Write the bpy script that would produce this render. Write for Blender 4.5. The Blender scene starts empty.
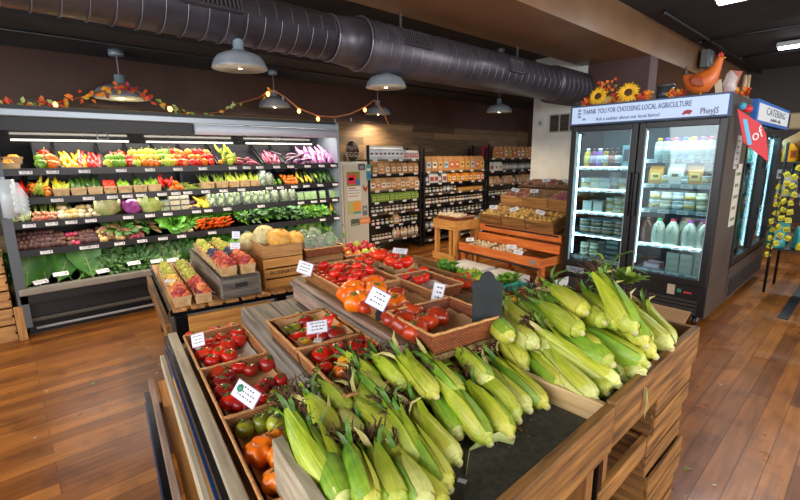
import bpy, math, random
from mathutils import Vector, Matrix, Euler
random.seed(7)
R_ = random.Random(11)
C = bpy.context.scene.collection
PI = math.pi
sc = bpy.context.scene
# ---------------------------------------------------------------- camera
CAMP = Vector((0, 0, 1.5))
_f = 436.0
_y = Vector((492.0, -97.0, _f)).normalized()
_x = Vector((400.0, 87.0, -_f)); _x = (_x - _x.dot(_y) * _y).normalized()
_z = _x.cross(_y)
RIGHT = Vector((_x[0], _y[0], _z[0])); DOWN = Vector((_x[1], _y[1], _z[1])); FWD = Vector((_x[2], _y[2], _z[2]))
cam = bpy.data.cameras.new('camera'); camo = bpy.data.objects.new('camera', cam); C.objects.link(camo)
cam.sensor_width = 36; cam.lens = _f / 800 * 36; cam.clip_start = 0.05; cam.clip_end = 100
camo.matrix_world = Matrix(((RIGHT[0], -DOWN[0], -FWD[0], CAMP[0]), (RIGHT[1], -DOWN[1], -FWD[1], CAMP[1]), (RIGHT[2], -DOWN[2], -FWD[2], CAMP[2]), (0, 0, 0, 1)))
sc.camera = camo
# ---------------------------------------------------------------- world, lights, exposure
sc.view_settings.view_transform = 'Standard'; sc.view_settings.look = 'None'
sc.view_settings.exposure = 0.82; sc.view_settings.gamma = 1
w = bpy.data.worlds.new('world'); sc.world = w; w.use_nodes = True
w.node_tree.nodes['Background'].inputs[0].default_value = (0.93, 0.96, 1.0, 1)
w.node_tree.nodes['Background'].inputs[1].default_value = 0.85
def area(name, loc, target, sx, sy, e, col=(1, 1, 1)):
    l = bpy.data.lights.new(name, 'AREA'); l.shape = 'RECTANGLE'; l.size = sx; l.size_y = sy; l.energy = e; l.color = col
    o = bpy.data.objects.new(name, l); C.objects.link(o); o.location = loc
    o.rotation_euler = (Vector(target) - Vector(loc)).to_track_quat('-Z', 'Y').to_euler(); return o
area('storefront_daylight', (-1.2, -3.0, 2.0), (-2.2, 3, 0.6), 5.0, 1.8, 95, (0.95, 0.97, 1.0))
area('side_window_daylight', (3.2, 2.5, 2.2), (-2.5, 3.5, 0.7), 4.0, 1.6, 85, (1.0, 0.96, 0.9))
def at(px, py, z=None, X=None, Y=None):
    d = RIGHT * (px - 400) + DOWN * (py - 250) + FWD * _f
    if z is not None: t = (z - CAMP.z) / d.z
    elif X is not None: t = (X - CAMP.x) / d.x
    else: t = (Y - CAMP.y) / d.y
    return CAMP + d * t
def pxof(p):
    v = Vector(p) - CAMP; k = v.dot(FWD); return (400 + _f * v.dot(RIGHT) / k, 250 + _f * v.dot(DOWN) / k)
# ---------------------------------------------------------------- materials
def lin(c):
    return tuple((x / 12.92 if x <= 0.04045 else ((x + 0.055) / 1.055) ** 2.4) for x in c)
def hx(s):
    s = s.lstrip('#'); return lin(tuple(int(s[i:i + 2], 16) / 255 for i in (0, 2, 4))) + (1,)
_mats = {}
def mat(name, col, rough=0.5, metal=0.0, noise=None, col2=None, stretch=(1, 1, 1), bump=0.0, bscale=None, rnd=0.0, emit=0.0, trans=0.0, coat=0.0, sss=0.0, contrast=(0.35, 0.65)):
    if name in _mats: return _mats[name]
    m = bpy.data.materials.new(name); m.use_nodes = True; _mats[name] = m
    nt = m.node_tree; N = nt.nodes; L = nt.links; b = N['Principled BSDF']
    c = hx(col); b.inputs['Base Color'].default_value = c
    b.inputs['Roughness'].default_value = rough; b.inputs['Metallic'].default_value = metal
    if coat: b.inputs['Coat Weight'].default_value = coat; b.inputs['Coat Roughness'].default_value = 0.15
    if trans: b.inputs['Transmission Weight'].default_value = trans
    if sss:
        b.inputs['Subsurface Weight'].default_value = sss; b.inputs['Subsurface Radius'].default_value = (0.02, 0.01, 0.004); b.inputs['Subsurface Scale'].default_value = 0.3
    if emit: b.inputs['Emission Color'].default_value = c; b.inputs['Emission Strength'].default_value = emit
    if noise or bump:
        tc = N.new('ShaderNodeTexCoord'); mp = N.new('ShaderNodeMapping'); mp.inputs['Scale'].default_value = stretch
        L.new(tc.outputs['Object'], mp.inputs[0])
        oi = N.new('ShaderNodeObjectInfo'); ad = N.new('ShaderNodeVectorMath'); ad.operation = 'ADD'
        sm = N.new('ShaderNodeMath'); sm.operation = 'MULTIPLY'; sm.inputs[1].default_value = 37
        L.new(oi.outputs['Random'], sm.inputs[0]); L.new(mp.outputs[0], ad.inputs[0]); L.new(sm.outputs[0], ad.inputs[1])
        nz = N.new('ShaderNodeTexNoise'); nz.inputs['Scale'].default_value = noise or bscale or 30; nz.inputs['Detail'].default_value = 5
        L.new(ad.outputs[0], nz.inputs['Vector'])
        if noise:
            rp = N.new('ShaderNodeValToRGB'); rp.color_ramp.elements[0].position = contrast[0]; rp.color_ramp.elements[1].position = contrast[1]
            rp.color_ramp.elements[0].color = c; rp.color_ramp.elements[1].color = hx(col2 or col)
            L.new(nz.outputs[0], rp.inputs[0]); out = rp.outputs[0]
            if rnd:
                hs = N.new('ShaderNodeHueSaturation'); mr = N.new('ShaderNodeMapRange'); mr.inputs[3].default_value = 1 - rnd; mr.inputs[4].default_value = 1 + rnd
                L.new(oi.outputs['Random'], mr.inputs[0]); L.new(mr.outputs[0], hs.inputs['Value']); L.new(out, hs.inputs['Color']); out = hs.outputs[0]
            L.new(out, b.inputs['Base Color'])
        if bump:
            bp = N.new('ShaderNodeBump'); bp.inputs['Strength'].default_value = bump; bp.inputs['Distance'].default_value = 0.004
            if bscale and noise:
                n2 = N.new('ShaderNodeTexNoise'); n2.inputs['Scale'].default_value = bscale; L.new(ad.outputs[0], n2.inputs['Vector']); L.new(n2.outputs[0], bp.inputs['Height'])
            else: L.new(nz.outputs[0], bp.inputs['Height'])
            L.new(bp.outputs[0], b.inputs['Normal'])
    return m
def wood(name, c1, c2, axis='x', rough=0.6, sc_=30, rnd=0.15, bump=0.5):
    st = {'x': (0.12, 1.6, 1.6), 'y': (1.6, 0.12, 1.6), 'z': (1.6, 1.6, 0.12)}[axis]
    return mat(name + '_' + axis, c1, rough, noise=sc_, col2=c2, stretch=st, bump=bump, rnd=rnd, contrast=(0.3, 0.7))
def W(kind, axis='x'):
    a = {'crate': ('#8a5a2c', '#c79255'), 'grey': ('#4f473f', '#8d8375'), 'bin': ('#52341a', '#ab773b'), 'pale': ('#9b8a70', '#cbbda2'), 'pine': ('#b0702e', '#dc9f52'), 'orange': ('#b9521a', '#e08038'),
         'deck': ('#5c4428', '#a08050'), 'brown': ('#6a4320', '#a06c35'), 'pink': ('#8a6a58', '#b79a86'), 'dark': ('#33231a', '#5a3f2a'), 'light': ('#c79e66', '#e6c794')}[kind]
    return wood('wood_' + kind, a[0], a[1], axis)
def pattern(name, kind, c1, c2, c3=None, bw=0.02, bh=0.008, mortar=0.0015, rough=0.6, bump=0.6, vec='xz', nsc=20):
    if name in _mats: return _mats[name]
    m = bpy.data.materials.new(name); m.use_nodes = True; _mats[name] = m
    nt = m.node_tree; N = nt.nodes; L = nt.links; b = N['Principled BSDF']; b.inputs['Roughness'].default_value = rough
    tc = N.new('ShaderNodeTexCoord'); sp = N.new('ShaderNodeSeparateXYZ'); cb = N.new('ShaderNodeCombineXYZ'); L.new(tc.outputs['Object'], sp.inputs[0])
    if vec == 'xz':
        ad = N.new('ShaderNodeMath'); L.new(sp.outputs[0], ad.inputs[0]); L.new(sp.outputs[1], ad.inputs[1]); L.new(ad.outputs[0], cb.inputs[0]); L.new(sp.outputs[2], cb.inputs[1])
    elif vec == 'yx': L.new(sp.outputs[1], cb.inputs[0]); L.new(sp.outputs[0], cb.inputs[1])
    elif vec == 'yz': L.new(sp.outputs[1], cb.inputs[0]); L.new(sp.outputs[2], cb.inputs[1])
    br = N.new('ShaderNodeTexBrick'); br.inputs['Scale'].default_value = 1; br.inputs['Brick Width'].default_value = bw; br.inputs['Row Height'].default_value = bh
    br.inputs['Mortar Size'].default_value = mortar; br.inputs['Mortar Smooth'].default_value = 0.3
    br.inputs['Color1'].default_value = hx(c1); br.inputs['Color2'].default_value = hx(c2); br.inputs['Mortar'].default_value = hx(c3 or c1)
    L.new(cb.outputs[0], br.inputs['Vector'])
    nz = N.new('ShaderNodeTexNoise'); nz.inputs['Scale'].default_value = nsc; nz.inputs['Detail'].default_value = 6
    mp = N.new('ShaderNodeMapping'); mp.inputs['Scale'].default_value = (0.12, 1.5, 1); L.new(cb.outputs[0], mp.inputs[0]); L.new(mp.outputs[0], nz.inputs['Vector'])
    mx = N.new('ShaderNodeMix'); mx.data_type = 'RGBA'; mx.blend_type = 'OVERLAY'; mx.inputs[0].default_value = 0.75
    L.new(br.outputs['Color'], mx.inputs[6]); L.new(nz.outputs[0], mx.inputs[7]); L.new(mx.outputs[2], b.inputs['Base Color'])
    bp = N.new('ShaderNodeBump'); bp.inputs['Strength'].default_value = bump; bp.inputs['Distance'].default_value = 0.003; bp.invert = True
    L.new(br.outputs['Fac'], bp.inputs['Height']); L.new(bp.outputs[0], b.inputs['Normal'])
    m['n'] = nz.name; return m
def glass(name, tint='#dff2f5', gl=0.08):
    if name in _mats: return _mats[name]
    m = bpy.data.materials.new(name); m.use_nodes = True; _mats[name] = m
    nt = m.node_tree; N = nt.nodes; L = nt.links; N.remove(N['Principled BSDF'])
    t = N.new('ShaderNodeBsdfTransparent'); t.inputs[0].default_value = hx(tint); g = N.new('ShaderNodeBsdfGlossy'); g.inputs['Roughness'].default_value = 0.03
    lw = N.new('ShaderNodeFresnel'); lw.inputs[0].default_value = 1.45; mu = N.new('ShaderNodeMath'); mu.operation = 'MULTIPLY_ADD'; mu.inputs[1].default_value = 0.8; mu.inputs[2].default_value = gl
    L.new(lw.outputs[0], mu.inputs[0]); mx = N.new('ShaderNodeMixShader'); L.new(mu.outputs[0], mx.inputs[0]); L.new(t.outputs[0], mx.inputs[1]); L.new(g.outputs[0], mx.inputs[2])
    L.new(mx.outputs[0], N['Material Output'].inputs[0]); return m
def film(name, a=0.35, tint='#dfe9e4'):
    if name in _mats: return _mats[name]
    m = bpy.data.materials.new(name); m.use_nodes = True; _mats[name] = m
    b = m.node_tree.nodes['Principled BSDF']; b.inputs['Base Color'].default_value = hx(tint); b.inputs['Roughness'].default_value = 0.15; b.inputs['Alpha'].default_value = a
    b.inputs['Specular IOR Level'].default_value = 0.9; return m
# ---------------------------------------------------------------- mesh builder
class MB:
    def __init__(s): s.v = []; s.f = []; s.m = []; s.s = []
    def add(s, v, f, m=0, sm=False, M=None):
        n = len(s.v); s.v += [tuple(M @ Vector(p)) if M else tuple(p) for p in v]
        s.f += [tuple(i + n for i in q) for q in f]; s.m += [m] * len(f); s.s += [sm] * len(f); return s
    def box(s, x0, x1, y0, y1, z0, z1, m=0, M=None):
        return s.add([(x0, y0, z0), (x1, y0, z0), (x1, y1, z0), (x0, y1, z0), (x0, y0, z1), (x1, y0, z1), (x1, y1, z1), (x0, y1, z1)],
                     [(0, 3, 2, 1), (4, 5, 6, 7), (0, 1, 5, 4), (1, 2, 6, 5), (2, 3, 7, 6), (3, 0, 4, 7)], m, False, M)
    def prism(s, poly, z0, z1, m=0, M=None):
        n = len(poly); v = [(p[0], p[1], z0) for p in poly] + [(p[0], p[1], z1) for p in poly]
        f = [tuple(reversed(range(n))), tuple(range(n, 2 * n))] + [(i, (i + 1) % n, (i + 1) % n + n, i + n) for i in range(n)]
        return s.add(v, f, m, False, M)
    def quad(s, a, b, c, d, m=0): return s.add([a, b, c, d], [(0, 1, 2, 3)], m)
    def lathe(s, prof, n=20, m=0, M=None, sm=True, rf=None):
        v = []; f = []
        for k, (r, z) in enumerate(prof):
            for i in range(n):
                a = 2 * PI * i / n; q = r * (rf(a, k) if rf else 1); v.append((q * math.cos(a), q * math.sin(a), z))
        for k in range(len(prof) - 1):
            for i in range(n):
                j = (i + 1) % n; f.append((k * n + i, k * n + j, (k + 1) * n + j, (k + 1) * n + i))
        if prof[0][0] > 1e-5: f.append(tuple(reversed(range(n))))
        if prof[-1][0] > 1e-5: f.append(tuple(range((len(prof) - 1) * n, len(prof) * n)))
        return s.add(v, f, m, sm, M)
    def orb(s, rx, ry, rz, n=14, k=9, m=0, M=None, fn=None):
        v = [(0, 0, -1)]; f = []
        for j in range(1, k):
            t = -PI / 2 + PI * j / k
            for i in range(n): a = 2 * PI * i / n; v.append((math.cos(t) * math.cos(a), math.cos(t) * math.sin(a), math.sin(t)))
        v.append((0, 0, 1)); T = len(v) - 1
        v = [tuple((fn(Vector(p)) if fn else Vector(p)) * Vector((1, 1, 1)).x) for p in v]
        v = [(p[0] * rx, p[1] * ry, p[2] * rz) for p in v]
        for i in range(n):
            j = (i + 1) % n; f.append((0, 1 + j, 1 + i)); f.append((T, T - n + i, T - n + j))
            for q in range(k - 2): f.append((1 + q * n + i, 1 + q * n + j, 1 + (q + 1) * n + j, 1 + (q + 1) * n + i))
        return s.add(v, f, m, True, M)
    def tube(s, pts, r, n=8, m=0, M=None, caps=True):
        pts = [Vector(p) for p in pts]; K = len(pts); rr = r if isinstance(r, (list, tuple)) else [r] * K
        v = []; f = []; up = None
        for k in range(K):
            d = (pts[min(k + 1, K - 1)] - pts[max(k - 1, 0)]).normalized()
            if up is None: up = d.orthogonal().normalized()
            up = (up - up.dot(d) * d).normalized(); sd = d.cross(up)
            for i in range(n): a = 2 * PI * i / n; v.append(pts[k] + (up * math.cos(a) + sd * math.sin(a)) * rr[k])
        for k in range(K - 1):
            for i in range(n): j = (i + 1) % n; f.append((k * n + i, k * n + j, (k + 1) * n + j, (k + 1) * n + i))
        if caps: f.append(tuple(reversed(range(n)))); f.append(tuple(range((K - 1) * n, K * n)))
        return s.add(v, f, m, True, M)
    def ribbon(s, pts, side, wd, m=0, th=0.0, fold=0.0, ruf=0.0, M=None, nw=3):
        """a curved leaf: centre line pts, width per point, slight cross fold"""
        pts = [Vector(p) for p in pts]; K = len(pts); v = []; f = []
        for k in range(K):
            d = (pts[min(k + 1, K - 1)] - pts[max(k - 1, 0)]).normalized(); sd = Vector(side); sd = (sd - sd.dot(d) * d)
            sd = sd.normalized() if sd.length > 1e-6 else d.orthogonal().normalized(); nn = sd.cross(d)
            for i in range(nw):
                u = i / (nw - 1) * 2 - 1; w_ = wd[k]
                v.append(pts[k] + sd * u * w_ + nn * (fold * w_ * u * u + ruf * w_ * math.sin(k * 2.3 + i * 2.1) * abs(u)))
        for k in range(K - 1):
            for i in range(nw - 1): f.append((k * nw + i, k * nw + i + 1, (k + 1) * nw + i + 1, (k + 1) * nw + i))
        return s.add(v, f, m, True, M)
    def mesh(s, name, mats):
        me = bpy.data.meshes.new(name); me.from_pydata([tuple(p) for p in s.v], [], s.f); 
        for q in (mats if isinstance(mats, (list, tuple)) else [mats]): me.materials.append(q)
        me.polygons.foreach_set('material_index', s.m); me.polygons.foreach_set('use_smooth', s.s); me.validate(); me.update(); return me
TH = math.radians(8.4)
def IS(a, b, z):   # island frame: a along the row away from the camera's left, b away from the shopper
    return Vector((-a * math.cos(TH) + b * math.sin(TH), a * math.sin(TH) + b * math.cos(TH), z))
def obj(name, mb, mats, parent=None, loc=(0, 0, 0), rot=(0, 0, 0), bev=0, scale=None, **kw):
    me = mb if isinstance(mb, bpy.types.Mesh) else mb.mesh(name, mats)
    o = bpy.data.objects.new(name, me); C.objects.link(o); o.location = loc; o.rotation_euler = rot
    if scale: o.scale = scale if isinstance(scale, (tuple, list)) else (scale,) * 3
    if parent: o.parent = parent
    if bev:
        q = o.modifiers.new('bevel', 'BEVEL'); q.width = bev; q.segments = 2; q.limit_method = 'ANGLE'
    for k, x in kw.items(): o[k] = x
    return o
def thing(name, label, cat, loc=(0, 0, 0), rot=(0, 0, 0), group=None):
    o = bpy.data.objects.new(name, None); C.objects.link(o); o.location = loc; o.rotation_euler = rot; o.empty_display_size = 0.1
    o['label'] = label; o['category'] = cat
    if group: o['group'] = group
    return o
def struct(name, mb, m, **kw):
    o = obj(name, mb, m, **kw); o['kind'] = 'structure'; return o
def tag(o, label, cat, group=None):
    o['label'] = label; o['category'] = cat
    if group: o['group'] = group
    return o
class Proto:
    """a kind of thing: root mesh (or None) and part meshes, copied object by object"""
    def __init__(s, name, cat, root, parts=()): s.name = name; s.cat = cat; s.root = root; s.parts = parts
    def put(s, loc, rot=(0, 0, 0), scale=1.0, label=None, group=None, parts=True):
        o = bpy.data.objects.new(s.name, s.root); C.objects.link(o); o.location = loc
        if isinstance(rot, (Euler, tuple, list)): o.rotation_euler = rot
        else: o.rotation_euler = rot.to_euler()
        o.scale = scale if isinstance(scale, (tuple, list)) else (scale,) * 3
        o['category'] = s.cat
        if label: o['label'] = label
        if group: o['group'] = group
        if parts:
            for p in s.parts:
                c = bpy.data.objects.new(p[0], p[1]); C.objects.link(c); c.parent = o
                if len(p) > 2: c.location = p[2]
        return o
ORD = 'first second third fourth fifth sixth seventh eighth ninth tenth eleventh twelfth thirteenth fourteenth fifteenth sixteenth seventeenth eighteenth nineteenth twentieth'.split()
def name_cluster(objs, desc, group, rows=1):
    """every thing of a heap gets its place in the heap, read from where it stands in the view"""
    if not objs: return
    P = [(o, pxof(o.location)) for o in objs]; P.sort(key=lambda t: -t[1][1]); n = len(P); rows = min(rows, n)
    if n > rows * 20: rows = math.ceil(n / 20)
    names = {1: [''], 2: ['front row', 'back row'], 3: ['front row', 'middle row', 'back row'], 4: ['front row', 'second row', 'third row', 'back row'],
             5: ['front row', 'second row', 'middle row', 'fourth row', 'back row'], 6: ['front row', 'second row', 'third row', 'fourth row', 'fifth row', 'back row']}.get(rows) or ['%s row' % ORD[i] for i in range(rows)]
    for r in range(rows):
        ch = P[r * n // rows:(r + 1) * n // rows]; ch.sort(key=lambda t: t[1][0])
        for i, (o, _) in enumerate(ch):
            if len(ch) == 1: w_ = names[r] if rows > 1 else ''
            else:
                w_ = 'leftmost' if i == 0 else 'rightmost' if i == len(ch) - 1 else '%s from left' % ORD[i]
                w_ = (names[r] + ' ' + w_).strip()
            o['label'] = (desc + (', ' + w_ if w_ else ''))
            if n > 1: o['group'] = group
def text_mesh(s, size, m, ext=0.001, name='lettering', align='CENTER'):
    cu = bpy.data.curves.new('t', 'FONT'); cu.body = s; cu.size = size; cu.extrude = ext; cu.align_x = align; cu.align_y = 'CENTER'; cu.resolution_u = 2
    t = bpy.data.objects.new('t', cu); C.objects.link(t); bpy.context.view_layer.update()
    me = bpy.data.meshes.new_from_object(t.evaluated_get(bpy.context.evaluated_depsgraph_get())); me.name = name
    me.materials.clear(); me.materials.append(m); bpy.data.objects.remove(t); bpy.data.curves.remove(cu); return me
RX90 = (PI / 2, 0, 0)            # text facing -Y
RXX = (PI / 2, 0, PI / 2)        # text facing +X
# ================================================================ the room
def pw(t, name, mb, m, bev=0, **kw):      # a part given in room coordinates
    return obj(name, mb, m, parent=t, loc=tuple(-Vector(t.location)), bev=bev, **kw)
floor_m = pattern('floor_boards', 'b', '#7a4418', '#ae6c2a', '#2a160a', bw=1.35, bh=0.098, mortar=0.0016, rough=0.33, bump=0.35, vec='yx', nsc=22)
# worn patches in the finish
nt = floor_m.node_tree; N = nt.nodes; b_ = N['Principled BSDF']
n2 = N.new('ShaderNodeTexNoise'); n2.inputs['Scale'].default_value = 1.1; n2.inputs['Detail'].default_value = 7; n2.inputs['Roughness'].default_value = 0.7
tc = N.new('ShaderNodeTexCoord'); nt.links.new(tc.outputs['Object'], n2.inputs['Vector'])
rr = N.new('ShaderNodeMapRange'); rr.inputs[1].default_value = 0.3; rr.inputs[2].default_value = 0.7; rr.inputs[3].default_value = 0.2; rr.inputs[4].default_value = 0.5
nt.links.new(n2.outputs[0], rr.inputs[0]); nt.links.new(rr.outputs[0], b_.inputs['Roughness'])
n3 = N.new('ShaderNodeTexNoise'); n3.inputs['Scale'].default_value = 5; n3.inputs['Detail'].default_value = 8; nt.links.new(tc.outputs['Object'], n3.inputs['Vector'])
r3 = N.new('ShaderNodeValToRGB'); r3.color_ramp.elements[0].position = 0.33; r3.color_ramp.elements[0].color = (0.6, 0.55, 0.5, 1); r3.color_ramp.elements[1].position = 0.48; r3.color_ramp.elements[1].color = (1, 1, 1, 1)
nt.links.new(n3.outputs[0], r3.inputs[0]); mx = N.new('ShaderNodeMix'); mx.data_type = 'RGBA'; mx.blend_type = 'MULTIPLY'; mx.inputs[0].default_value = 0.8
src = b_.inputs['Base Color'].links[0].from_socket; nt.links.new(src, mx.inputs[6]); nt.links.new(r3.outputs[0], mx.inputs[7]); nt.links.new(mx.outputs[2], b_.inputs['Base Color'])
struct('floor', MB().box(-5.75, 3.6, -3.2, 13, -0.1, 0), floor_m)
brown = mat('brown_paint', '#40281e', 0.6, noise=3, col2='#4a2e22'); tan = mat('tan_paint', '#9c8160', 0.55, noise=2, col2='#8a7052')
plum = mat('plum_paint', '#46302c', 0.6, noise=2, col2='#503834'); white_p = mat('white_paint', '#c9cdc8', 0.6, noise=4, col2='#d8dad4')
black_c = mat('black_ceiling', '#2a2a2d', 0.8, noise=4, col2='#343437')
planks = pattern('old_planks', 'b', '#473829', '#84684a', '#15100c', bw=1.1, bh=0.115, mortar=0.002, rough=0.7, bump=0.5, vec='yz', nsc=26)
struct('wall_left', MB().box(-5.95, -5.75, -3.2, 9.4, 0, 2.62), brown)
struct('trim_1', MB().box(-5.75, -5.72, -0.3, 9.2, 0, 2.06), planks)
struct('wall_back', MB().box(-5.75, -4.3, 9.2, 9.4, 0, 3.13), brown)
struct('wall_partition', MB().box(-4.33, -3.4, 7.1, 7.4, 0, 3.13), white_p)
struct('wall_plum', MB().box(-3.4, -2.5, 7.1, 7.4, 0, 2.9), [plum])
struct('wall_end', MB().box(-5.9, 3.6, 13, 13.2, 0, 3.35), mat('dark_wall', '#3a342f', 0.7))
struct('ceiling', MB().box(-4.55, -3.5, -3.2, 9.4, 3.13, 3.2).box(-5.95, -4.55, -3.2, 9.4, 2.58, 2.62).box(-4.57, -4.53, -3.2, 9.4, 2.6, 3.2), black_c)
struct('ceiling_right', MB().box(-2.5, 3.6, -3.2, 13.2, 3.35, 3.42), black_c)
struct('beam_soffit', MB().box(-3.5, -2.5, -3.2, 13, 2.9, 3.42), mat('beam_paint', '#8a6646', 0.4, noise=2, col2='#7c5a3e'))
struct('trim_2', MB().box(-5.72, -5.68, -3.2, 9.2, 2.06, 2.1), W('dark', 'y'))
# column between cold case and the bulk stands
t = thing('wall_vent', 'dark slotted return vent low on the white partition wall', 'vent', (-3.75, 7.08, 2.1))
pw(t, 'frame', MB().box(-3.99, -3.44, 7.06, 7.1, 1.9, 2.2), mat('vent_frame', '#a8aaa5', 0.5))
m_ = MB()
for k in range(3): m_.box(-3.97 + k * .18, -3.82 + k * .18, 7.05, 7.062, 1.92, 2.18)
pw(t, 'grille', m_, pattern('vent_slots', 'b', '#3c3733', '#4b4540', '#161412', bw=5, bh=0.02, mortar=0.005, vec='xz'))
o = obj('thermostat', MB().box(-4.24, -4.1, 7.07, 7.1, 2.0, 2.16).box(-4.2, -4.14, 7.06, 7.07, 2.04, 2.1, 1), [mat('plastic_white', '#c8ccc8', 0.4), mat('plastic_grey', '#8b8f8e', 0.4)]); tag(o, 'small white control box on the white partition under the duct', 'thermostat')
# floor strip
o = obj('floor_strip', MB().box(-.50, -.42, 5.2, 6.9, 0, .006), mat('rubber', '#22242a', 0.5)); tag(o, 'black tape strip laid on the floorboards in the aisle', 'floor strip')
# ---------------------------------------------------------------- air duct
duct_m = mat('duct_paint', '#4a474e', 0.38, metal=0.5, noise=6, col2='#58545c')
duct_s = mat('duct_seam', '#77747c', 0.35, metal=0.6)
t = thing('air_duct', 'large dark spiral air duct running along the ceiling into the white partition', 'air duct', (-3.45, -3, 2.52))
def cylY(m, x, z, y0, y1, r0, r1, n=32, mi=0):
    pr = [(r0, 0), (r1, y1 - y0)]; return m.lathe(pr, n, mi, Matrix.Translation((x, y0, z)) @ Matrix.Rotation(-PI / 2, 4, 'X'))
m_ = MB(); cylY(m_, -3.45, 2.54, -3.2, 2.3, .185, .185); pw(t, 'duct_run', m_, duct_m)
m_ = MB(); cylY(m_, -3.45, 2.535, 2.3, 2.62, .185, .225); pw(t, 'reducer', m_, duct_m)
m_ = MB(); cylY(m_, -3.45, 2.53, 2.62, 6.0, .225, .225); pw(t, 'duct_run', m_, duct_m)
m_ = MB()
cylY(m_, -3.45, 2.53, 6.0, 6.15, .225, .25)
for k in range(6): cylY(m_, -3.47 - k * .012, 2.53 + k * .004, 6.15 + k * .16, 6.15 + (k + 1) * .16, .25, .25)
for k in range(7): cylY(m_, -3.47 - k * .012, 2.53 + k * .004, 6.14 + k * .16, 6.165 + k * .16, .262, .262)
pw(t, 'elbow', m_, duct_m)
m_ = MB()
y = -3.0
while y < 6.0:
    r = .1855 if y < 2.3 else (.1855 + (y - 2.3) / .32 * .04 if y < 2.62 else .2255)
    if not 2.3 < y < 2.62:
        pts = [(-3.45 + (r + .001) * math.cos(a), y + .045 * (a / (2 * PI)), 2.535 + (r + .001) * math.sin(a)) for a in [2 * PI * i / 28 for i in range(29)]]
        m_.tube(pts, .004, 4, caps=False)
    y += .135
for y, r in ((2.3, .19), (2.62, .231)): m_.tube([(-3.45 + r * math.cos(a), y, 2.535 + r * math.sin(a)) for a in [2 * PI * i / 28 for i in range(29)]], .009, 6, caps=False)
pw(t, 'seam', m_, duct_s)
for (y0, y1, a0, r) in ((1.06, 1.46, .3, .185), (3.0, 3.36, .38, .226), (4.72, 5.02, .2, .226)):
    m_ = MB(); ca, sa = math.cos(a0), math.sin(a0); cx, cz = -3.45 + (r + .005) * ca, 2.535 + (r + .005) * sa
    MM = Matrix.Translation((cx, 0, cz)) @ Matrix.Rotation(-a0, 4, 'Y')
    m_.box(-.02, .012, y0, y1, -.075, .075, 0, MM); fr = pw(t, 'vent_collar', m_, duct_m)
    m_ = MB(); m_.box(.012, .014, y0 + .02, y1 - .02, -.055, .055, 0, MM)
    yy = y0 + .03
    while yy < y1 - .03: m_.box(.014, .02, yy, yy + .007, -.055, .055, 1, MM); yy += .03
    pw(fr, 'louvre', m_, [mat('vent_black', '#0c0b0d', 0.6), duct_s]).location = (0, 0, 0)
for i, y in enumerate((.5, 3.15, 5.2)):
    o = obj('duct_hanger', MB().box(-3.46, -3.44, y, y + .012, 2.7, 3.13), duct_s); tag(o, ['thin steel hanger strap holding the duct at its left end', 'thin steel hanger strap holding the duct above its middle grille', 'thin steel hanger strap holding the duct near the partition'][i], 'hanger', 'duct hangers')
# conduit and lamps
cond = mat('conduit', '#3a3a3e', 0.4, metal=0.6)
o = obj('ceiling_conduit', MB().tube([(-5.0, -2.5, 2.565), (-5.0, 8.5, 2.565)], .012, 6), cond); tag(o, 'long black conduit run feeding the pendant lamps by the wall', 'conduit')
zinc = mat('shade_zinc', '#848d95', 0.42, metal=0.25, noise=8, col2='#919aa2'); inner = mat('shade_inner', '#c9c1a4', 0.35, noise=30, col2='#a89c80'); capm = mat('cap_steel', '#8fa0ac', 0.4, metal=0.3)
bulb = mat('bulb_glow', '#fff0d0', 0.3, emit=28)
def shade_mb():
    m = MB(); m.lathe([(.045, .13), (.06, .115), (.10, .105), (.155, .08), (.182, .045), (.198, .0), (.2, -.006)], 40, 0)
    m.lathe([(.199, -.006), (.194, .0), (.178, .042), (.15, .075), (.1, .098), (.05, .1), (.0, .1)], 40, 1); return m
sh_me = shade_mb().mesh('shade', [zinc, inner]); cap_me = MB().lathe([(.0, .2), (.034, .2), (.038, .19), (.038, .135), (.05, .128), (.05, .12), (0, .12)], 20).mesh('cap', [capm])
bl_me = MB().orb(.034, .034, .045, 14, 9, M=Matrix.Translation((0, 0, .035))).mesh('bulb', [bulb])
LAMPS = [(122, 98, 2.13, 'grey dish pendant lamp with leaf garland draped over it'), (275, 107, 2.15, 'grey pendant lamp with string lights looped over its cap'), (378, 114, 2.18, 'small grey pendant lamp at the end of the string lights'),
         (240, 68, 2.18, 'large grey pendant lamp nearest below the duct grille'), (386, 87, 2.19, 'grey pendant lamp directly under the wide part of duct'), (499, 112, 2.2, 'farthest grey pendant lamp beside the white partition')]
for i, (px, py, z, lb) in enumerate(LAMPS):
    p = at(px, py, z=z - .0); top = 2.58 if p.x < -4.55 else (2.36 if p.x > -3.7 else 3.13)
    t = thing('pendant_lamp', lb, 'lamp', tuple(p), group='warehouse pendant lamps')
    if i == 0: t.scale = (1.25, 1.25, 1.1)
    obj('shade', sh_me, None, t); obj('cap', cap_me, None, t); obj('bulb', bl_me, None, t)
    obj('cord', MB().tube([(0, 0, .19), (0, 0, (top - p.z) / t.scale.z)], .004, 6), mat('cord_white', '#9a9a9a', 0.5), t)
    if top != 2.36: obj('ceiling_box', MB().lathe([(.05, -.05), (.055, -.04), (.055, 0), (0, 0)], 16), capm, t, loc=(0, 0, (top - p.z) / t.scale.z))
    l = bpy.data.lights.new('lamp_light', 'SPOT'); l.energy = 48; l.color = (1, .8, .55); l.shadow_soft_size = .05; l.spot_size = 2.6; l.spot_blend = .6
    q = bpy.data.objects.new('lamp_light', l); C.objects.link(q); q.parent = t; q.location = (0, 0, -.03)
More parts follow.
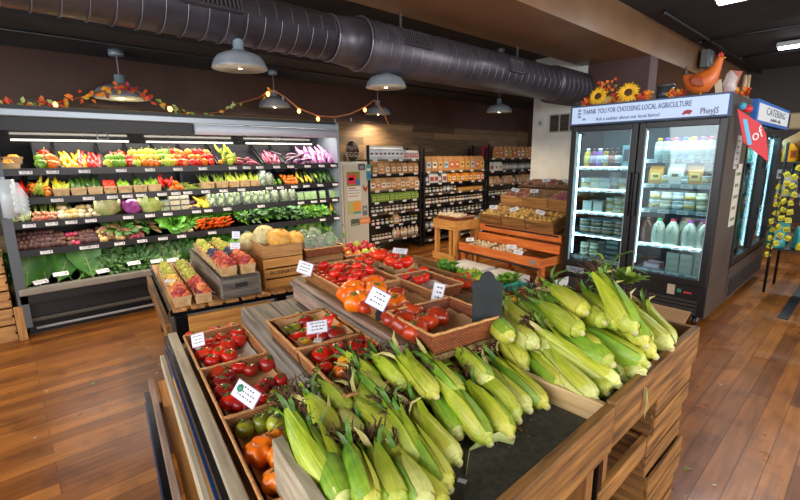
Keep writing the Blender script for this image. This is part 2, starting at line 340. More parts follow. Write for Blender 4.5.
# fluorescent fixtures and ceiling hardware on the right
fl = mat('tube_glow', '#f4f8ff', 0.4, emit=7)
for i, (px, py) in enumerate(((716, 5), (777, 50))):
    p = at(px, py, z=3.22); t = thing('fluorescent_fixture', ['white fluorescent strip fixture at the top edge above the coolers', 'white fluorescent strip fixture further back over the aisle'][i], 'light fixture', tuple(p), group='strip fixtures')
    obj('housing', MB().box(0, 1.3, -.09, .09, .03, .1), mat('fixture_white', '#c9ccd0', 0.4), t)
    for s in (-1, 1): obj('tube', MB().tube([(.02, s * .045, .012), (1.28, s * .045, .012)], .016, 10), fl, t)
    obj('hanger', MB().tube([(.2, 0, .1), (.2, 0, .13)], .006, 6).tube([(1.1, 0, .1), (1.1, 0, .13)], .006, 6), cond, t)
    l = bpy.data.lights.new('strip_light', 'AREA'); l.shape = 'RECTANGLE'; l.size = 1.2; l.size_y = .14; l.energy = 26; l.color = (.93, .97, 1)
    q = bpy.data.objects.new('strip_light', l); C.objects.link(q); q.parent = t; q.location = (.65, 0, -.02)
for i, (a, b) in enumerate((((665, 13), (770, 76)), ((740, 58), (800, 38)), ((700, 42), (800, 25)))):
    pa, pb = at(*a, z=3.3), at(*b, z=3.3)
    if i == 0: pb.x = pa.x
    else: pb.y = pa.y
    o = obj('conduit', MB().tube([pa, pb], .022, 8).orb(.04, .04, .04, 8, 6, M=Matrix.Translation(pa)), cond)
    tag(o, ['black conduit along the black ceiling beside the tan beam', 'black cross conduit on the ceiling nearer the far light', 'black cross conduit on the ceiling between the two strip lights'][i], 'conduit', 'ceiling conduits')
for i, (x0, x1, y0, y1) in enumerate(((-1.2, -.2, 4.9, 5.5), (-1.0, 0.0, 6.9, 7.5))):
    o = obj('ceiling_panel', MB().box(x0, x1, y0, y1, 3.27, 3.35), mat('panel_dark', '#303236', 0.7)); tag(o, ['dark square ceiling panel behind the first strip light', 'dark square ceiling panel between the strip lights'][i], 'ceiling panel', 'dark ceiling panels')
# ---------------------------------------------------------------- leaf garland and string lights
RL = random.Random(5)
gp = [(-8, 104), (12, 107), (30, 104), (50, 104), (70, 100), (86, 96), (100, 92), (112, 88), (130, 88), (143, 94), (152, 102), (170, 107), (186, 114), (205, 114), (222, 112), (236, 104), (258, 98), (272, 89)]
P3 = [at(a, b, X=-5.05) for a, b in gp]
t = thing('leaf_garland', 'autumn leaf garland with orange bulbs strung above the produce case', 'garland', tuple(P3[7]))
pw(t, 'vine', MB().tube(P3, .009, 6), mat('vine', '#8a4a28', 0.6))
cols = ['#d2541a', '#e0a020', '#b5231c', '#7f9a3c', '#a9b86a', '#e8791e']
for ci, col in enumerate(cols):
    for k in range(16):
        m_ = MB()
        s = RL.random() * (len(P3) - 1)
        if ci in (0, 2, 5): s = RL.random() * 10
        elif ci in (3, 4): s = (0.5 + RL.random() * 2.5 if k % 3 == 0 else 10 + RL.random() * 6)
        i = int(s); p = P3[i].lerp(P3[min(i + 1, len(P3) - 1)], s - i) + Vector((RL.uniform(0, .07), RL.uniform(-.04, .04), RL.uniform(-.04, .03)))
        ax = Vector((RL.uniform(-.3, .3), RL.uniform(-1, 1), RL.uniform(-1, .7))).normalized(); sz = RL.uniform(.04, .065)
        m_.ribbon([p, p + ax * sz * .5 + Vector((.01, 0, 0)), p + ax * sz], Vector((0.3, ax.z, -ax.y)), [.006, sz * .33, .002], fold=.4)
        pw(t, 'leaf', m_, mat('garland_leaf' + col, col, 0.6))
bg = mat('amber_bulb', '#ffa050', 0.3, emit=5)
for a, b in ((19, 109), (55, 105), (170, 109)): pw(t, 'bulb', MB().orb(.022, .022, .028, 10, 7, M=Matrix.Translation(at(a, b, X=-5.03))), bg)
sp = [(273, 90), (285, 97), (298, 108), (318, 116), (335, 117), (350, 114), (365, 107), (374, 100)]
S3 = [at(a, b, X=-5.05 - .0 * k) for k, (a, b) in enumerate(sp)]
t = thing('string_lights', 'copper string lights swagged between the two lamps above the case', 'string lights', tuple(S3[0]))
pw(t, 'cable', MB().tube(S3 + [at(383, 111, X=-5.05), at(390, 128, X=-5.05)], .01, 6), mat('copper_cable', '#b0704a', 0.5))
for a, b in ((268, 94), (299, 111), (318, 119), (365, 110)): pw(t, 'bulb', MB().orb(.022, .022, .028, 10, 7, M=Matrix.Translation(at(a, b, X=-5.03))), bg)
for a, b in ((283, 96), (335, 119), (351, 118)): pw(t, 'socket', MB().lathe([(.012, -.05), (.014, 0), (0, 0)], 8, M=Matrix.Translation(at(a, b, X=-5.04))), mat('socket_grey', '#8c8f92', 0.4))
# ================================================================ open refrigerated produce case
blk = mat('case_black', '#17171a', 0.45); dkm = mat('case_dark', '#2b2a2c', 0.35, metal=0.3); mirr = mat('case_mirror', '#8d8f92', 0.18, metal=0.85, bump=.05, bscale=3)
alum = mat('case_aluminium', '#9aa3ad', 0.35, metal=0.45); tagw = mat('tag_white', '#e8e4e2', 0.5); ink = mat('ink', '#2c2a33', 0.6); strip_w = mat('blind_white', '#c3cad6', 0.45)
tube_w = mat('case_tube_glow', '#fff6e6', 0.4, emit=6); bumper = mat('bumper_grey', '#7d7468', 0.5, noise=6, col2='#8f8577')
RT = random.Random(3)
def price_tag(parent, x, y, z, w_=.085, h=.034, tilt=.35, up=0, rz=0):
    """a white shelf tag facing +X with grey print strokes"""
    m_ = MB(); M_ = Matrix.Rotation(-tilt, 4, 'Y')
    m_.box(0, .002, -w_ / 2, w_ / 2, -h / 2, h / 2, 0, M_)
    for k in range(3):
        yy = -w_ * .38 + RT.random() * .01; L_ = w_ * RT.uniform(.35, .7); m_.box(.002, .0026, yy, yy + L_, h * .22 - k * h * .24, h * .22 - k * h * .24 + h * .08, 1, M_)
    m_.box(.002, .0026, w_ * .28, w_ * .42, -h * .3, h * .3, 2, M_)
    return obj('price_tag', m_, [tagw, mat('print_grey', '#77747a', 0.6), mat('print_plum', '#a88a90', 0.6)], parent, loc=(x, y, z), rot=(0, 0, rz))
XF = -4.8
case = thing('produce_case', 'long black open refrigerated produce case along the plank wall', 'refrigerated case', (-5.2, 0, 0))
def cp(n, m_, mt, par=None, **k):
    o = obj(n, m_, mt, par or case, loc=tuple(-case.location) if par is None else (0, 0, 0), **k); return o
cp('back_panel', MB().box(-5.68, -5.62, .03, 3.27, .2, 1.95), dkm)
cp('end_panel', MB().box(-5.68, -4.8, -.04, .03, .1, 1.95), mat('end_panel_grey', '#5b5f63', 0.45, metal=.3))
cp('end_panel', MB().box(-5.68, -4.8, 3.27, 3.3, .1, 1.95), alum)
cp('canopy', MB().box(-5.68, -4.82, .03, 3.27, 1.9, 1.96), blk)
cp('header_rail', MB().box(-4.84, -4.79, -.04, 3.3, 1.87, 1.93), alum, bev=.008)
m_ = MB(); m_.prism([(-4.84, 1.66), (-4.80, 1.66), (-4.80, 1.68), (-4.83, 1.87), (-4.84, 1.87)], 0, 1)
cp('header_fascia', MB().box(-4.86, -4.84, .03, 1.55, 1.76, 1.87), blk)
cp('night_blind', MB().tube([(-4.82, 1.55, 1.815), (-4.82, 3.25, 1.815)], .052, 16), strip_w)
cp('blind_handle', MB().tube([(-4.79, .7, 1.76), (-4.78, .7, 1.7), (-4.78, .78, 1.7), (-4.79, .78, 1.76)], .006, 6), alum)
cp('blind_handle', MB().tube([(-4.79, 2.4, 1.77), (-4.78, 2.4, 1.72), (-4.78, 2.47, 1.72), (-4.79, 2.47, 1.77)], .006, 6), alum)
m_ = MB(); Y0, Y1 = .04, 3.26
m_.add([(-5.18, Y0, 1.82), (-5.18, Y1, 1.82), (-5.5, Y1, 1.52), (-5.5, Y0, 1.52), (-5.2, Y0, 1.84), (-5.2, Y1, 1.84), (-5.52, Y1, 1.54), (-5.52, Y0, 1.54)], [(0, 1, 2, 3), (7, 6, 5, 4), (0, 4, 5, 1), (2, 6, 7, 3), (1, 5, 6, 2), (0, 3, 7, 4)])
cp('mirror_panel', m_, mirr)
for k in range(3): cp('light_tube', MB().tube([(-5.0, .1 + k * 1.07, 1.86), (-5.0, 1.05 + k * 1.07, 1.86)], .014, 8), tube_w)
l = bpy.data.lights.new('case_light', 'AREA'); l.shape = 'RECTANGLE'; l.size = .2; l.size_y = 3.1; l.energy = 17; l.color = (1, .95, .86)
q = bpy.data.objects.new('case_light', l); C.objects.link(q); q.location = (-4.95, 1.65, 1.84); q.rotation_euler = (0, -.25, 0)
for z in (1.4, 1.16, .96, .72):
    l = bpy.data.lights.new('shelf_light', 'AREA'); l.shape = 'RECTANGLE'; l.size = .04; l.size_y = 3.1; l.energy = 3.0; l.color = (1, .96, .88)
    q = bpy.data.objects.new('shelf_light', l); C.objects.link(q); q.location = (-4.86, 1.65, z); q.rotation_euler = (0, -.35, 0)
for k in range(3): cp('light_tube', MB().tube([(-5.25, .12 + k * 1.07, 1.70), (-5.25, 1.03 + k * 1.07, 1.70)], .009, 8), mat('case_reflected_streak', '#fff2dc', 0.4, emit=1.1))  # glowing rods added to imitate the lamps' reflected streak on the mirror panel
for y in (.72, 1.55, 2.4): cp('divider_post', MB().box(-5.6, -5.5, y, y + .03, .5, 1.85), mat('post_grey', '#55585a', .4, metal=.4))
SH = {1: 1.44, 2: 1.2, 3: 1.0, 4: .76}
shelf_o = {}
for k, z in SH.items():
    s_ = cp('shelf', MB().box(-5.5, -4.84, .03, 3.27, z - .03, z - .005), blk); shelf_o[k] = s_
    rl = obj('shelf_rail', MB().box(-4.84, -4.8, .03, 3.27, z - .045, z + .012), dkm, s_)
for k, pxs in {1: [25, 52, 84, 121, 150, 178, 203, 233, 247, 260, 277, 291, 308, 322, 334], 2: [56, 88, 112, 127, 141, 162, 176, 188, 206, 224, 242, 270, 281, 295, 307, 321, 336],
               3: [27, 50, 70, 90, 128, 150, 168, 197, 209, 228, 262, 302, 315, 324, 336], 4: [44, 84, 92, 119, 142, 163, 182, 213, 324, 338]}.items():
    for px in pxs:
        y = at(px, 250 - k, X=-4.79).y if False else at(px, pxof((-4.79, 1, SH[k]))[1], X=-4.79).y
        if .06 < y < 3.25: price_tag(shelf_o[k], -4.798, y, SH[k] - .018)
dk = cp('deck', MB().prism([(0, 0)] * 3, 0, 0) if False else MB().box(-5.6, -4.85, .03, 3.27, .36, .39), blk)
cp('front_bumper', MB().box(-4.86, -4.78, -.02, 3.28, .385, .445), bumper, bev=.012)
cp('lower_front', MB().box(-4.84, -4.8, -.02, 3.28, .31, .385), dkm)
cp('front_panel', MB().box(-4.9, -4.86, 0, 3.26, .17, .31), blk)
cp('kick_bumper', MB().box(-4.87, -4.84, -.02, 3.28, .13, .165), mat('kick_grey', '#55504a', .4, metal=.3), bev=.008)
cp('kick_plate', MB().box(-4.96, -4.93, 0, 3.26, .0, .14), blk)
cp('kick_tube', MB().tube([(-4.85, .05, .07), (-4.85, 1.75, .065)], .012, 8), mat('tube_grey', '#8d8786', 0.5))
for px, py in ((41, 283), (61, 275), (103, 272), (134, 264), (157, 262), (173, 261)):
    p = at(px, py, X=-4.86); price_tag(dk, p.x, p.y, p.z + .01, .11, .045, .9, rz=RT.uniform(-.4, .4))
# paper towel / bag roll on the left end post
t = thing('bag_roll', 'roll of clear produce bags hanging at the left end of the case', 'bag roll', (-4.72, .03, 1.22))
obj('roll', MB().lathe([(.0, -.15), (.055, -.15), (.055, .15), (0, .15)], 20), mat('bag_white', '#b9c0c2', 0.25), t, rot=(PI / 2 * 0, 0, 0))
m_ = MB()
for k in range(5): m_.ribbon([(.03, -.02, -.1 + k * .05), (.07, .05, -.08 + k * .045), (.05, .11, -.13 + k * .03)], (0, 0, 1), [.03, .035, .02], fold=.3)
obj('loose_bag', m_, film('bag_film', .5, '#dfe6e8'), t); obj('bracket', MB().box(-.09, -.06, -.03, 0, -.17, .17).box(-.09, .0, -.02, .0, .16, .17), alum, t)
# ================================================================ helper for crates
def crate(name, label, loc, L_, D_, H_, kind, rz=-TH, gap=.015, nb=2, group=None, letters=None, ends='x', floor_=True, mats=None, thick=.012):
    """slatted box: ends are solid boards, long sides nb boards with gaps; x = long side"""
    t = thing(name, label, 'crate', loc, (0, 0, rz), group); mx_, my_ = W(kind, 'x'), W(kind, 'y')
    bh = (H_ - gap * (nb - 1)) / nb
    for s in (0, 1):
        for k in range(nb):
            z0 = k * (bh + gap); y0 = 0 if s == 0 else D_ - thick
            obj('side_board', MB().box(0, L_, y0, y0 + thick, z0, z0 + bh), mx_, t, bev=.002)
        x0 = thick if False else (0 if s == 0 else L_ - thick * 1.4)
        obj('end_board', MB().box(x0, x0 + thick * 1.4, thick, D_ - thick, 0, H_), my_, t, bev=.002)
    if floor_: obj('bottom', MB().box(thick, L_ - thick, thick, D_ - thick, .002, .012), mx_, t)
    if letters: obj('stencil', letters[0], None, t, loc=(L_ / 2, -.0012, letters[1]), rot=RX90)
    return t
for i in range(5):
    crate('slatted_crate', ['bottom', 'second', 'middle', 'fourth', 'top'][i] + ' slatted wooden crate of the stack left of the case', (-4.84, -.08, i * .15), .5, .4, .135, 'crate', rz=PI / 2 * 2 - .03 - .02 * (i % 2), nb=2, gap=.02, group='crates stacked left of the case')
o = obj('leaning_board', MB().box(0, .03, 0, .06, 0, .3), W('crate', 'z'), loc=(-4.83, -.075, 0), rot=(0, 0, 0), bev=.003); tag(o, 'short upright wooden board between the crate stack and the case', 'board')
# ================================================================ white cooler with posters
cl = thing('reach_in_cooler', 'cream side of an upright cooler covered with small posters', 'cooler', (-5.35, 4.0, 0))
pw(cl, 'cabinet', MB().box(-5.68, -5.15, 3.55, 4.03, .05, 1.46), mat('cooler_cream', '#c9c2b0', 0.5, noise=3, col2='#d2ccbc'), bev=.01)
pw(cl, 'base', MB().box(-5.66, -5.17, 3.57, 4.01, 0, .05), blk); pw(cl, 'door_edge', MB().box(-5.15, -5.13, 3.58, 4.0, .12, 1.42), mat('cooler_cream2', '#bfb8a6', 0.5), bev=.006)
def poster(label, px0, py0, px1, py1, cols, X=-5.128):
    a, b = at(px0, py0, X=X), at(px1, py1, X=X); y0, y1, z1, z0 = a.y, b.y, a.z, b.z
    t = MB().box(X - .0, X + .003, y0, y1, z0, z1, 0); H = z1 - z0; L_ = y1 - y0
    for k, (u0, u1, v0, v1) in enumerate(cols[1]): t.box(X + .003, X + .0045, y0 + u0 * L_, y0 + u1 * L_, z0 + v0 * H, z0 + v1 * H, 1 + k % (len(cols[0]) - 1))
    o = obj('poster', t, [mat('ink' + c, c, 0.6) for c in cols[0]]); tag(o, label, 'poster', 'posters on the cooler')
poster('small olive poster with a red and blue square', 346.5, 172, 360, 185.5, (['#8a7d2c', '#d8304a', '#2f74a8', '#e06a78'], [(.05, .7, .15, .8), (.68, .98, .05, .45), (.15, .5, .4, .6)]))
poster('dark photo card at the top of the cooler', 358, 164, 365, 170, (['#4a4448', '#8a8088', '#6a5a58'], [(.2, .8, .2, .7)]))
poster('teal vertical leaflet at the cooler edge', 366, 164.5, 371, 180, (['#3f9a8a', '#2f6f9a', '#c9d8c8'], [(.1, .9, .1, .5), (.1, .9, .6, .75)]))
poster('white sheet with typed lines under the red poster', 347, 187, 361, 200, (['#d9d3c6', '#8a8580', '#b03a30'], [(.1, .9, .7, .75), (.1, .6, .85, .92), (.1, .9, .5, .55), (.1, .8, .3, .35)]))
poster('yellow and orange chart on the middle of cooler', 348, 202, 361, 213, (['#b8b46a', '#e0923a', '#3f8a86'], [(.4, 1, .2, .98), (.4, 1, 0, .16)]))
poster('small dark ticket beside the yellow chart', 362.5, 206, 367.5, 215, (['#6d6b70', '#a9a7a8', '#8c8a8c'], [(.2, .8, .5, .8)]))
poster('dark green sticker low on the cooler', 351, 219.5, 359.5, 225, (['#4c5a4a', '#8aa06a', '#c8c8b0'], [(.1, .9, .1, .3)]))
poster('orange sticker low on the cooler', 359.5, 218, 370, 223, (['#d8854a', '#e8a878', '#c06a3a'], [(.1, .9, .35, .65)]))
a = at(363, 189, X=-5.125); m_ = MB(); m_.add([(0, 0, 0), (0, .05, -.04), (0, .09, .0), (0, .08, .07), (0, .065, .03), (0, .03, .03), (0, .01, .09)], [(0, 1, 2, 3, 4, 5, 6)]); 
mm = MB(); pr = [(0, 0), (.05, -.05), (.08, -.0), (.085, .06), (.06, .02), (.03, .02), (.0, .075)]
mm.prism(pr, 0, .003); o = obj('rooster_magnet', mm, mat('magnet_rust', '#a8482a', .5), loc=tuple(a), rot=(PI / 2, 0, PI / 2)); tag(o, 'rust coloured rooster magnet on the cream cooler', 'magnet')
t = thing('egg_sign', 'round hand lettered EGGS sign standing on the cream cooler', 'sign', tuple(at(352.5, 157, X=-5.3))); t.location.z = 1.46
ring = MB().tube([(0, .12 * math.cos(a), .15 + .15 * math.sin(a)) for a in [2 * PI * i / 30 for i in range(31)]], .007, 6, caps=False)
obj('sign_disc', MB().lathe([(0, 0), (.118, 0), (.118, .006), (0, .006)], 28, M=Matrix.Translation((0, 0, .15)) @ Matrix.Scale(1.25, 4, (0, 0, 1)) @ Matrix.Rotation(PI / 2, 4, 'Y')), mat('sign_brown', '#3a2a20', .6), t)
obj('rim', ring, mat('sign_cream', '#b8a890', .5), t)
cr_ = mat('sign_cream', '#d8c8a8', .5)
obj('lettering', text_mesh('FRESH', .075, cr_), None, t, loc=(.012, 0, .2), rot=RXX); obj('lettering', text_mesh('EGGS', .1, cr_), None, t, loc=(.012, 0, .1), rot=RXX)
obj('foot', MB().box(-.03, .03, -.06, .06, 0, .02), blk, t)
# ================================================================ packaged goods prototypes
def pk(name, cat, root_mb, mats, parts=()):
    return Proto(name, cat, root_mb.mesh(name, mats), parts)
def bag_proto(name, col, lab, w_=.13, h=.24, d=.07, lab2='#5a4a3a', cat='bag'):
    m_ = MB(); v = []; rows = [(0, 1, 1), (.03, 1.02, 1.05), (h * .5, 1, 1), (h * .8, .98, .6), (h * .93, .98, .12), (h, 1, .08)]
    for z, a, b in rows:
        for sx, sy in ((-1, -1), (1, -1), (1, 1), (-1, 1)): v.append((sx * d / 2 * b, sy * w_ / 2 * a, z))
    f = [(3, 2, 1, 0)]
    for k in range(5):
        for i in range(4): j = (i + 1) % 4; f.append((k * 4 + i, k * 4 + j, k * 4 + 4 + j, k * 4 + 4 + i))
    f.append((20, 21, 22, 23)); m_.add(v, f, 0)
    x = d / 2 * 1.04 + .001
    body = m_.mesh(name, mat('pack' + col, col, .6, noise=12, col2=col, bump=.2, rnd=.1))
    lb = MB().box(x, x + .002, -w_ * .34, w_ * .34, h * .2, h * .62, 0).box(x + .002, x + .003, -w_ * .2, w_ * .2, h * .36, h * .5, 1).mesh('front_label', [mat('label' + lab, lab, .5), mat('label' + lab2, lab2, .5)])
    return Proto(name, cat, body, [('front_label', lb)])
def jar_proto(name, col, lid, lab, r=.035, h=.1, cat='jar', neck=.8):
    b = MB().lathe([(0, 0), (r, 0), (r, h * .75), (r * neck, h * .84), (r * neck, h * .86)], 12).mesh(name, mat('jar' + col, col, .25, coat=.3))
    ld = MB().lathe([(r * neck * 1.05, h * .85), (r * neck * 1.05, h), (0, h)], 12).mesh('lid', mat('lid' + lid, lid, .4))
    lb = MB().lathe([(r * 1.02, h * .2), (r * 1.02, h * .6)], 12).mesh('jar_label', mat('label' + lab, lab, .5))
    return Proto(name, cat, b, [('lid', ld), ('jar_label', lb)])
def box_proto(name, col, lab, w_=.1, h=.16, d=.06, cat='box'):
    b = MB().box(-d / 2, d / 2, -w_ / 2, w_ / 2, 0, h).mesh(name, mat('pack' + col, col, .6))
    lb = MB().box(d / 2, d / 2 + .001, -w_ * .4, w_ * .4, h * .25, h * .8).mesh('front_label', mat('label' + lab, lab, .5)); return Proto(name, cat, b, [('front_label', lb)])
kraft = [bag_proto('coffee_bag', '#c08a54', l, lab2=l2) for l, l2 in (('#9fc3d8', '#5a4a3a'), ('#c8583a', '#e8d8b8'), ('#e0d8c8', '#3a3030'), ('#d8b060', '#6a3a2a'))]
silver = [bag_proto('foil_pouch', c, l, w_=.13, h=.2, lab2=l2) for c, l, l2 in (('#c4c8cc', '#dfe2e4', '#4a4c52'), ('#b8bcc4', '#d4d8dc', '#8a3a3a'))]
redb = bag_proto('snack_pouch', '#c9c8c8', '#c23a34', w_=.12, h=.14, lab2='#e8d8d0')
kb2 = [bag_proto('paper_pouch', c, l, w_=.11, h=.16, lab2=l2) for c, l, l2 in (('#b98a5c', '#e4dccc', '#6a4a3a'), ('#a87a48', '#d8c8a8', '#b0603a'), ('#c9a070', '#c87a4a', '#f0e0c8'))]
orb_ = [bag_proto('orange_pouch', c, l, w_=.11, h=.15, lab2=l2) for c, l, l2 in (('#d08a28', '#e8c468', '#8a3a1a'), ('#c46a20', '#e8e0d0', '#8a3a1a'))]
whb = [bag_proto('white_pouch', '#c8c8c4', '#b0443c', w_=.12, h=.17), bag_proto('white_pouch', '#dcdcd8', '#d8c8b0', w_=.12, h=.17)]
jars = [jar_proto('jar', c, l, b, r=.03, h=.1) for c, l, b in (('#5a3a20', '#c8b890', '#e0d8c8'), ('#8a2a18', '#d8d8d0', '#e8e0d0'), ('#2a2a2c', '#b8b8b8', '#c8c8c0'), ('#a86a20', '#8a8a88', '#e8e0c8'), ('#3f4a2a', '#c8a860', '#d8d8c0'))]
cream = [jar_proto('bottle', c, l, b, r=.035, h=.17, neck=.45, cat='bottle') for c, l, b in (('#e0c8a8', '#d88a80', '#e8dcc8'), ('#d8b088', '#e8e0d8', '#e0a890'), ('#c89a6a', '#c8c8c8', '#e8d8c0'))]
greenb = [bag_proto('green_pouch', '#6f8a2c', '#a8b858', w_=.09, h=.13, lab2='#4a5a20')]
clear = [jar_proto('spice_jar', c, l, b, r=.032, h=.13) for c, l, b in (('#8a8c8c', '#2a2a2a', '#c8c8c4'), ('#9a9a90', '#3a3a3a', '#e0e0dc'), ('#6a6a64', '#1c1c1c', '#b8b4a8'))]
# ---------------------------------------------------------------- three shelf units
frm = mat('shelf_steel', '#26262a', 0.4, metal=.5); woodsh = W('crate', 'y')
def shelf_unit(label, y0, y1, x0, x1, levels, top, lip=None):
    t = thing('shelf_unit', label, 'shelf unit', ((x0 + x1) / 2, y0, 0), group='grocery shelves along the plank wall')
    for y in (y0, y1 - .03):
        for x in (x0, x1 - .03): pw(t, 'upright', MB().box(x, x + .03, y, y + .03, 0, top), frm)
    for k, z in enumerate(levels):
        s_ = pw(t, 'shelf', MB().box(x0 + .03, x1 - .005, y0 + .03, y1 - .03, z - .025, z), frm if k % 2 else mat('shelf_board', '#5a4a3a', .6))
        s_.location = tuple(-t.location); n = max(3, int((y1 - y0) / .28))
        for i in range(n):
            price_tag(s_, x1, y0 + (i + .5) * (y1 - y0) / n + RT.uniform(-.05, .05), z - .015, .085, .03, .15)
    return t
U1 = [1.49, 1.27, 1.02, .84, .66, .46, .22]; U2 = [1.28, 1.08, .90, .70, .50, .28, .1]; U3 = [1.49, 1.24, .97, .74, .5, .28]
shelf_unit('left black grocery shelf unit beside the cream cooler', 4.12, 5.24, -5.68, -5.25, U1, 1.7)
shelf_unit('middle black grocery shelf unit with kraft coffee bags on top', 5.3, 7.02, -5.68, -5.25, U2, 1.68)
shelf_unit('right black grocery shelf unit next to the white partition', 7.1, 8.75, -5.68, -5.25, U3, 1.75)
RS = random.Random(9)
def row(protos, y0, y1, z, n, desc, group, x=-5.3, rows=1, jit=.006, sc_=1.0, depth=1, rz=.06):
    os_ = []
    for d in range(depth):
        for i in range(n):
            y = y0 + (i + .5) * (y1 - y0) / n + RS.uniform(-jit, jit)
            os_.append(protos[(i + (RS.random() < .3)) % len(protos)].put((x - d * .1, y, z), (0, 0, RS.uniform(-rz, rz)), sc_, parts=True))
    for k in range(depth): name_cluster(os_[k * n:(k + 1) * n], desc + (' behind the front ones' if k else ''), group, rows)
row(silver, 4.16, 4.85, 1.49, 8, 'silver foil pouch on top shelf of left shelf unit', 'silver pouches on the top shelf')
row([redb], 4.87, 5.2, 1.49, 3, 'pouch with red label on top of left shelf unit', 'red labelled pouches')
row(kb2, 4.2, 5.2, 1.27, 8, 'brown paper pouch on second shelf of left unit', 'paper pouches on the second shelf')
row(kb2, 4.16, 5.2, 1.02, 10, 'tan pouch on third shelf of the left unit', 'tan pouches on the third shelf', sc_=1.15)
row(greenb, 4.18, 5.2, .84, 11, 'small green pouch on shelf under orange striped edge', 'green pouches')
row(jars, 4.18, 5.2, .66, 12, 'jar on fifth shelf of the left unit', 'jars on the fifth shelf')
row(jars + kb2[:1], 4.18, 5.2, .46, 11, 'jar or pouch on sixth shelf of left unit', 'goods on the sixth shelf')
row(jars[:2], 4.18, 4.6, .22, 6, 'dark jar on bottom shelf of the left unit', 'dark jars on the bottom shelf')
row(cream, 4.62, 5.2, .22, 7, 'cream bottle on bottom shelf of the left unit', 'cream bottles on the bottom shelf')
row(kraft, 5.36, 6.98, 1.28, 11, 'kraft coffee bag on top of the middle unit', 'kraft coffee bags', sc_=1.05)
row(clear[:2] + whb[:1], 5.36, 5.9, 1.08, 5, 'container at left of middle unit second shelf', 'containers on the second shelf', sc_=1.0)
row(orb_, 5.92, 6.98, 1.08, 9, 'orange pouch on second shelf of the middle unit', 'orange pouches', sc_=1.05)
row(jars + clear, 5.36, 6.2, .90, 9, 'jar on third shelf of the middle unit', 'jars on the third shelf')
o = obj('wooden_tray', MB().box(-5.5, -5.28, 6.25, 6.96, .9, .96), W('pine', 'y'), bev=.004); tag(o, 'long orange wooden tray on third shelf of the middle unit', 'tray')
row(jars, 5.36, 6.98, .70, 18, 'small bottle on fourth shelf of the middle unit', 'bottles on the fourth shelf', sc_=1.1)
row(jars + clear[:1], 5.36, 6.98, .50, 14, 'jar on fifth shelf of the middle unit', 'jars on the fifth shelf of the middle unit')
row(clear, 5.36, 6.98, .28, 13, 'dark bottle on low shelf of the middle unit', 'dark bottles low in the middle unit', sc_=1.15)
o = obj('red_box', MB().box(-5.45, -5.3, 7.13, 7.2, 1.49, 1.72), mat('box_crimson', '#a82a3a', .5), bev=.003); tag(o, 'narrow crimson box at left end of the right unit top', 'box')
row(kraft, 7.3, 8.7, 1.49, 9, 'kraft bag with pale label on top of right unit', 'kraft bags on the right unit', sc_=.95)
row(whb, 7.15, 7.6, 1.24, 3, 'white pouch on second shelf of the right unit', 'white pouches')
row(clear, 7.62, 8.7, 1.24, 11, 'clear jar with dark lid on second shelf right unit', 'clear jars with dark lids', sc_=1.2)
row(kb2 + clear[:1], 7.15, 8.7, .97, 13, 'brown packet on third shelf of the right unit', 'packets on the third shelf')
row(jars, 7.15, 8.7, .74, 14, 'jar on fourth shelf of the right unit', 'jars on the fourth shelf right unit')
# ================================================================ two door glass fridge
fb = mat('fridge_black', '#141416', 0.35); fin = mat('fridge_inside', '#44555e', 0.5); fsd = mat('fridge_side', '#4a3f38', 0.42, metal=.35, noise=3, col2='#54473e')
led = mat('led_glow', '#cfefff', 0.3, emit=7); gl_ = glass('fridge_glass', gl=.03); wire = mat('wire_white', '#93a6aa', .4)
FX0, FX1, FY0, FY1 = -2.22, -.9, 4.35, 5.08
fr = thing('glass_door_fridge', 'tall black two door merchandiser fridge facing the corn stand', 'fridge', (-1.56, 4.7, 0))
pw(fr, 'cabinet', MB().box(FX1 - .05, FX1, FY0 + .05, FY1, .14, 1.8), fsd); pw(fr, 'cabinet', MB().box(FX0, FX0 + .05, FY0 + .05, FY1, .14, 1.8), fb)
pw(fr, 'back_wall', MB().box(FX0 + .05, FX1 - .05, FY1 - .05, FY1, .14, 1.8), fin); pw(fr, 'side_skirt', MB().box(FX1 - .02, FX1 + .002, FY0 + .03, FY1, .09, .4), fsd); pw(fr, 'inner_floor', MB().box(FX0 + .05, FX1 - .05, FY0 + .05, FY1 - .05, .14, .42), fb)
pw(fr, 'top_box', MB().box(FX0, FX1, FY0 + .02, FY1, 1.8, 1.98), fsd, bev=.006)
pw(fr, 'centre_post', MB().box(-1.6, -1.54, FY0 + .05, FY0 + .1, .42, 1.8), fb)
dr = []
for (x0, x1, hx_) in ((-2.21, -1.575, -1.6), (-1.565, -.91, -1.54)):
    d = pw(fr, 'door', MB().box(x0, x0 + .055, FY0, FY0 + .05, .38, 1.79).box(x1 - .055, x1, FY0, FY0 + .05, .38, 1.79).box(x0 + .055, x1 - .055, FY0, FY0 + .05, 1.74, 1.79).box(x0 + .055, x1 - .055, FY0, FY0 + .05, .38, .435), fb, bev=.004)
    obj('glass_pane', MB().box(x0 + .055, x1 - .055, FY0 + .02, FY0 + .026, .435, 1.74), gl_, d)
    obj('handle', MB().box(hx_ - .02, hx_ + .01, FY0 - .035, FY0 - .003, .95, 1.35), mat('handle_black', '#0d0d0f', .3), d, bev=.008)
    obj('gasket', MB().box(x0 + .055, x0 + .062, FY0 - .001, FY0 + .02, .435, 1.74).box(x1 - .062, x1 - .055, FY0 - .001, FY0 + .02, .435, 1.74), mat('gasket', '#8fa0a4', .4), d)
hd = pw(fr, 'header_sign', MB().box(FX0 + .0, FX1, FY0 - .02, FY0 + .02, 1.8, 1.985), mat('sign_blue', '#31496e', .4))
hp = mat('sign_panel', '#b4c8e6', .45, emit=.25)
obj('sign_face', MB().box(FX0 + .02, FX1 - .02, FY0 - .025, FY0 - .02, 1.815, 1.97), hp, hd)
navy = mat('sign_navy', '#2c3a6a', .5)
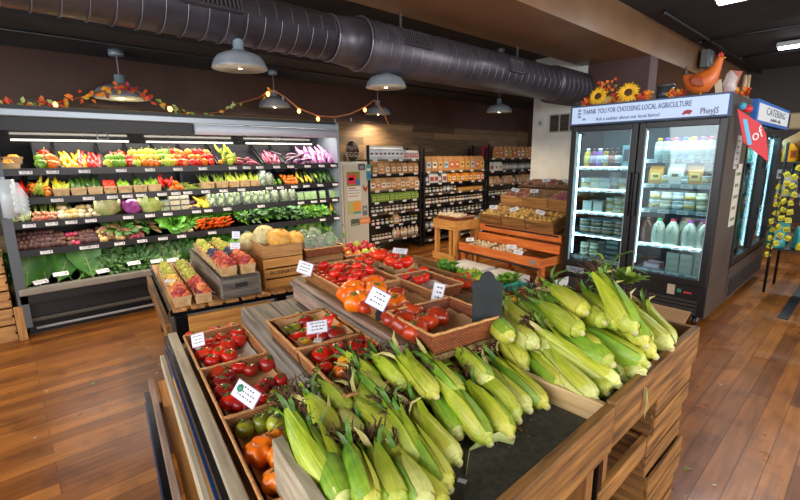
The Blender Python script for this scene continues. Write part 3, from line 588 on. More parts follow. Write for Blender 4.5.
obj('lettering', text_mesh('THANK YOU FOR CHOOSING LOCAL AGRICULTURE', .062, navy), None, hd, loc=(-1.63, FY0 - .027, 1.92), rot=RX90, scale=(.62, 1.05, 1))
obj('lettering', text_mesh('Ask a cashier about our local farms!', .045, navy), None, hd, loc=(-1.68, FY0 - .027, 1.848), rot=RX90, scale=(.85, 1, 1))
obj('lettering', text_mesh('PheyJS', .07, mat('sign_plum', '#4a2a3a', .5)), None, hd, loc=(-1.04, FY0 - .027, 1.85), rot=RX90, scale=(.7, 1, 1))
pg = MB().prism([(0, .01), (.02, 0), (.035, .012), (.06, .01), (.075, 0), (.085, .015), (.1, .03), (.09, .05), (.05, .055), (.02, .045)], 0, .001)
obj('emblem', pg, mat('sign_red', '#b0303a', .5), hd, loc=(-1.235, FY0 - .026, 1.83), rot=RX90, scale=.75)
for k, (x, z) in enumerate(((-2.14, 1.93), (-2.14, 1.9), (-2.14, 1.87), (-2.09, 1.845))): obj('emblem', MB().box(0, .03, 0, .02, 0, .001), mat('sign_faint', '#7f93b8', .5), hd, loc=(x, FY0 - .026, z), rot=RX90)
gr = pw(fr, 'lower_grille', MB().box(FX0, FX1, FY0 + .02, FY1, .1, .38), fb, bev=.006)
m_ = MB()
for k in range(4): m_.box(FX0 + .06, FX1 - .06, FY0 + .008, FY0 + .02, .12 + k * .035, .14 + k * .035)
obj('louvre', m_, mat('louvre_grey', '#33312f', .5), gr)
obj('badge', MB().box(-2.17, -1.98, FY0 + .012, FY0 + .02, .3, .36), mat('badge', '#8d949c', .4), gr)
obj('lettering', text_mesh('TRUE', .05, mat('badge_navy', '#3a466a', .5)), None, gr, loc=(-2.075, FY0 + .011, .33), rot=RX90)
obj('sticker', MB().box(-1.2, -1.14, FY0 + .012, FY0 + .02, .27, .36), mat('sticker_beige', '#b8a890', .5), gr); obj('sticker', MB().box(-1.12, -1.09, FY0 + .012, FY0 + .02, .3, .33), mat('sticker_green', '#2a8a6a', .5), gr); obj('sticker', MB().box(-1.07, -1.01, FY0 + .012, FY0 + .02, .3, .315), mat('sticker_red', '#c03a3a', .5), gr)
for x in (FX0 + .1, FX1 - .08):
    for y in (FY0 + .1, FY1 - .1):
        c_ = pw(fr, 'caster', MB().lathe([(0, -.015), (.04, -.015), (.045, 0), (.04, .015), (0, .015)], 18, M=Matrix.Translation((x, y, .045)) @ Matrix.Rotation(PI / 2, 4, 'Y')), blk)
        obj('caster_fork', MB().box(x - .025, x - .019, y - .02, y + .02, .04, .1).box(x + .019, x + .025, y - .02, y + .02, .04, .1), alum, c_)
SD1 = [1.40, 1.18, .95, .72, .47]; SD2 = [1.47, 1.25, 1.02, .70, .45]
for (x0, x1, zz) in ((-2.16, -1.61, SD1), (-1.53, -.96, SD2)):
    for z in zz:
        s_ = pw(fr, 'wire_shelf', MB().box(x0, x1, FY0 + .08, FY0 + .1, z - .03, z).box(x0, x1, FY0 + .1, FY1 - .08, z - .012, z - .004), wire)
        for k in range(4):
            xx = x0 + .07 + k * .14 + RT.uniform(-.02, .02); tg = MB().box(xx - .045, xx + .045, FY0 + .074, FY0 + .079, z - .034, z - .002, 0).box(xx - .03, xx + .02, FY0 + .072, FY0 + .074, z - .02, z - .014, 1)
            obj('price_tag', tg, [tagw, mat('print_grey', '#77747a', 0.6)], s_)
for x in (-2.15, -1.52):
    ls = pw(fr, 'led_strip', MB().box(x, x + .009, FY0 + .055, FY0 + .07, .5, 1.72), led)
for x in (-1.88, -1.24):
    l = bpy.data.lights.new('fridge_light', 'AREA'); l.shape = 'RECTANGLE'; l.size = .5; l.size_y = .04; l.energy = 1.6; l.color = (.82, .93, 1)
    q = bpy.data.objects.new('fridge_light', l); C.objects.link(q); q.location = (x, FY0 + .07, 1.76); q.rotation_euler = (.35, 0, 0)
    for zz in (1.36, 1.14, .91, .66):
        l = bpy.data.lights.new('fridge_shelf_light', 'AREA'); l.shape = 'RECTANGLE'; l.size = .5; l.size_y = .02; l.energy = .3; l.color = (.85, .95, 1)
        q = bpy.data.objects.new('fridge_shelf_light', l); C.objects.link(q); q.location = (x, FY0 + .07, zz + .04); q.rotation_euler = (.5, 0, 0)
# goods in the fridge (front faces -Y)
def rowx(protos, x0, x1, z, n, desc, group, y=FY0 + .16, sc_=1.0, rz=-PI / 2, stack=1, dz=0):
    os_ = []
    for k in range(stack):
        for i in range(n):
            os_.append(protos[i % len(protos)].put((x0 + (i + .5) * (x1 - x0) / n + RS.uniform(-.004, .004), y, z + k * dz), (0, 0, rz + RS.uniform(-.05, .05)), sc_))
    name_cluster(os_, desc, group, stack)
    b_ = [protos[(i + 1) % len(protos)].put((x0 + (i + .5) * (x1 - x0) / n + RS.uniform(-.01, .01), y + .15, z + k * dz), (0, 0, rz), sc_) for k in range(stack) for i in range(n)]
    name_cluster(b_, desc + ', behind', group + ' behind', stack); return os_
def btl(c, l, b, r=.035, h=.17, neck=.5, name='bottle'): return jar_proto(name, c, l, b, r, h, 'bottle', neck)
juice = [btl('#d8a81c', '#e8e0d0', '#e8d070'), btl('#7a2a5a', '#3a2a3a', '#c8a8c8'), btl('#8a5ab0', '#e8e0f0', '#d8d0e8'), btl('#a8842a', '#4a3a1a', '#e8e4d8'), btl('#4a2a1c', '#2a1a10', '#d88a80'), btl('#3a2218', '#1a1410', '#e0d8d0')]
dairy = [btl('#c9d4d0', '#d8a81c', '#e8e8e0'), btl('#c0c8b8', '#7a4a8a', '#e0e0d8'), btl('#b8c8cc', '#c8384a', '#dce4e8'), btl('#a8b8c8', '#2a5ab0', '#e0e8f0')]
tubs = [jar_proto('tub', c, l, b, r=.045, h=.07, cat='tub', neck=1) for c, l, b in (('#d8d4c8', '#e0e0dc', '#c8a860'), ('#c8c0a0', '#d8d0b8', '#e0d8c0'), ('#b0b8b8', '#c8d0d0', '#d8d8d0'))]
bowl = jar_proto('salad_bowl', '#8a7a68', '#b8c4c4', '#a8987c', r=.06, h=.07, cat='tub', neck=1)
tray_b = box_proto('clear_box', '#3c4040', '#6f8080', w_=.14, h=.05, d=.1); wrap = box_proto('wrapped_sandwich', '#c8ccc0', '#d8dcd4', w_=.09, h=.1, d=.08, cat='sandwich')
row_a = rowx(juice, -2.12, -1.76, 1.40, 6, 'juice bottle on top shelf of left fridge door', 'juice bottles', sc_=1.05)
rowx([box_proto('carton', '#7fb0b8', '#3a4a58', w_=.11, h=.2)], -1.75, -1.63, 1.40, 1, 'teal carton at right end of top left shelf', 'teal cartons')
rowx(tubs + [clear[0]], -2.12, -1.65, 1.18, 5, 'jar on second shelf of left fridge door', 'jars on the second fridge shelf', sc_=1.5)
rowx([wrap], -2.1, -1.88, .95, 2, 'wrapped sandwich on the third shelf', 'wrapped sandwiches')
rowx(tubs[:2], -1.86, -1.64, .95, 3, 'food tub on third shelf of left door', 'food tubs on the third shelf', stack=2, dz=.072)
rowx([bowl], -2.12, -1.65, .72, 4, 'round salad bowl on fourth shelf of left door', 'salad bowls', stack=2, dz=.072)
rowx([tubs[1]], -2.1, -1.9, .47, 2, 'tub on lowest shelf of left fridge door', 'tubs on the lowest shelf', stack=2, dz=.072)
rowx([tray_b], -1.86, -1.66, .47, 1, 'dark food tray on lowest shelf of left door', 'dark food trays', stack=4, dz=.052)
rowx(dairy, -1.47, -1.0, 1.47, 7, 'bottle on top shelf of right fridge door', 'bottles on the top right shelf', sc_=1.1)
rowx([orb_[0], tubs[0], whb[1], tubs[2]], -1.47, -1.0, 1.25, 6, 'packet on second shelf of right fridge door', 'packets on the second right shelf', sc_=1.05)
rowx(tubs, -1.47, -1.0, 1.02, 5, 'deli tub on third shelf of right fridge door', 'deli tubs', stack=2, dz=.08, sc_=1.1)
jug_b = MB().lathe([(0, 0), (.055, 0), (.058, .02), (.058, .12), (.045, .17), (.022, .205), (.02, .215)], 4 * 4)
def jug(c, l): return Proto('milk_jug', 'milk jug', jug_b.mesh('milk_jug', mat('milk' + c, c, .3, sss=.1)), [('cap', MB().lathe([(.024, .213), (.024, .235), (0, .235)], 12).mesh('cap', mat('lid' + l, l, .4))), ('handle', MB().tube([(0, -.02, .19), (0, -.06, .175), (0, -.06, .1)], .009, 6).mesh('handle', mat('milk' + c, c, .3)))])
jugs = [jug('#6a4030', '#7a4a3a'), jug('#dcdcc8', '#2a9a5a'), jug('#e4e2cc', '#c8384a'), jug('#dcd8c0', '#d8a020'), jug('#e4e2d0', '#a83ab0'), jug('#e0ddc8', '#c83a5a')]
js = []
for i, (x, k, y) in enumerate(((-1.46, 0, .16), (-1.36, 1, .14), (-1.25, 2, .15), (-1.2, 2, .27), (-1.16, 3, .26), (-1.11, 4, .14), (-1.05, 4, .27), (-1.0, 5, .15))): js.append(jugs[k].put((x, FY0 + y, .70), (0, 0, 0), (1.0, 1, 1.0)))
lbs = ['brown chocolate milk jug at left of the milk shelf', 'milk jug with green cap on the milk shelf', 'large milk jug with red cap beside the green capped one', 'milk jug behind the red capped one', 'milk jug with yellow cap on the milk shelf', 'milk jug with purple cap in front of the milk shelf', 'milk jug with purple cap behind on the milk shelf', 'milk jug with pink cap at the right end']
for o, lb in zip(js, lbs): o['label'] = lb; o['group'] = 'milk jugs'
egg = box_proto('egg_carton', '#bcb8a8', '#c4c2b4', w_=.1, h=.06, d=.24, cat='egg carton')
for x in (-1.17, -1.05): pass
os_ = []
for xi, x in enumerate((-1.21, -1.1, -.99)):
    for k in range(3 + (xi == 2)): os_.append(egg.put((x, FY0 + .22, .45 + k * .061), (0, 0, -PI / 2)))
name_cluster(os_, 'grey egg carton stacked at bottom of right fridge door', 'egg cartons', 3)
rowx([box_proto('pink_pack', '#c88a98', '#e0c8cc', w_=.14, h=.05)], -1.47, -1.3, .45, 1, 'pink package at the bottom left of the right door', 'pink packages')
# things stuck on the fridge side
def side_card(name, label, y0, y1, z0, z1, cols, cat):
    X = -.9; m_ = MB().box(X, X + .003, y0, y1, z0, z1, 0)
    for k in range(5): zz = z0 + (z1 - z0) * (k + .5) / 5.5; m_.box(X + .003, X + .004, y0 + .03, y1 - .03 - .03 * (k % 2), zz, zz + (z1 - z0) * .05, 1)
    o = obj(name, m_, [mat('card' + c, c, .5) for c in cols]); tag(o, label, cat)
side_card('notice', 'narrow white notice taped high on the fridge side', 4.68, 4.86, 1.38, 1.66, ('#b8b4b0', '#77706a'), 'notice')
side_card('poster', 'long cream poster with green picture on the fridge side', 4.8, 5.02, .86, 1.42, ('#c9c6b8', '#6f7a4a'), 'poster')
t = thing('flag', 'red triangular pennant hanging from the fridge corner', 'pennant', (-.86, 4.5, 1.86), (0, 0, -.6))
obj('pennant', MB().prism([(0, 0), (.24, -.12), (.3, -.2), (.36, -.42), (.1, -.26)], 0, .006), mat('pennant_red', '#c8202c', .5), t, rot=RXX, loc=(.0, -.05, 0))
obj('stripe', MB().prism([(.06, -.08), (.1, -.08), (.18, -.28), (.14, -.28)], .006, .008), mat('pennant_blue', '#5ab0d8', .5), t, rot=RXX, loc=(.0, -.05, 0))
obj('lettering', text_mesh('of', .13, mat('pennant_white', '#e8e0e0', .5)), None, t, rot=(PI / 2, -.5, PI / 2), loc=(.009, .16, -.2))
obj('ribbon_bow', MB().orb(.03, .04, .03, 10, 7, M=Matrix.Translation((0.01, .04, .0))).orb(.025, .03, .03, 10, 7, 1, M=Matrix.Translation((0.01, -.01, .02))), [mat('pennant_red', '#c8202c', .5), mat('ball_blue', '#3a9ab8', .5)], t)
# ================================================================ second fridge facing the aisle
F2 = thing('glass_door_fridge', 'second glass door fridge facing the aisle, behind the two door one', 'fridge', (-1.3, 6.0, 0)); gx = -.9
pw(F2, 'cabinet', MB().box(-1.65, gx - .05, 5.12, 5.17, .1, 1.78).box(-1.65, gx - .05, 6.87, 6.92, .1, 1.78).box(-1.65, -1.6, 5.17, 6.87, .1, 1.78), fb)
pw(F2, 'lower_body', MB().box(-1.65, gx, 5.12, 6.92, .08, .42), fsd); pw(F2, 'top_box', MB().box(-1.65, gx - .02, 5.12, 6.92, 1.78, 1.97), fb)
m_ = MB()
for k in range(5): m_.box(gx, gx + .008, 5.2, 6.85, .12 + k * .04, .14 + k * .04)
pw(F2, 'louvre', m_, blk)
for (y0, y1) in ((5.13, 6.0), (6.02, 6.9)):
    d = pw(F2, 'door', MB().box(gx - .05, gx, y0, y0 + .05, .44, 1.76).box(gx - .05, gx, y1 - .05, y1, .44, 1.76).box(gx - .05, gx, y0 + .05, y1 - .05, 1.7, 1.76).box(gx - .05, gx, y0 + .05, y1 - .05, .44, .5), fb)
    obj('glass_pane', MB().box(gx - .03, gx - .024, y0 + .05, y1 - .05, .5, 1.7), gl_, d); obj('handle', MB().box(gx, gx + .035, (y1 - .05 if y0 < 6 else y0 + .02), (y1 - .02 if y0 < 6 else y0 + .05), .95, 1.35), blk, d)
hd = pw(F2, 'header_sign', MB().box(gx - .02, gx + .03, 5.13, 6.95, 1.78, 1.99), mat('sign_blue2', '#2a6ac0', .4))
obj('sign_face', MB().box(gx + .03, gx + .034, 5.2, 6.88, 1.81, 1.96), mat('sign_panel2', '#ccd0d4', .45, emit=.15), hd)
obj('lettering', text_mesh('CATERING', .1, mat('sign_grey', '#5a5f68', .5)), None, hd, loc=(gx + .035, 6.1, 1.905), rot=RXX, scale=(2.3, 1, 1)); obj('lettering', text_mesh('available daily', .05, mat('sign_grey', '#5a5f68', .5)), None, hd, loc=(gx + .035, 6.1, 1.84), rot=RXX, scale=(2.2, 1, 1))
for y in (5.95, 6.82): pw(F2, 'led_strip', MB().box(gx - .07, gx - .055, y, y + .012, .52, 1.68), led)
os_ = []
pouch = bag_proto('yellow_pouch', '#d8c83a', '#4ab0b0', w_=.12, h=.17, lab2='#2a7a8a'); tealb = box_proto('teal_box', '#2f9aa0', '#6ac8c8', w_=.13, h=.16)
for k, z in enumerate((.5, .75, .98, 1.2, 1.42)):
    pw(F2, 'wire_shelf', MB().box(-1.55, gx - .1, 5.2, 6.85, z - .012, z), wire)
    for j in range(11): os_.append((pouch if (k < 3) else tealb).put((gx - .18, 5.28 + j * .148, z), (0, 0, 0)))
name_cluster(os_, 'packet behind glass of the aisle fridge', 'packets in the aisle fridge', 5)
for y in (5.55, 6.4):
    l = bpy.data.lights.new('fridge_light', 'AREA'); l.shape = 'RECTANGLE'; l.size = .04; l.size_y = .8; l.energy = 9; l.color = (.7, .92, 1)
    q = bpy.data.objects.new('fridge_light', l); C.objects.link(q); q.location = (gx - .08, y, 1.68); q.rotation_euler = (0, -.3, 0)
for y in (5.3, 6.75):
    pw(F2, 'caster', MB().lathe([(0, -.015), (.036, -.015), (.04, 0), (.036, .015), (0, .015)], 16, M=Matrix.Translation((gx - .1, y, .04)) @ Matrix.Rotation(PI / 2, 4, 'Y')), blk)
# ================================================================ produce prototypes
def rib(n, d, top=.25, bot=.1, ph=0):
    def f(p):
        a = math.atan2(p.y, p.x); rr = math.hypot(p.x, p.y); k = 1 + d * (math.cos(n * a + ph) - .3) * min(1, rr * 1.4)
        z = p.z - (top * math.exp(-(rr / .33) ** 2) if p.z > 0 else -bot * math.exp(-(rr / .3) ** 2)); return Vector((p.x * k, p.y * k, z * (1 + .04 * math.sin(2 * a + ph))))
    return f
def pm(name, c, c2=None, rough=.3, **k): return mat('skin_' + name, c, rough, noise=k.pop('noise', 18), col2=c2 or c, rnd=k.pop('rnd', .1), coat=k.pop('coat', .2), **k)
calyx_m = mat('calyx', '#4f6a24', .6); stem_m = mat('stem_green', '#6a7f35', .6); brown_stem = mat('stem_brown', '#6a5230', .7)
def star(r, n=5, z=0):
    m = MB()
    for i in range(n): a = 2 * PI * i / n + .3; m.ribbon([(0, 0, z + .003), (math.cos(a) * r * .6, math.sin(a) * r * .6, z + .006), (math.cos(a) * r, math.sin(a) * r, z + .002)], (-math.sin(a), math.cos(a), 0), [.003, .004, .001])
    m.tube([(0, 0, z), (.002, 0, z + .012)], .0025, 5); return m
def tomato(c, c2, r=.035, sq=.8, n=5, d=.04, top=.22, cal=True, stick=None, nm='tomato', seg=20):
    root = MB().orb(r, r, r * sq, seg, 12, fn=rib(n, d, top)).mesh(nm, pm('tomato' + c, c, c2)); parts = []
    if cal: parts.append(('calyx', star(r * .5, 5, r * sq * (1 - top) - .001).mesh('calyx', calyx_m)))
    if stick: parts.append(('sticker', MB().lathe([(0, 0), (r * .26, 0), (r * .26, .0012), (0, .0012)], 10, M=Matrix.Rotation(.75, 4, 'Y') @ Matrix.Translation((0, 0, r * sq * .93))).mesh('sticker', mat('sticker' + stick, stick, .5))))
    return Proto(nm, nm, root, parts)
TR = [tomato('#d8200c', '#ea3412', .038, .78), tomato('#cc160c', '#e22410', .036, .84, 4, .03), tomato('#dc2c0c', '#ec4418', .04, .74, 6, .06)]
TRS = [tomato('#da200c', '#ec3010', .041, .76, stick='#e0d020'), tomato('#d41e0c', '#e63010', .04, .8, stick='#e8d830')]
TD = [tomato('#8f1714', '#b02418', .037, .86, 4, .03), tomato('#a01818', '#b8201c', .034, .92, 3, .02)]
TO = [tomato('#f25a04', '#f6760c', .058, .74, 7, .11, .34, False, seg=42), tomato('#f46c06', '#f88c14', .052, .78, 6, .1, .3, seg=36)]
TY = [tomato('#e89a14', '#f0b82c', .042, .75, 6, .07)]
TG = [tomato('#7a7a1a', '#a8a02c', .03, .92, 4, .03), tomato('#8f9f28', '#c0bc3c', .029, .95, 3, .02), tomato('#66701a', '#8f942a', .031, .9, 4, .03)]
TP = [tomato('#7a1c22', '#a8241c', .04, .78, 5, .05)]
TB = [tomato('#9c2c10', '#c23a16', .048, .72, 5, .07, .28, False), tomato('#a8300f', '#c8441a', .05, .7, 6, .08, .28)]
CH = [tomato('#cf2a10', '#e0401a', .019, .95, 3, .01, .1, False, nm='cherry_tomato', seg=12)]
CO = [tomato('#f09a14', '#f2b028', .017, 1, 3, .01, .1, False, nm='cherry_tomato', seg=12)]
def bell(c, c2, r=.04):
    def f(p):
        a = math.atan2(p.y, p.x); rr = math.hypot(p.x, p.y); k = (1 + .12 * math.cos(4 * a)) * (1.0 if p.z > 0 else 1 + .25 * p.z); return Vector((p.x * k, p.y * k, p.z - (.3 * math.exp(-(rr / .35) ** 2) if p.z > 0 else 0)))
    return Proto('bell_pepper', 'pepper', MB().orb(r, r, r * 1.15, 16, 10, fn=f).mesh('bell_pepper', pm('pep' + c, c, c2)), [('stalk', MB().tube([(0, 0, r * .8), (.003, 0, r * 1.2), (.008, 0, r * 1.45)], [.007, .005, .006], 6).mesh('stalk', stem_m))])
BG = bell('#5a8a1a', '#86ac2a'); BR = bell('#c8140e', '#dd2a14'); BY = bell('#e0c01c', '#ecd648'); BO = bell('#ea6a10', '#f28a20'); BYG = bell('#a8b82a', '#c8cc40')
def longp(c, c2, L_=.14, r=.022, nm='long_pepper', cat='pepper', stem=stem_m):
    pts = [(0, 0, 0), (.004, 0, L_ * .15), (.008, 0, L_ * .4), (.004, 0, L_ * .7), (-.006, 0, L_ * .95), (-.01, 0, L_)]
    return Proto(nm, cat, MB().tube(pts, [r * .5, r, r * .95, r * .7, r * .3, .003], 10).mesh(nm, pm(nm + c, c, c2)), [('stalk', MB().tube([(0, 0, .004), (0, 0, -.02), (.006, 0, -.03)], [.006, .004, .005], 6).mesh('stalk', stem))])
LY = longp('#eaa010', '#f2b828'); LR = longp('#cc140e', '#e02414'); LG = longp('#6a9a20', '#98b838', .1, .018); LGy = longp('#98b030', '#c0c84a', .12, .02)
ZU = longp('#2c4a1a', '#4f6f2a', .16, .02, 'zucchini', 'zucchini'); YS = longp('#e2c020', '#ecd448', .14, .022, 'yellow_squash', 'squash'); GB = longp('#7f9a30', '#a0b448', .11, .006, 'green_bean', 'bean'); YB = longp('#c8b84a', '#dccc6a', .11, .006, 'wax_bean', 'bean')
EP = longp('#4a2038', '#6a3048', .16, .03, 'eggplant', 'eggplant'); ER = longp('#8a2440', '#b0405a', .15, .026, 'eggplant', 'eggplant'); EW = longp('#a8468a', '#d8a0c8', .17, .028, 'striped_eggplant', 'eggplant'); ED = longp('#2c1a2c', '#4a2a48', .15, .03, 'eggplant', 'eggplant')
def head(c, c2, r=.08, nm='cabbage', cat='cabbage', fr=True):
    m = MB().orb(r, r, r * .95, 24, 14, fn=lambda p: p * (1 + .03 * math.sin(7 * math.atan2(p.y, p.x) + 3 * p.z)))
    root = m.mesh(nm, pm(nm + c, c, c2, .45, noise=9, coat=.1, contrast=(.4, .6))); parts = []
    if fr:
        l = MB()
        for i in range(6):
            a = 2 * PI * i / 6; d = Vector((math.cos(a), math.sin(a), 0)); l.ribbon([d * r * .3 + Vector((0, 0, -r)), d * r * 1.1 + Vector((0, 0, -r * .5)), d * r * 1.2 + Vector((0, 0, .1 * r)), d * r * 1.25 + Vector((0, 0, .6 * r))], (-d.y, d.x, 0), [r * .3, r * .6, r * .6, r * .35], fold=-.25, ruf=.12, nw=5)
        parts = [('outer_leaves', l.mesh('outer_leaves', pm('outer' + c2, c2, c, .5, coat=.1)))]
    return Proto(nm, cat, root, parts)
HP = head('#8a2a7a', '#b060a0', .085, 'purple_cabbage'); HG = head('#9cb04a', '#c0cc7a', .09, 'green_cabbage'); HW = head('#b8b080', '#8f9a50', .085, 'pale_cabbage')
def ball(nm, cat, c, c2, r, sq=1.0, stem=True, rough=.5, seg=14, coat=.05, noise=14, contrast=(.35, .65)):
    root = MB().orb(r, r, r * sq, seg, 9, fn=rib(3, .015, .1, .05)).mesh(nm, pm(nm + c, c, c2, rough, coat=coat, noise=noise, contrast=contrast))
    return Proto(nm, cat, root, [('stalk', MB().tube([(0, 0, r * sq * .85), (.003, 0, r * sq * 1.2)], [.0025, .003], 5).mesh('stalk', brown_stem))] if stem else [])
PEACH = [ball('peach', 'peach', '#b8342a', '#e8904a', .034, contrast=(.4, .7)), ball('peach', 'peach', '#a02a2c', '#d8683a', .034, contrast=(.45, .75)), ball('peach', 'peach', '#8a2430', '#c04a34', .033)]
NECT = [ball('plum', 'plum', '#5a1a28', '#8a2a38', .028), ball('plum', 'plum', '#2a2440', '#4a3a60', .024)]
APR = [ball('apricot', 'apricot', '#d8a83c', '#e8c468', .022), ball('apricot', 'apricot', '#d89a34', '#e8b850', .022)]; PEARG = [ball('green_plum', 'plum', '#a8a83a', '#c8c45a', .022), ball('green_plum', 'plum', '#8f9a30', '#b8b84a', .022)]
APPLE = [ball('apple', 'apple', '#c8202a', '#d8b838', .036, .9, rough=.3, coat=.3, contrast=(.45, .6)), ball('apple', 'apple', '#a8b030', '#d0d050', .036, .9, rough=.3, coat=.3), ball('apple', 'apple', '#a81424', '#c83a30', .036, .9, rough=.3, coat=.3)]
BLUE = [ball('damson', 'plum', '#22253a', '#3c4260', .014, stem=False, seg=10)]
POT = [ball('potato', 'potato', '#b88a3c', '#dcb464', .036, .72, False, .7), ball('potato', 'potato', '#a87c3a', '#cca050', .033, .8, False, .7)]
POTR = [ball('red_potato', 'potato', '#8a4a3c', '#a86450', .032, .8, False, .7)]; POTB = [ball('russet_potato', 'potato', '#6a4a30', '#8c6844', .036, .72, False, .75)]; POTP = [ball('shallot', 'onion', '#7a3040', '#a05060', .024, .9, False, .5)]
ONI = [ball('onion', 'onion', '#c89a50', '#e0c080', .03, .9, True), ball('onion', 'onion', '#d8c090', '#ecdcb8', .028, .9, True)]; GAR = [ball('garlic_bulb', 'garlic', '#d0b48a', '#e8d8b8', .024, .85, True)]
BEET = [ball('beet', 'beet', '#3c1f22', '#5c3430', .034, .95, True), ball('beet', 'beet', '#4a2c24', '#6a4434', .03, .95, True)]; RAD = [ball('radish', 'radish', '#b82a50', '#d85a70', .022, 1, True)]; DKR = [ball('sunchoke', 'root', '#5a3a28', '#8a6040', .024, .9, False)]
ORG = [ball('orange', 'orange', '#e8861c', '#f0a030', .03, 1, True)]; GINGER = [ball('ginger_root', 'ginger', '#b89060', '#d8b888', .026, .6, False)]; MUSH = [ball('mushroom', 'mushroom', '#c8a88a', '#e0ccb0', .022, .7, False)]
MEL = Proto('melon', 'melon', MB().orb(.1, .1, .088, 24, 14, fn=rib(10, .015, .06)).mesh('melon', pm('melon', '#d8922c', '#e0b45a', .55, noise=26, coat=.05)), [('stalk', MB().tube([(0, 0, .08), (.004, 0, .1)], .006, 6).mesh('stalk', brown_stem))])
MELG = Proto('melon', 'melon', MB().orb(.1, .1, .092, 24, 14).mesh('melon', pm('melong', '#b8ae74', '#d8c890', .6, noise=30, coat=.02, bump=.3)), [('stalk', MEL.parts[0][1])])
CARROT = Proto('carrot', 'carrot', MB().tube([(0, 0, 0), (0, 0, .03), (0, 0, .08), (0, 0, .13)], [.012, .014, .01, .003], 8).mesh('carrot', pm('carrot', '#d8500c', '#ec7420', .5, coat=.05)), [('top', MB().tube([(0, 0, 0), (0, 0, -.03)], [.006, .003], 5).mesh('top', stem_m))])
RG = random.Random(21)
def leafy(nm, cols, n=22, L_=.2, w_=.03, spread=.9, ruf=.35, cat='greens', stem=None, up=.55, ribbed=False):
    """a head or bunch of leaves growing from the origin towards +z"""
    m = MB()
    for i in range(n):
        a = RG.uniform(0, 2 * PI); s = spread * math.sqrt(RG.random()); d = Vector((math.cos(a) * s, math.sin(a) * s, up + .3 * (1 - s))).normalized(); l = L_ * RG.uniform(.75, 1.1); side = Vector((-math.sin(a), math.cos(a), 0)); dr = Vector((d.x, d.y, -.35)) * l * .35
        m.ribbon([d * l * .05, d * l * .35, d * l * .62 + dr * .15, d * l * .85 + dr * .45, d * l + dr], side, [w_ * .2, w_ * .7, w_, w_ * .85, w_ * .25], i % len(cols), fold=RG.uniform(-.3, .4), ruf=ruf, nw=5)
    root = m.mesh(nm, [pm('leaf' + c, c, c2, .5, coat=.1, noise=24, rnd=.12) for c, c2 in cols]); parts = []
    if stem: parts = [('stems', MB().lathe([(0, -.05), (.014, -.05), (.018, 0), (.012, .04)], 8).mesh('stems', mat('stems' + stem, stem, .6)))]
    return Proto(nm, cat, root, parts)
KALE = leafy('kale_bunch', [('#2c5220', '#4a7434'), ('#3a6430', '#5c8444')], 34, .2, .03, .9, .9, stem='#8aa860'); KALE2 = leafy('kale_bunch', [('#4f7a3c', '#86a860'), ('#3f6a34', '#6a8f50')], 36, .18, .026, .9, 1.0, stem='#8aa860')
LETT = leafy('lettuce_head', [('#5a9422', '#88b83a'), ('#74a830', '#a8cc50')], 34, .17, .045, .8, .6, cat='lettuce'); LETD = leafy('lettuce_head', [('#3a7a1c', '#5c9a2c'), ('#4f8c24', '#74ac3a')], 34, .17, .042, .8, .6, cat='lettuce')
RADI = leafy('escarole_head', [('#9ab06a', '#c8d49a'), ('#7f9a4c', '#a8ba70')], 30, .15, .03, .9, .4, cat='lettuce')
HERB = leafy('parsley_bunch', [('#3c7a1e', '#5c9a30'), ('#5a9a2a', '#8abc3c')], 46, .15, .014, .9, .8, cat='herbs', stem='#8aa860'); CHARD = leafy('chard_bunch', [('#2f5a20', '#4a7a2c'), ('#7a2430', '#3f6a24')], 22, .2, .03, .8, .4, stem='#b83a50')
LEEK = Proto('leek_bunch', 'leeks', None, ()); m_ = MB()
for i in range(7):
    x = (i - 3) * .012; m_.tube([(x, 0, 0), (x, .003, .1)], [.008, .007], 7, 0)
    for k in range(2): m_.ribbon([(x, 0, .1), (x + RG.uniform(-.03, .03), .01 * k, .18), (x + RG.uniform(-.06, .06), .02 * k - .01, .27)], (1, 0, 0), [.007, .009, .002], 1, fold=.5)
LEEK = Proto('leek_bunch', 'leeks', m_.mesh('leek_bunch', [pm('leekw', '#d8d8b0', '#b8c880', .5), pm('leekg', '#4f7a2c', '#7f9f44', .5)]))
m_ = MB()
for i in range(6):
    a = i * 1.05; m_.orb(.016, .016, .018, 10, 7, 0, Matrix.Translation((math.cos(a) * .025, math.sin(a) * .02, 0)))
    m_.tube([(math.cos(a) * .02, math.sin(a) * .02, .01), (math.cos(a) * .008, 0, .06), (RG.uniform(-.05, .05), RG.uniform(-.03, .03), .2)], [.003, .003, .002], 5, 1)
RADB = Proto('radish_bunch', 'radishes', m_.mesh('radish_bunch', [pm('radr', '#c8402c', '#e0b08a', .5), pm('radg', '#7f9a2c', '#a8b848', .5)]))
COLL = MB(); COLL.ribbon([(0, 0, 0), (0, .02, .1), (0, .015, .22), (0, -.02, .32), (0, -.07, .38)], (1, 0, 0), [.015, .09, .13, .11, .02], 0, fold=.25, ruf=.09, nw=9); COLL.tube([(0, -.004, -.05), (0, .017, .1), (0, .012, .22), (0, -.022, .32)], [.006, .005, .004, .002], 6, 1)
for i in range(1, 5):
    for s in (-1, 1): z = .05 + i * .055; COLL.tube([(0, .013, z), (s * .04, .022, z + .03), (s * .085, .035, z + .05)], [.003, .002, .001], 4, 1)
COLL = Proto('collard_leaf', 'collard greens', COLL.mesh('collard_leaf', [pm('collard', '#3c7a22', '#5a9a34', .45, noise=8, coat=.15), pm('collardv', '#a8bc6a', '#b8c87a', .5)]))
BROC = Proto('broccoli_crown', 'broccoli', None, ()); m_ = MB(); m_.lathe([(.02, -.07), (.022, -.02), (.03, .0)], 8, 1)
for i in range(26):
    a = i * 2.4; s = math.sqrt(i / 26) * .06; m_.orb(.017, .017, .015, 8, 6, 0, Matrix.Translation((s * math.cos(a), s * math.sin(a), .035 - s * s * 5)))
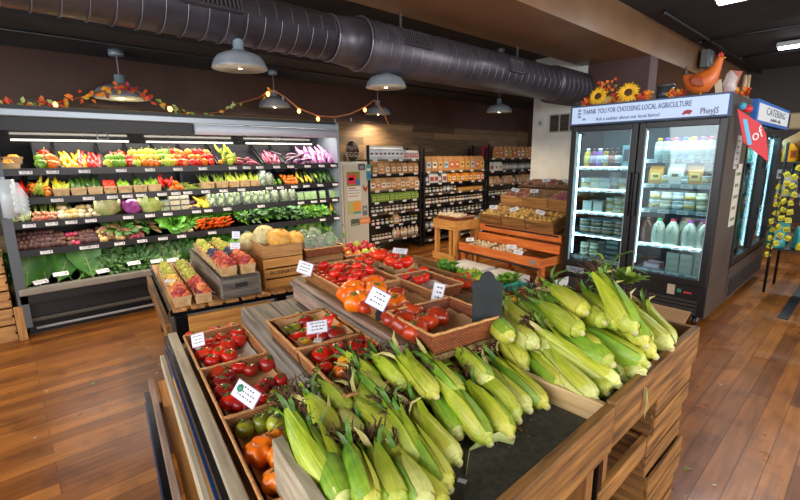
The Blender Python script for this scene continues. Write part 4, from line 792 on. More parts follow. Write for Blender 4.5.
BROC = Proto('broccoli_crown', 'broccoli', m_.mesh('broccoli_crown', [pm('broc', '#4a6a34', '#7f9460', .8, noise=120, coat=0, bump=.6, bscale=300), pm('brocs', '#9ab070', '#a8bc80', .6)]))
def prod_bag(c, c2, nm='bagged_greens'):
    m = MB().orb(.075, .055, .09, 14, 9, fn=lambda p: Vector((p.x * (1 + .12 * math.sin(p.z * 9 + p.y * 5)), p.y * (1 + .15 * math.sin(p.x * 7 + p.z * 4)), p.z)))
    inn = MB(); 
    for i in range(26):
        a = RG.uniform(0, 2 * PI); z = RG.uniform(-.06, .05); r = RG.uniform(.02, .05); inn.ribbon([(r * math.cos(a), r * .7 * math.sin(a), z), (r * math.cos(a + .6), r * .7 * math.sin(a + .6), z + .02), (r * 1.1 * math.cos(a + 1.2), r * .7 * math.sin(a + 1.2), z + .03)], (0, .3, 1), [.008, .016, .006], i % 2, ruf=.4)
    return Proto(nm, 'bag of greens', m.mesh(nm, film('bag_clear', .16, '#e4efe8')), [('greens', inn.mesh('greens', [pm('bg' + c, c, c, .5), pm('bg' + c2, c2, c2, .5)]))])
BAGG = prod_bag('#8aa858', '#c0d0a0'); BAGW = prod_bag('#c8cfb8', '#9fb070'); BAGD = prod_bag('#6a8a3c', '#94aa60')
def clam(c): return Proto('clamshell', 'plastic box', MB().box(-.04, .04, -.055, .055, 0, .05).mesh('clamshell', film('clam_clear', .18, '#dfe8e0')), [('contents', MB().box(-.036, .036, -.05, .05, .003, .044).mesh('contents', pm('clam' + c, c, '#d8d0b0', .6, noise=60))), ('lid', MB().box(-.042, .042, -.057, .057, .05, .056).mesh('lid', film('clam_clear', .18, '#dfe8e0')))])
CLG = clam('#6a8a2c'); CLB = clam('#c8a878'); CLY = clam('#a8b060')
clam_v = Proto('clamshell', 'plastic box', MB().box(-.012, .012, -.045, .045, 0, .1).mesh('clamshell', film('clam_clear', .18, '#dfe8e0')), [('contents', MB().box(-.009, .009, -.04, .04, .005, .09).mesh('contents', pm('clamh', '#5a8a24', '#8ab040', .6, noise=70)))])
def pint_mesh(w_=.1, h=.065, wall=.003, tp=.86):
    m = MB(); a = w_ / 2; b = a * tp
    for s, t in ((0, 0), (wall, 1)):
        A_, B_ = a - s, b - s; v = [(-B_, -B_, s), (B_, -B_, s), (B_, B_, s), (-B_, B_, s), (-A_, -A_, h), (A_, -A_, h), (A_, A_, h), (-A_, A_, h)]
        f = [(0, 1, 5, 4), (1, 2, 6, 5), (2, 3, 7, 6), (3, 0, 4, 7)]; f.append((3, 2, 1, 0)); 
        if t: f = [tuple(reversed(q)) for q in f]
        m.add(v, f)
    r = MB(); A_ = a + .002
    for (x0, x1, y0, y1) in ((-A_, A_, -A_, -A_ + .006), (-A_, A_, A_ - .006, A_), (-A_, -A_ + .006, -A_, A_), (A_ - .006, A_, -A_, A_)): r.box(x0, x1, y0, y1, h - .014, h + .002)
    return m, r
_pm, _pr = pint_mesh()
PINT = Proto('pint_basket', 'basket', _pm.mesh('pint_basket', mat('pint_wood', '#b88f5c', .6, noise=20, col2='#d8b888')), [('rim', _pr.mesh('rim', mat('pint_rim', '#c8a070', .6)))])
PINTT = Proto('pint_basket', 'basket', PINT.root.copy(), [('rim', _pr.mesh('rim', mat('pint_teal', '#2f9a80', .5)))]); PINTT.root.materials.clear(); PINTT.root.materials.append(mat('pint_teal', '#2f9a80', .5))
# ================================================================ filling the cold case
XC = -4.88
def ypx(px, z): 
    p = at(px, 200, X=XC); q = pxof((XC, p.y, z)); return at(px, q[1], X=XC).y
def fill(z, px0, px1, protos, n, desc, group, rows=2, r=.04, rot='up', sc_=1.0, dz=.05, dx=.055, jit=.3, zoff=None, label=True, x0=0.0):
    """a sloping heap between two places on a shelf: row 0 at the front edge"""
    y0, y1 = ypx(px0, z), ypx(px1, z); os_ = []; per = math.ceil(n / rows); k = 0
    for rI in range(rows):
        for i in range(per):
            if k >= n: break
            k += 1; sp_ = (y1 - y0) / per; y = y0 + (i + .5 + (.25 if rI % 2 else 0) * (1 if per > 1 else 0)) * sp_ + RG.uniform(-jit, jit) * sp_ * .5; y = min(max(y, y0 + r * .5), y1 - r * .5)
            p = protos[RG.randrange(len(protos))]; zz = z + (r if zoff is None else zoff) + rI * dz + RG.uniform(-.006, .006)
            if rot == 'up': e = Euler((RG.uniform(-.4, .4), RG.uniform(0, .7), RG.uniform(0, 6.28)))
            elif rot == 'lean': e = (Matrix.Rotation(RG.uniform(-.45, .45), 4, 'X') @ Matrix.Rotation(-.75 + RG.uniform(-.15, .15), 4, 'Y') @ Matrix.Rotation(RG.uniform(0, 6), 4, 'Z')).to_euler()   # tip away from the shopper, up
            elif rot == 'lie': e = (Matrix.Rotation(RG.uniform(-.3, .3), 4, 'Z') @ Matrix.Rotation(PI / 2 - .3, 4, 'Y') @ Matrix.Rotation(RG.uniform(0, 6), 4, 'Z')).to_euler()
            elif rot == 'side': e = (Matrix.Rotation(RG.uniform(-.5, .5), 4, 'X') @ Matrix.Rotation(PI / 2 * (1 if RG.random() < .5 else -1), 4, 'X') @ Matrix.Rotation(RG.uniform(0, 6), 4, 'Z')).to_euler()
            elif rot == 'bush': e = (Matrix.Rotation(.75 + RG.uniform(-.2, .2), 4, 'Y') @ Matrix.Rotation(RG.uniform(-.3, .3), 4, 'X') @ Matrix.Rotation(RG.uniform(0, 6), 4, 'Z')).to_euler()
            else: e = Euler((0, 0, RG.uniform(-.1, .1)))
            os_.append(p.put((XC - x0 - rI * dx + RG.uniform(-.008, .008), y, zz), e, sc_ * RG.uniform(.92, 1.08)))
    if label: name_cluster(os_, desc, group, min(rows, 3) if n > 4 else 1)
    return os_
def bin_(z, px0, px1, label, depth=.34, h=.07, up=.17):
    y0, y1 = ypx(px0, z), ypx(px1, z); m = MB(); x1 = XC + .04; x0_ = x1 - depth
    m.add([(x1, y0, z), (x1, y1, z), (x0_, y1, z + up - .02), (x0_, y0, z + up - .02)], [(0, 1, 2, 3)])
    for y in (y0, y1 - .008): m.add([(x1, y, z), (x0_, y, z + up - .02), (x0_, y, z + up + h), (x1, y, z + .03), (x1, y + .008, z), (x0_, y + .008, z + up - .02), (x0_, y + .008, z + up + h), (x1, y + .008, z + .03)], [(0, 1, 2, 3), (7, 6, 5, 4), (2, 6, 7, 3), (0, 3, 7, 4), (1, 5, 6, 2)])
    m.box(x0_ - .008, x0_, y0, y1, z + up - .03, z + up + h); o = obj('display_bin', m, mat('bin_black', '#1b1a1c', .4)); tag(o, label, 'bin', 'black display bins'); return o
z = 1.44
for a, b, lb in ((37, 59, 'black bin of mixed peppers at left of top shelf'), (60, 104, 'black bin of orange and red long peppers'), (105, 133, 'black bin of green and red peppers beside the long peppers'), (134, 161, 'black bin of yellow peppers on the top shelf'),
                 (162, 188, 'black bin of green and red peppers mid top shelf'), (189, 217, 'black bin of red and orange peppers'), (219, 262, 'black bin of green peppers and shallots'), (264, 282, 'black bin of red eggplants'), (283, 304, 'black bin of dark small eggplants'), (305, 337, 'black bin of striped eggplants at right end')): bin_(z, a, b, lb)
for i, (px, dzz, lb) in enumerate(((8, 0, 'front'), (12, .05, 'back'))):
    o_ = PINT.put((XC - .02 - i * .1, ypx(px, z) + .02, z + dzz), (0, 0, 0), (1.1, 1.3, .9), label='small wooden basket of orange fruit at case left end, %s' % lb, group='wooden baskets at the top shelf end')
    fill(z + dzz + .035, px - 5 + i * 2, px + 6 + i * 2, CO, 7, 'small orange fruit in the %s basket at case left end' % lb, 'small orange fruit', 2, .017, dz=.012, x0=i * .1, sc_=1.1)
fill(z, 39, 46, [BG], 4, 'green bell pepper in leftmost bin of top shelf', 'green bell peppers left', 2); fill(z, 44, 51, [BR], 3, 'red bell pepper in leftmost bin of top shelf', 'red bell peppers left', 3, x0=.02); fill(z, 49, 58, [BO], 4, 'orange bell pepper in leftmost bin of top shelf', 'orange bell peppers left', 2)
fill(z, 61, 88, [LY], 14, 'orange long pepper on the top shelf', 'orange long peppers', 2, .03, 'lean', zoff=.0, dx=.07); fill(z, 83, 103, [LR], 12, 'red long pepper on the top shelf', 'red long peppers', 2, .03, 'lean', zoff=.0, dx=.07)
fill(z, 106, 126, [BYG, BG], 6, 'light green bell pepper beside the red long peppers', 'light green bell peppers', 2); fill(z, 118, 134, [LR, BR], 8, 'red pepper behind the light green bell peppers', 'red peppers behind the green', 3, x0=.03, dz=.04)
fill(z, 135, 161, [BY, BY, BYG, BO], 12, 'yellow bell pepper in its bin on the top shelf', 'yellow bell peppers', 3); fill(z, 162, 174, [BG, BYG], 9, 'green pepper in mid bin of the top shelf', 'green peppers mid shelf', 3); fill(z, 174, 187, [BR, BO], 9, 'red pepper in mid bin of the top shelf', 'red peppers mid shelf', 3)
fill(z, 190, 214, [BO, BR, BR], 12, 'red or orange pepper in right centre bin', 'red and orange peppers', 3); fill(z, 219, 223, ORG, 1, 'single orange between the top shelf bins', 'oranges', 1); fill(z, 223, 238, [LGy, BYG], 9, 'yellow green pepper right of the single orange', 'yellow green peppers', 3); fill(z, 238, 251, [ER] + POTP, 8, 'small red eggplant beside the yellow green peppers', 'small red eggplants', 2, .026, 'side')
fill(z, 266, 281, [ER], 8, 'long red eggplant on the top shelf', 'long red eggplants', 2, .03, 'lean', zoff=.01); fill(z, 284, 303, [ED, EP], 10, 'dark eggplant on the top shelf', 'dark eggplants', 3, .03, 'side', dz=.035); fill(z, 305, 336, [EW], 20, 'purple striped eggplant at right end of top shelf', 'striped eggplants', 3, .03, 'lean', zoff=.01, dx=.05); fill(z, 294, 312, [EW], 4, 'striped eggplant lying in front of the dark ones', 'lying striped eggplants', 1, .03, 'side')
z = 1.2
bin_(z, 16, 28, 'black bin of red peppers at left of second shelf'); bin_(z, 31, 52, 'black bin of small mixed peppers on the second shelf')
fill(z, 17, 27, [LR], 7, 'red pepper at left end of second shelf', 'red peppers second shelf', 2, .03, 'lean', zoff=0); fill(z, 32, 51, [LGy, BO, BYG, YS], 12, 'small mixed pepper in second shelf bin', 'small mixed peppers', 3, .03, 'up', sc_=.8, dz=.035)
def pints(z, px0, px1, n, protos, each, desc, group, rot='lean', r=.02, sc_=1.0, kind=PINT, zo=.02, rows=2, dz=.02, dx=.03):
    y0, y1 = ypx(px0, z), ypx(px1, z); ps = []
    for i in range(n):
        y = y0 + (i + .5) * (y1 - y0) / n; s = (y1 - y0) / n / .104; ps.append(kind.put((XC - .03, y, z + .002), (0, -.15, 0), (min(s, 1.15), min(s, 1.35), 1)))
        a = pxof((XC, y - .04 * s, z))[0]; b = pxof((XC, y + .04 * s, z))[0]
        fill(z, a, b, protos, each, desc + (', %s basket' % ORD[i] if n > 1 else ''), group + (' %s basket' % ORD[i] if n > 1 else ''), rows, r, rot, sc_, dz=dz, zoff=zo + .02, dx=dx, x0=.01)
    name_cluster(ps, 'wooden pint basket holding ' + group, 'pint baskets of ' + group, 1)
pints(z, 53, 71, 1, [YS, LGy], 9, 'yellow squash on the second shelf', 'yellow squash'); pints(z, 71, 104, 2, [ZU], 8, 'dark zucchini on second shelf', 'dark zucchini'); pints(z, 104, 118, 1, CH, 16, 'cherry tomato on the second shelf', 'red cherry tomatoes', 'up', .017, 1.1, dz=.018, rows=4, dx=.02, zo=.035)
pints(z, 118, 162, 3, [LG, LG, ZU], 9, 'green pepper on second shelf', 'small green peppers'); fill(z, 162, 171, [BR, LR], 4, 'red pepper after the green pepper baskets', 'red peppers after the baskets', 2, sc_=.8); fill(z, 171, 183, [BO], 5, 'small orange pepper on the second shelf', 'small orange peppers', 2, sc_=.7, r=.03)
fill(z, 183, 201, [YB, GB], 30, 'bean pod beside the small orange peppers', 'bean pods', 3, .01, 'side', zoff=.01, dz=.02); pints(z, 201, 229, 2, [GB], 14, 'green bean on second shelf', 'green beans', 'lean', .01, 1.2); pints(z, 229, 260, 3, [YB, LGy, APR[0]], 12, 'wax bean on second shelf', 'wax beans', 'lean', .012, 1.1)
fill(z, 260, 272, [BAGG, BAGW], 3, 'bag of pale greens on the second shelf', 'bags on the second shelf', 2, .05, 'flat', zoff=.07, dz=.03); fill(z, 273, 282, [BG], 4, 'small green pepper beside the bag', 'small green peppers right', 2, .025, sc_=.6, dz=.03); bin_(z, 283, 299, 'black bin of small orange peppers'); fill(z, 284, 298, [BO] , 12, 'small orange pepper in the right bin', 'orange peppers in the right bin', 3, .025, sc_=.62, dz=.035)
fill(z, 298, 320, [YS, ZU, LGy], 12, 'small squash at right of second shelf', 'small squash', 2, .02, 'lean', sc_=.8); fill(z, 320, 337, [ZU], 7, 'dark zucchini at right end of second shelf', 'dark zucchini at the right end', 2, .02, 'lean')
z = 1.0
fill(z, 3, 32, [LEEK], 7, 'leek bunch at left end of third shelf', 'leek bunches', 1, .02, 'lean', zoff=.02, sc_=.8); fill(z, 33, 56, [RADB], 6, 'radish bunch on the third shelf', 'radish bunches', 2, .02, 'lean', zoff=.02, dx=.04, dz=.03); fill(z, 60, 78, ONI, 10, 'pale onion on the third shelf', 'pale onions', 3, .027, dz=.035); fill(z, 58, 78, [LEEK], 2, 'scallion bunch behind the pale onions', 'scallion bunches', 1, .03, 'lean', x0=.12, zoff=.06, sc_=.8)
fill(z, 80, 101, GAR + DKR + ONI, 16, 'shallot or garlic bulb on the third shelf', 'shallots and garlic', 3, .024, dz=.03); fill(z, 102, 120, [HW], 1, 'pale green cabbage on the third shelf', 'x', 1, .08); fill(z, 123, 141, [HP], 1, 'round purple cabbage on the third shelf', 'x', 1, .08, sc_=.9); fill(z, 141, 159, [HG], 2, 'light green cabbage on the third shelf', 'light green cabbages', 2, .09, dz=.04, dx=.1, jit=0)
def stackc(px0, px1, n, k, pr, desc, z=1.0):
    os_ = []; y0, y1 = ypx(px0, z), ypx(px1, z)
    for i in range(n):
        for j in range(k): os_.append(pr.put((XC - .02, y0 + (i + .5) * (y1 - y0) / n, z + .058 * j), (0, 0, RG.uniform(-.04, .04)), (1, min(1, (y1 - y0) / n / .116), 1)))
    name_cluster(os_, desc, desc.replace('box', 'boxes'), k)
stackc(160, 170, 1, 2, CLG, 'clear plastic box of greens on third shelf'); stackc(170, 181, 1, 4, CLB, 'clear plastic box of tan nuts on third shelf'); stackc(181, 190, 1, 3, CLB, 'smaller stack box of tan nuts on third shelf')
fill(z, 190, 199, [ED], 4, 'dark eggplant beside the plastic boxes', 'dark eggplants third shelf', 2, .025, 'side'); fill(z, 199, 212, [YS, YS, BY], 9, 'yellow squash on the third shelf', 'yellow squash third shelf', 3, .022, 'side', dz=.03); 
fill(z, 208, 242, [BAGG], 4, 'large bag of shredded greens left on third shelf', 'large bags of greens', 1, .08, 'flat', zoff=.085, sc_=1.15); fill(z, 243, 271, [BAGD, BAGG], 4, 'bag of leafy greens mid third shelf', 'bags of leafy greens', 1, .08, 'flat', zoff=.085, sc_=1.1); fill(z, 271, 297, [BAGW, BAGG], 3, 'bag of pale sprouts on the third shelf', 'bags of sprouts', 1, .08, 'flat', zoff=.075, sc_=1.0)
y_ = [ypx(p, z) for p in (301, 308, 314, 323, 333)]; os_ = [clam_v.put((XC + .0, y, z), (0, -.25, 0), (1, 1, 1.1)) for y in y_]; name_cluster(os_, 'upright plastic box of green herbs on third shelf', 'upright herb boxes')
z = .76
fill(z, 17, 67, BEET, 34, 'dark muddy beet on the fourth shelf', 'dark beets', 4, .03, dz=.03); fill(z, 68, 80, DKR + RAD, 9, 'reddish root beside the dark beets', 'reddish roots', 3, .024, dz=.03); fill(z, 81, 98, BEET, 12, 'brown beet mid fourth shelf', 'brown beets', 3, .03, dz=.03); fill(z, 99, 128, DKR + ONI[:1], 26, 'brown sunchoke root on the fourth shelf', 'brown roots', 4, .024, dz=.028)
fill(z, 130, 144, RAD, 10, 'red radish on the fourth shelf', 'red radishes', 3, .024, dz=.03); fill(z, 118, 150, [CHARD], 4, 'chard bunch behind the red radishes', 'chard bunches', 1, .05, 'bush', x0=.15, zoff=.08); fill(z, 172, 194, [HERB, LETD], 5, 'carrot top bunch behind the garlic bulbs', 'green tops behind the garlic', 2, .05, 'bush', x0=.12, zoff=.07, dz=.05); fill(z, 176, 194, GAR, 14, 'pale garlic bulb on the fourth shelf', 'garlic bulbs', 3, .022, dz=.022)
fill(z, 195, 230, [CARROT], 36, 'orange carrot on the fourth shelf', 'orange carrots', 4, .012, 'lie', zoff=.02, dz=.024, dx=.03, sc_=1.1); fill(z, 196, 228, [HERB], 4, 'carrot greens behind the orange carrots', 'carrot greens', 1, .05, 'bush', x0=.2, zoff=.1)
fill(z, 238, 298, [HERB, LETD, KALE], 12, 'dark green herb bunch on the fourth shelf', 'dark green herb bunches', 2, .05, 'bush', zoff=.08, dz=.05, dx=.1, x0=.06, sc_=.85); fill(z, 300, 325, [HERB, LETT], 7, 'bright green bunch right on fourth shelf', 'bright green bunches', 2, .05, 'bush', zoff=.06, dz=.05, dx=.08, sc_=.7, x0=.03); fill(z, 326, 338, [ZU, YS], 5, 'small squash at right end of fourth shelf', 'small squash fourth shelf', 2, .02, 'lean')
# lower deck: big leaves and heads standing in the well
z = .39; XC = -5.02
def deck(px0, px1, protos, n, desc, group, rows=2, rot='bush', **k): return fill(z, px0, px1, protos, n, desc, group, rows, .05, rot, zoff=k.pop('zoff', .04), dz=k.pop('dz', .07), dx=k.pop('dx', .12), **k)
os_ = []
for px, dxx, sc2, rz, tl in ((8, .1, .9, .2, .2), (25, .02, 1.0, -.2, .25), (38, .03, 1.05, .3, .3), (46, .12, 1.0, .1, .1), (58, .05, .8, -.5, .5), (70, .14, .95, .4, .2), (80, .04, .85, -.9, .5), (92, .02, 1.1, .15, .3), (100, .1, 1.05, -.2, .15), (30, .2, 1, 0, 0), (85, .22, 1, .1, 0)):
    os_.append(COLL.put((XC - dxx, ypx(px, z + .1), z + .03), (Matrix.Rotation(rz, 4, 'X') @ Matrix.Rotation(-tl, 4, 'Y') @ Matrix.Rotation(PI / 2, 4, 'Z')).to_euler(), sc2))
name_cluster(os_, 'broad green collard leaf standing in the case bottom', 'collard leaves', 2)
deck(106, 150, [KALE2, KALE], 12, 'curly kale bunch in the case bottom', 'kale bunches', 3, zoff=.07, sc_=.75); deck(150, 185, [RADI, KALE2], 9, 'pale ribbed greens in the case bottom', 'pale ribbed greens', 3, sc_=.85); deck(182, 215, [KALE, LETD], 9, 'dark greens bunch in case bottom behind the peaches', 'dark greens bottom', 3, sc_=.8)
deck(216, 262, [LETD, LETT], 10, 'lettuce head in case bottom behind the melons', 'lettuce heads bottom', 3, sc_=.95); deck(262, 300, [LETD, KALE], 9, 'green head in case bottom right of the lettuces', 'green heads bottom', 3, sc_=.95); deck(300, 338, [KALE, LETT], 8, 'leafy head at right end of the case bottom', 'leafy heads bottom right', 2)
XC = -4.88
# ================================================================ the stepped produce island
RI = random.Random(33)
RZ = (0, 0, -TH)
wick = pattern('wicker', 'b', '#b5713a', '#c98a50', '#5a2f14', bw=.014, bh=.006, mortar=.0012, rough=.6, bump=1.0, vec='xz', nsc=60)
wick2 = pattern('wicker_dark', 'b', '#9a4e28', '#b5663a', '#4a2210', bw=.014, bh=.006, mortar=.0012, rough=.6, bump=1.0, vec='xz', nsc=60)
cane = mat('cane_rim', '#b87a42', .5, noise=60, col2='#d09a62', bump=.3); paper = mat('kraft_paper', '#b08050', .8, noise=6, col2='#c89a68', bump=.3); paper_w = mat('white_paper', '#b8a898', .8, noise=5, col2='#cdbfb0', bump=.2)
cardm = mat('card_white', '#dcdce2', .35, coat=.3); clipm = mat('clip_black', '#141416', .4)
def ib(a0, a1, b0, b1, z0, z1, m=None): # box in island coordinates (a1 > a0) as mesh in the island-rotated local frame at origin
    return (m or MB()).box(-a1, -a0, b0, b1, z0, z1)
def ip(t, name, m, mt, bev=0): return obj(name, m, mt, t, bev=bev)
isl = thing('display_island', 'stepped weathered wood produce display holding the trays of tomatoes', 'display stand', (0, 0, 0), RZ)
def deckb(a0, a1, b0, b1, z, kind='deck', th=.02, n=3, name='deck_board', gap=.005):
    w_ = (b1 - b0) / n
    for k in range(n): ip(isl, name, ib(a0, a1, b0 + k * w_, b0 + (k + 1) * w_ - gap, z - th, z), W(kind, 'x'), .002)
deckb(.97, 2.33, .21, .50, .60, 'deck')
ip(isl, 'front_rail', ib(.93, 2.33, .165, .205, .52, .665), W('pale', 'x'), .004)
ip(isl, 'metal_edge', ib(.94, 2.33, .148, .165, .60, .655), mat('edge_black', '#14161c', .25, metal=.6), .002)
ip(isl, 'metal_edge', ib(.94, 2.33, .142, .15, .597, .603).box(-2.33, -.94, .142, .165, .59, .6), mat('edge_blue', '#2c5a98', .25, metal=.5))
ip(isl, 'lower_rail', ib(.95, 2.33, .12, .14, .50, .56), W('pale', 'x'), .003)
ip(isl, 'side_board', ib(2.31, 2.33, .205, .52, .5, .60), W('deck', 'y'), .002)
ip(isl, 'step_front', ib(1.0, 2.25, .503, .523, .6, .75), W('grey', 'x'), .003); deckb(1.0, 2.25, .523, .785, .75, 'grey', n=2)
ip(isl, 'step_side', ib(2.23, 2.25, .523, .785, .58, .73), W('grey', 'y'))
ip(isl, 'step_front', ib(1.03, 2.24, .785, .805, .75, .87), W('pink', 'x'), .003); ip(isl, 'step_lip', ib(1.03, 2.24, .768, .785, .835, .85), W('grey', 'x'), .002)
deckb(1.03, 2.24, .805, 1.5, .87, 'deck', n=5, gap=.006)
ip(isl, 'step_side', ib(2.22, 2.24, .805, 1.6, .5, .85), W('pink', 'y'))
ip(isl, 'back_rail', ib(1.03, 2.24, 1.60, 1.615, .8, .885), W('bin', 'x')); deckb(1.03, 2.24, 1.5, 1.6, .85, 'deck', n=1)
for a in (1.05, 2.2):
    for b in (.25, .95, 1.52): ip(isl, 'leg', ib(a, a + .07, b, b + .07, 0, .58 if b < .5 else .8), W('bin', 'z'), .004)
for b in (.3, 1.0): ip(isl, 'stretcher', ib(1.12, 2.2, b, b + .04, .25, .33), W('bin', 'x'))
# low slatted shelf in front
lw = thing('low_bench', 'low slatted wooden bench with a black metal edge at the front left', 'bench', (0, 0, 0), RZ)
for (b0, b1, z0, z1, kd) in ((.06, .085, .3, .375, 'pink'), (.1, .19, .33, .35, 'pine')):
    obj('bench_board', ib(1.15, 2.5, b0 - .0, b1, z0, z1), W(kd, 'x'), lw, bev=.003)
obj('bench_board', ib(1.15, 2.45, .205, .235, .28, .33), W('pink', 'x'), lw, bev=.003)
obj('metal_edge', ib(1.15, 2.42, .035, .058, .29, .345), mat('edge_black', '#14161c', .25, metal=.6), lw); obj('metal_edge', ib(1.15, 2.42, .03, .036, .285, .292), mat('edge_blue', '#2c5a98', .25, metal=.5), lw)
for a in (1.3, 2.35): obj('cross_bar', ib(a, a + .05, .06, .25, .25, .28), W('dark', 'y'), lw); obj('leg', ib(a, a + .05, .09, .14, 0, .25), W('dark', 'z'), lw)
def wtray(label, a, b, z, L_, D_, h=.07, mt=wick, liner=paper, sl=.014, bend=False, rot=0, liner_h=.4, group='wicker trays on the island'):
    """tray with corner nearest the camera's left at (a, b)"""
    t = thing('wicker_tray', label, 'tray', tuple(IS(a, b, z)), (0, 0, -TH + rot), group)
    def ring(e, zz): return [(sl - e, sl - e, zz), (L_ - sl + e, sl - e, zz), (L_ - sl + e, D_ - sl + e, zz), (sl - e, D_ - sl + e, zz)]
    m = MB(); v = ring(0, 0) + ring(sl, h) + ring(sl - .006, h) + ring(-.006, .005); f = []
    for k in range(3):
        for i in range(4): j = (i + 1) % 4; f.append((k * 4 + i, k * 4 + j, k * 4 + 4 + j, k * 4 + 4 + i))
    f += [(3, 2, 1, 0), (12, 13, 14, 15)]; m.add(v, f); obj('basket', m, mt, t)
    m = MB(); c = [(0, 0, h), (L_, 0, h), (L_, D_, h), (0, D_, h), (0, 0, h)]
    for i in range(4):
        p, q = Vector(c[i]), Vector(c[i + 1]); n = 12; m.tube([p.lerp(q, k / n) + Vector((0, 0, .0015 * math.sin(k * 2.2))) for k in range(n + 1)], .0055, 7)
    obj('rim', m, cane, t)
    if liner:
        e = sl + .009; n = 8; m = MB(); v = []
        for j in range(n + 1):
            for i in range(n + 1):
                u, w_ = i / n, j / n; ed = max(abs(u - .5), abs(w_ - .5)) * 2; zz = .008 + (h * liner_h if ed > .99 else 0) + .004 * math.sin(i * 2.1 + j * 1.7)
                v.append((e + u * (L_ - 2 * e), e + w_ * (D_ - 2 * e), zz))
        f = [(j * (n + 1) + i, j * (n + 1) + i + 1, (j + 1) * (n + 1) + i + 1, (j + 1) * (n + 1) + i) for j in range(n) for i in range(n)]; m.add(v, f, 0, True); obj('paper_liner', m, liner, t)
    return t
wtray('front wicker tray of red tomatoes with white paper liner, nearest the bench end', 2.23, .225, .605, .42, .275, liner=paper_w, h=.065)
wtray('second front wicker tray with round red and dark tomatoes', 1.80, .225, .605, .41, .29, h=.07)
wtray('third front wicker tray with green and big orange tomatoes', 1.385, .225, .605, .44, .29, h=.07)
wtray('wicker tray of mixed coloured tomatoes on grey middle step', 1.80, .505, .755, .35, .275, h=.065, liner_h=.9)
wtray('wicker tray of red and yellow tomatoes partly under the corn', 1.445, .505, .755, .39, .275, h=.065)
wtray('wicker tray full of small red tomatoes on the upper step', 2.17, .815, .872, .5, .30, h=.065, rot=0)
wtray('wicker tray of big orange tomatoes on the upper step', 1.66, .815, .872, .36, .3, h=.065)
wtray('reddish wicker tray of brick red tomatoes on the upper step', 1.29, .8, .875, .27, .3, h=.075, mt=wick2)
wtray('small reddish wicker tray of striped tomatoes further back', 1.76, 1.125, .875, .3, .2, h=.055, mt=wick2, liner=paper_w)
def tset(items, z, db=0):
    """items: (px, py, proto, radius in metres or None) put at their place on a surface of height z"""
    os_ = []
    for (px, py, pr, s) in items:
        p = at(px, py, z=z) + IS(0, db, 0); os_.append(pr.put(p, (RI.uniform(-.35, .35), RI.uniform(-.35, .35), RI.uniform(0, 6.28)), s))
    return os_
def P_(x): return x[RI.randrange(len(x))]
o_ = tset([(217, 332, P_(TRS), 1), (233, 328, P_(TR), .9), (238, 334, P_(TRS), .95), (192, 337, TRS[0], .85), (222, 338, TR[0], .8), (208, 343, TR[2], 1), (227, 346, TR[0], 1.1), (238, 341, TRS[1], 1), (204, 354, TR[2], 1.05), (219, 353, TRS[0], .9), (229, 356, TRS[1], .95), (212, 361, TR[1], .95), (200, 347, TR[0], .85), (216, 347, TR[1], .8)], .645)
name_cluster(o_, 'red stickered tomato in the front left tray', 'tomatoes in the front left tray', 4)
o_ = tset([(218, 374, TB[0], .85), (228, 377, TD[0], .9), (239, 368, TR[1], .95), (251, 370, TD[0], .85), (257, 360, TR[1], .85), (269, 364, TD[0], 1.15), (281, 380, TR[1], .85), (268, 384, TD[0], .85), (261, 390, TD[1], .9), (221, 384, TD[0], 1), (224, 393, TD[0], 1.1), (231, 401, TR[0], 1.1), (240, 405, TD[1], .9), (252, 405, TR[0], .9), (264, 400, TR[0], .85), (246, 396, TD[0], .9)], .645)
name_cluster(o_, 'round red tomato in the second front tray', 'tomatoes in the second front tray', 4)
o_ = tset([(277, 394, TG[0], .95), (287, 392, TG[1], .9), (273, 401, TG[2], .8)], .65); name_cluster(o_, 'green tomato at back corner of the second front tray', 'green tomatoes in the second tray')
o_ = tset([(245, 429, TG[0], 1.1), (261, 423, TG[2], 1.1), (274, 412, TG[2], .95)], .645); name_cluster(o_, 'olive green tomato in the third front tray', 'olive green tomatoes')
o_ = tset([(277, 424, TG[1], 1.2), (283, 413, TG[1], 1.1)], .66); name_cluster(o_, 'yellow green striped tomato in the third front tray', 'yellow green tomatoes')
o_ = tset([(261, 451, TO[0], .92), (274, 438, TO[1], .68), (281, 455, TO[1], .85), (277, 480, TO[1], .85)], .65); name_cluster(o_, 'big orange ribbed tomato in the third front tray', 'big orange tomatoes in front', 3)
o_ = tset([(286, 323, TG[1], .9), (290, 330, TG[0], 1), (283, 333, TG[2], .95), (295, 318, TG[1], .95), (314, 314, TG[1], .85), (309, 320, TG[0], .85), (300, 334, TG[1], .8)], .79, .022); name_cluster(o_, 'green tomato in the mixed middle tray', 'green tomatoes in the mixed tray', 2)
o_ = tset([(300, 323, TD[0], 1), (305, 329, TR[0], .8), (291, 340, TR[1], 1), (306, 337, TR[2], .9), (345, 334, TR[1], .8), (334, 323, TD[1], .7)], .79, .022); name_cluster(o_, 'red tomato in the mixed middle tray', 'red tomatoes in the mixed tray', 2)
o_ = tset([(327, 321, TR[2], 1.15)], .8, .02); o_[0]['label'] = 'large bright red tomato behind card of the mixed middle tray'
o_ = tset([(298, 346, TY[0], .85), (337, 330, TO[1], .6)], .795, .022); name_cluster(o_, 'orange yellow tomato in the mixed middle tray', 'orange tomatoes in the mixed tray')
o_ = tset([(329, 336, TP[0], 1.15), (317, 339, TP[0], .85)], .795, .022); name_cluster(o_, 'purple red tomato in front of mixed middle tray', 'purple tomatoes in the mixed tray')
o_ = tset([(316, 358, TR[1], 1.1), (333, 353, TR[0], 1.1), (350, 349, TR[1], 1), (358, 341, TD[0], .9), (368, 347, TR[2], .95), (364, 355, TR[0], .9), (319, 370, TR[1], .75)], .795, .022); name_cluster(o_, 'red tomato in the middle tray beside the corn', 'red tomatoes beside the corn', 2)
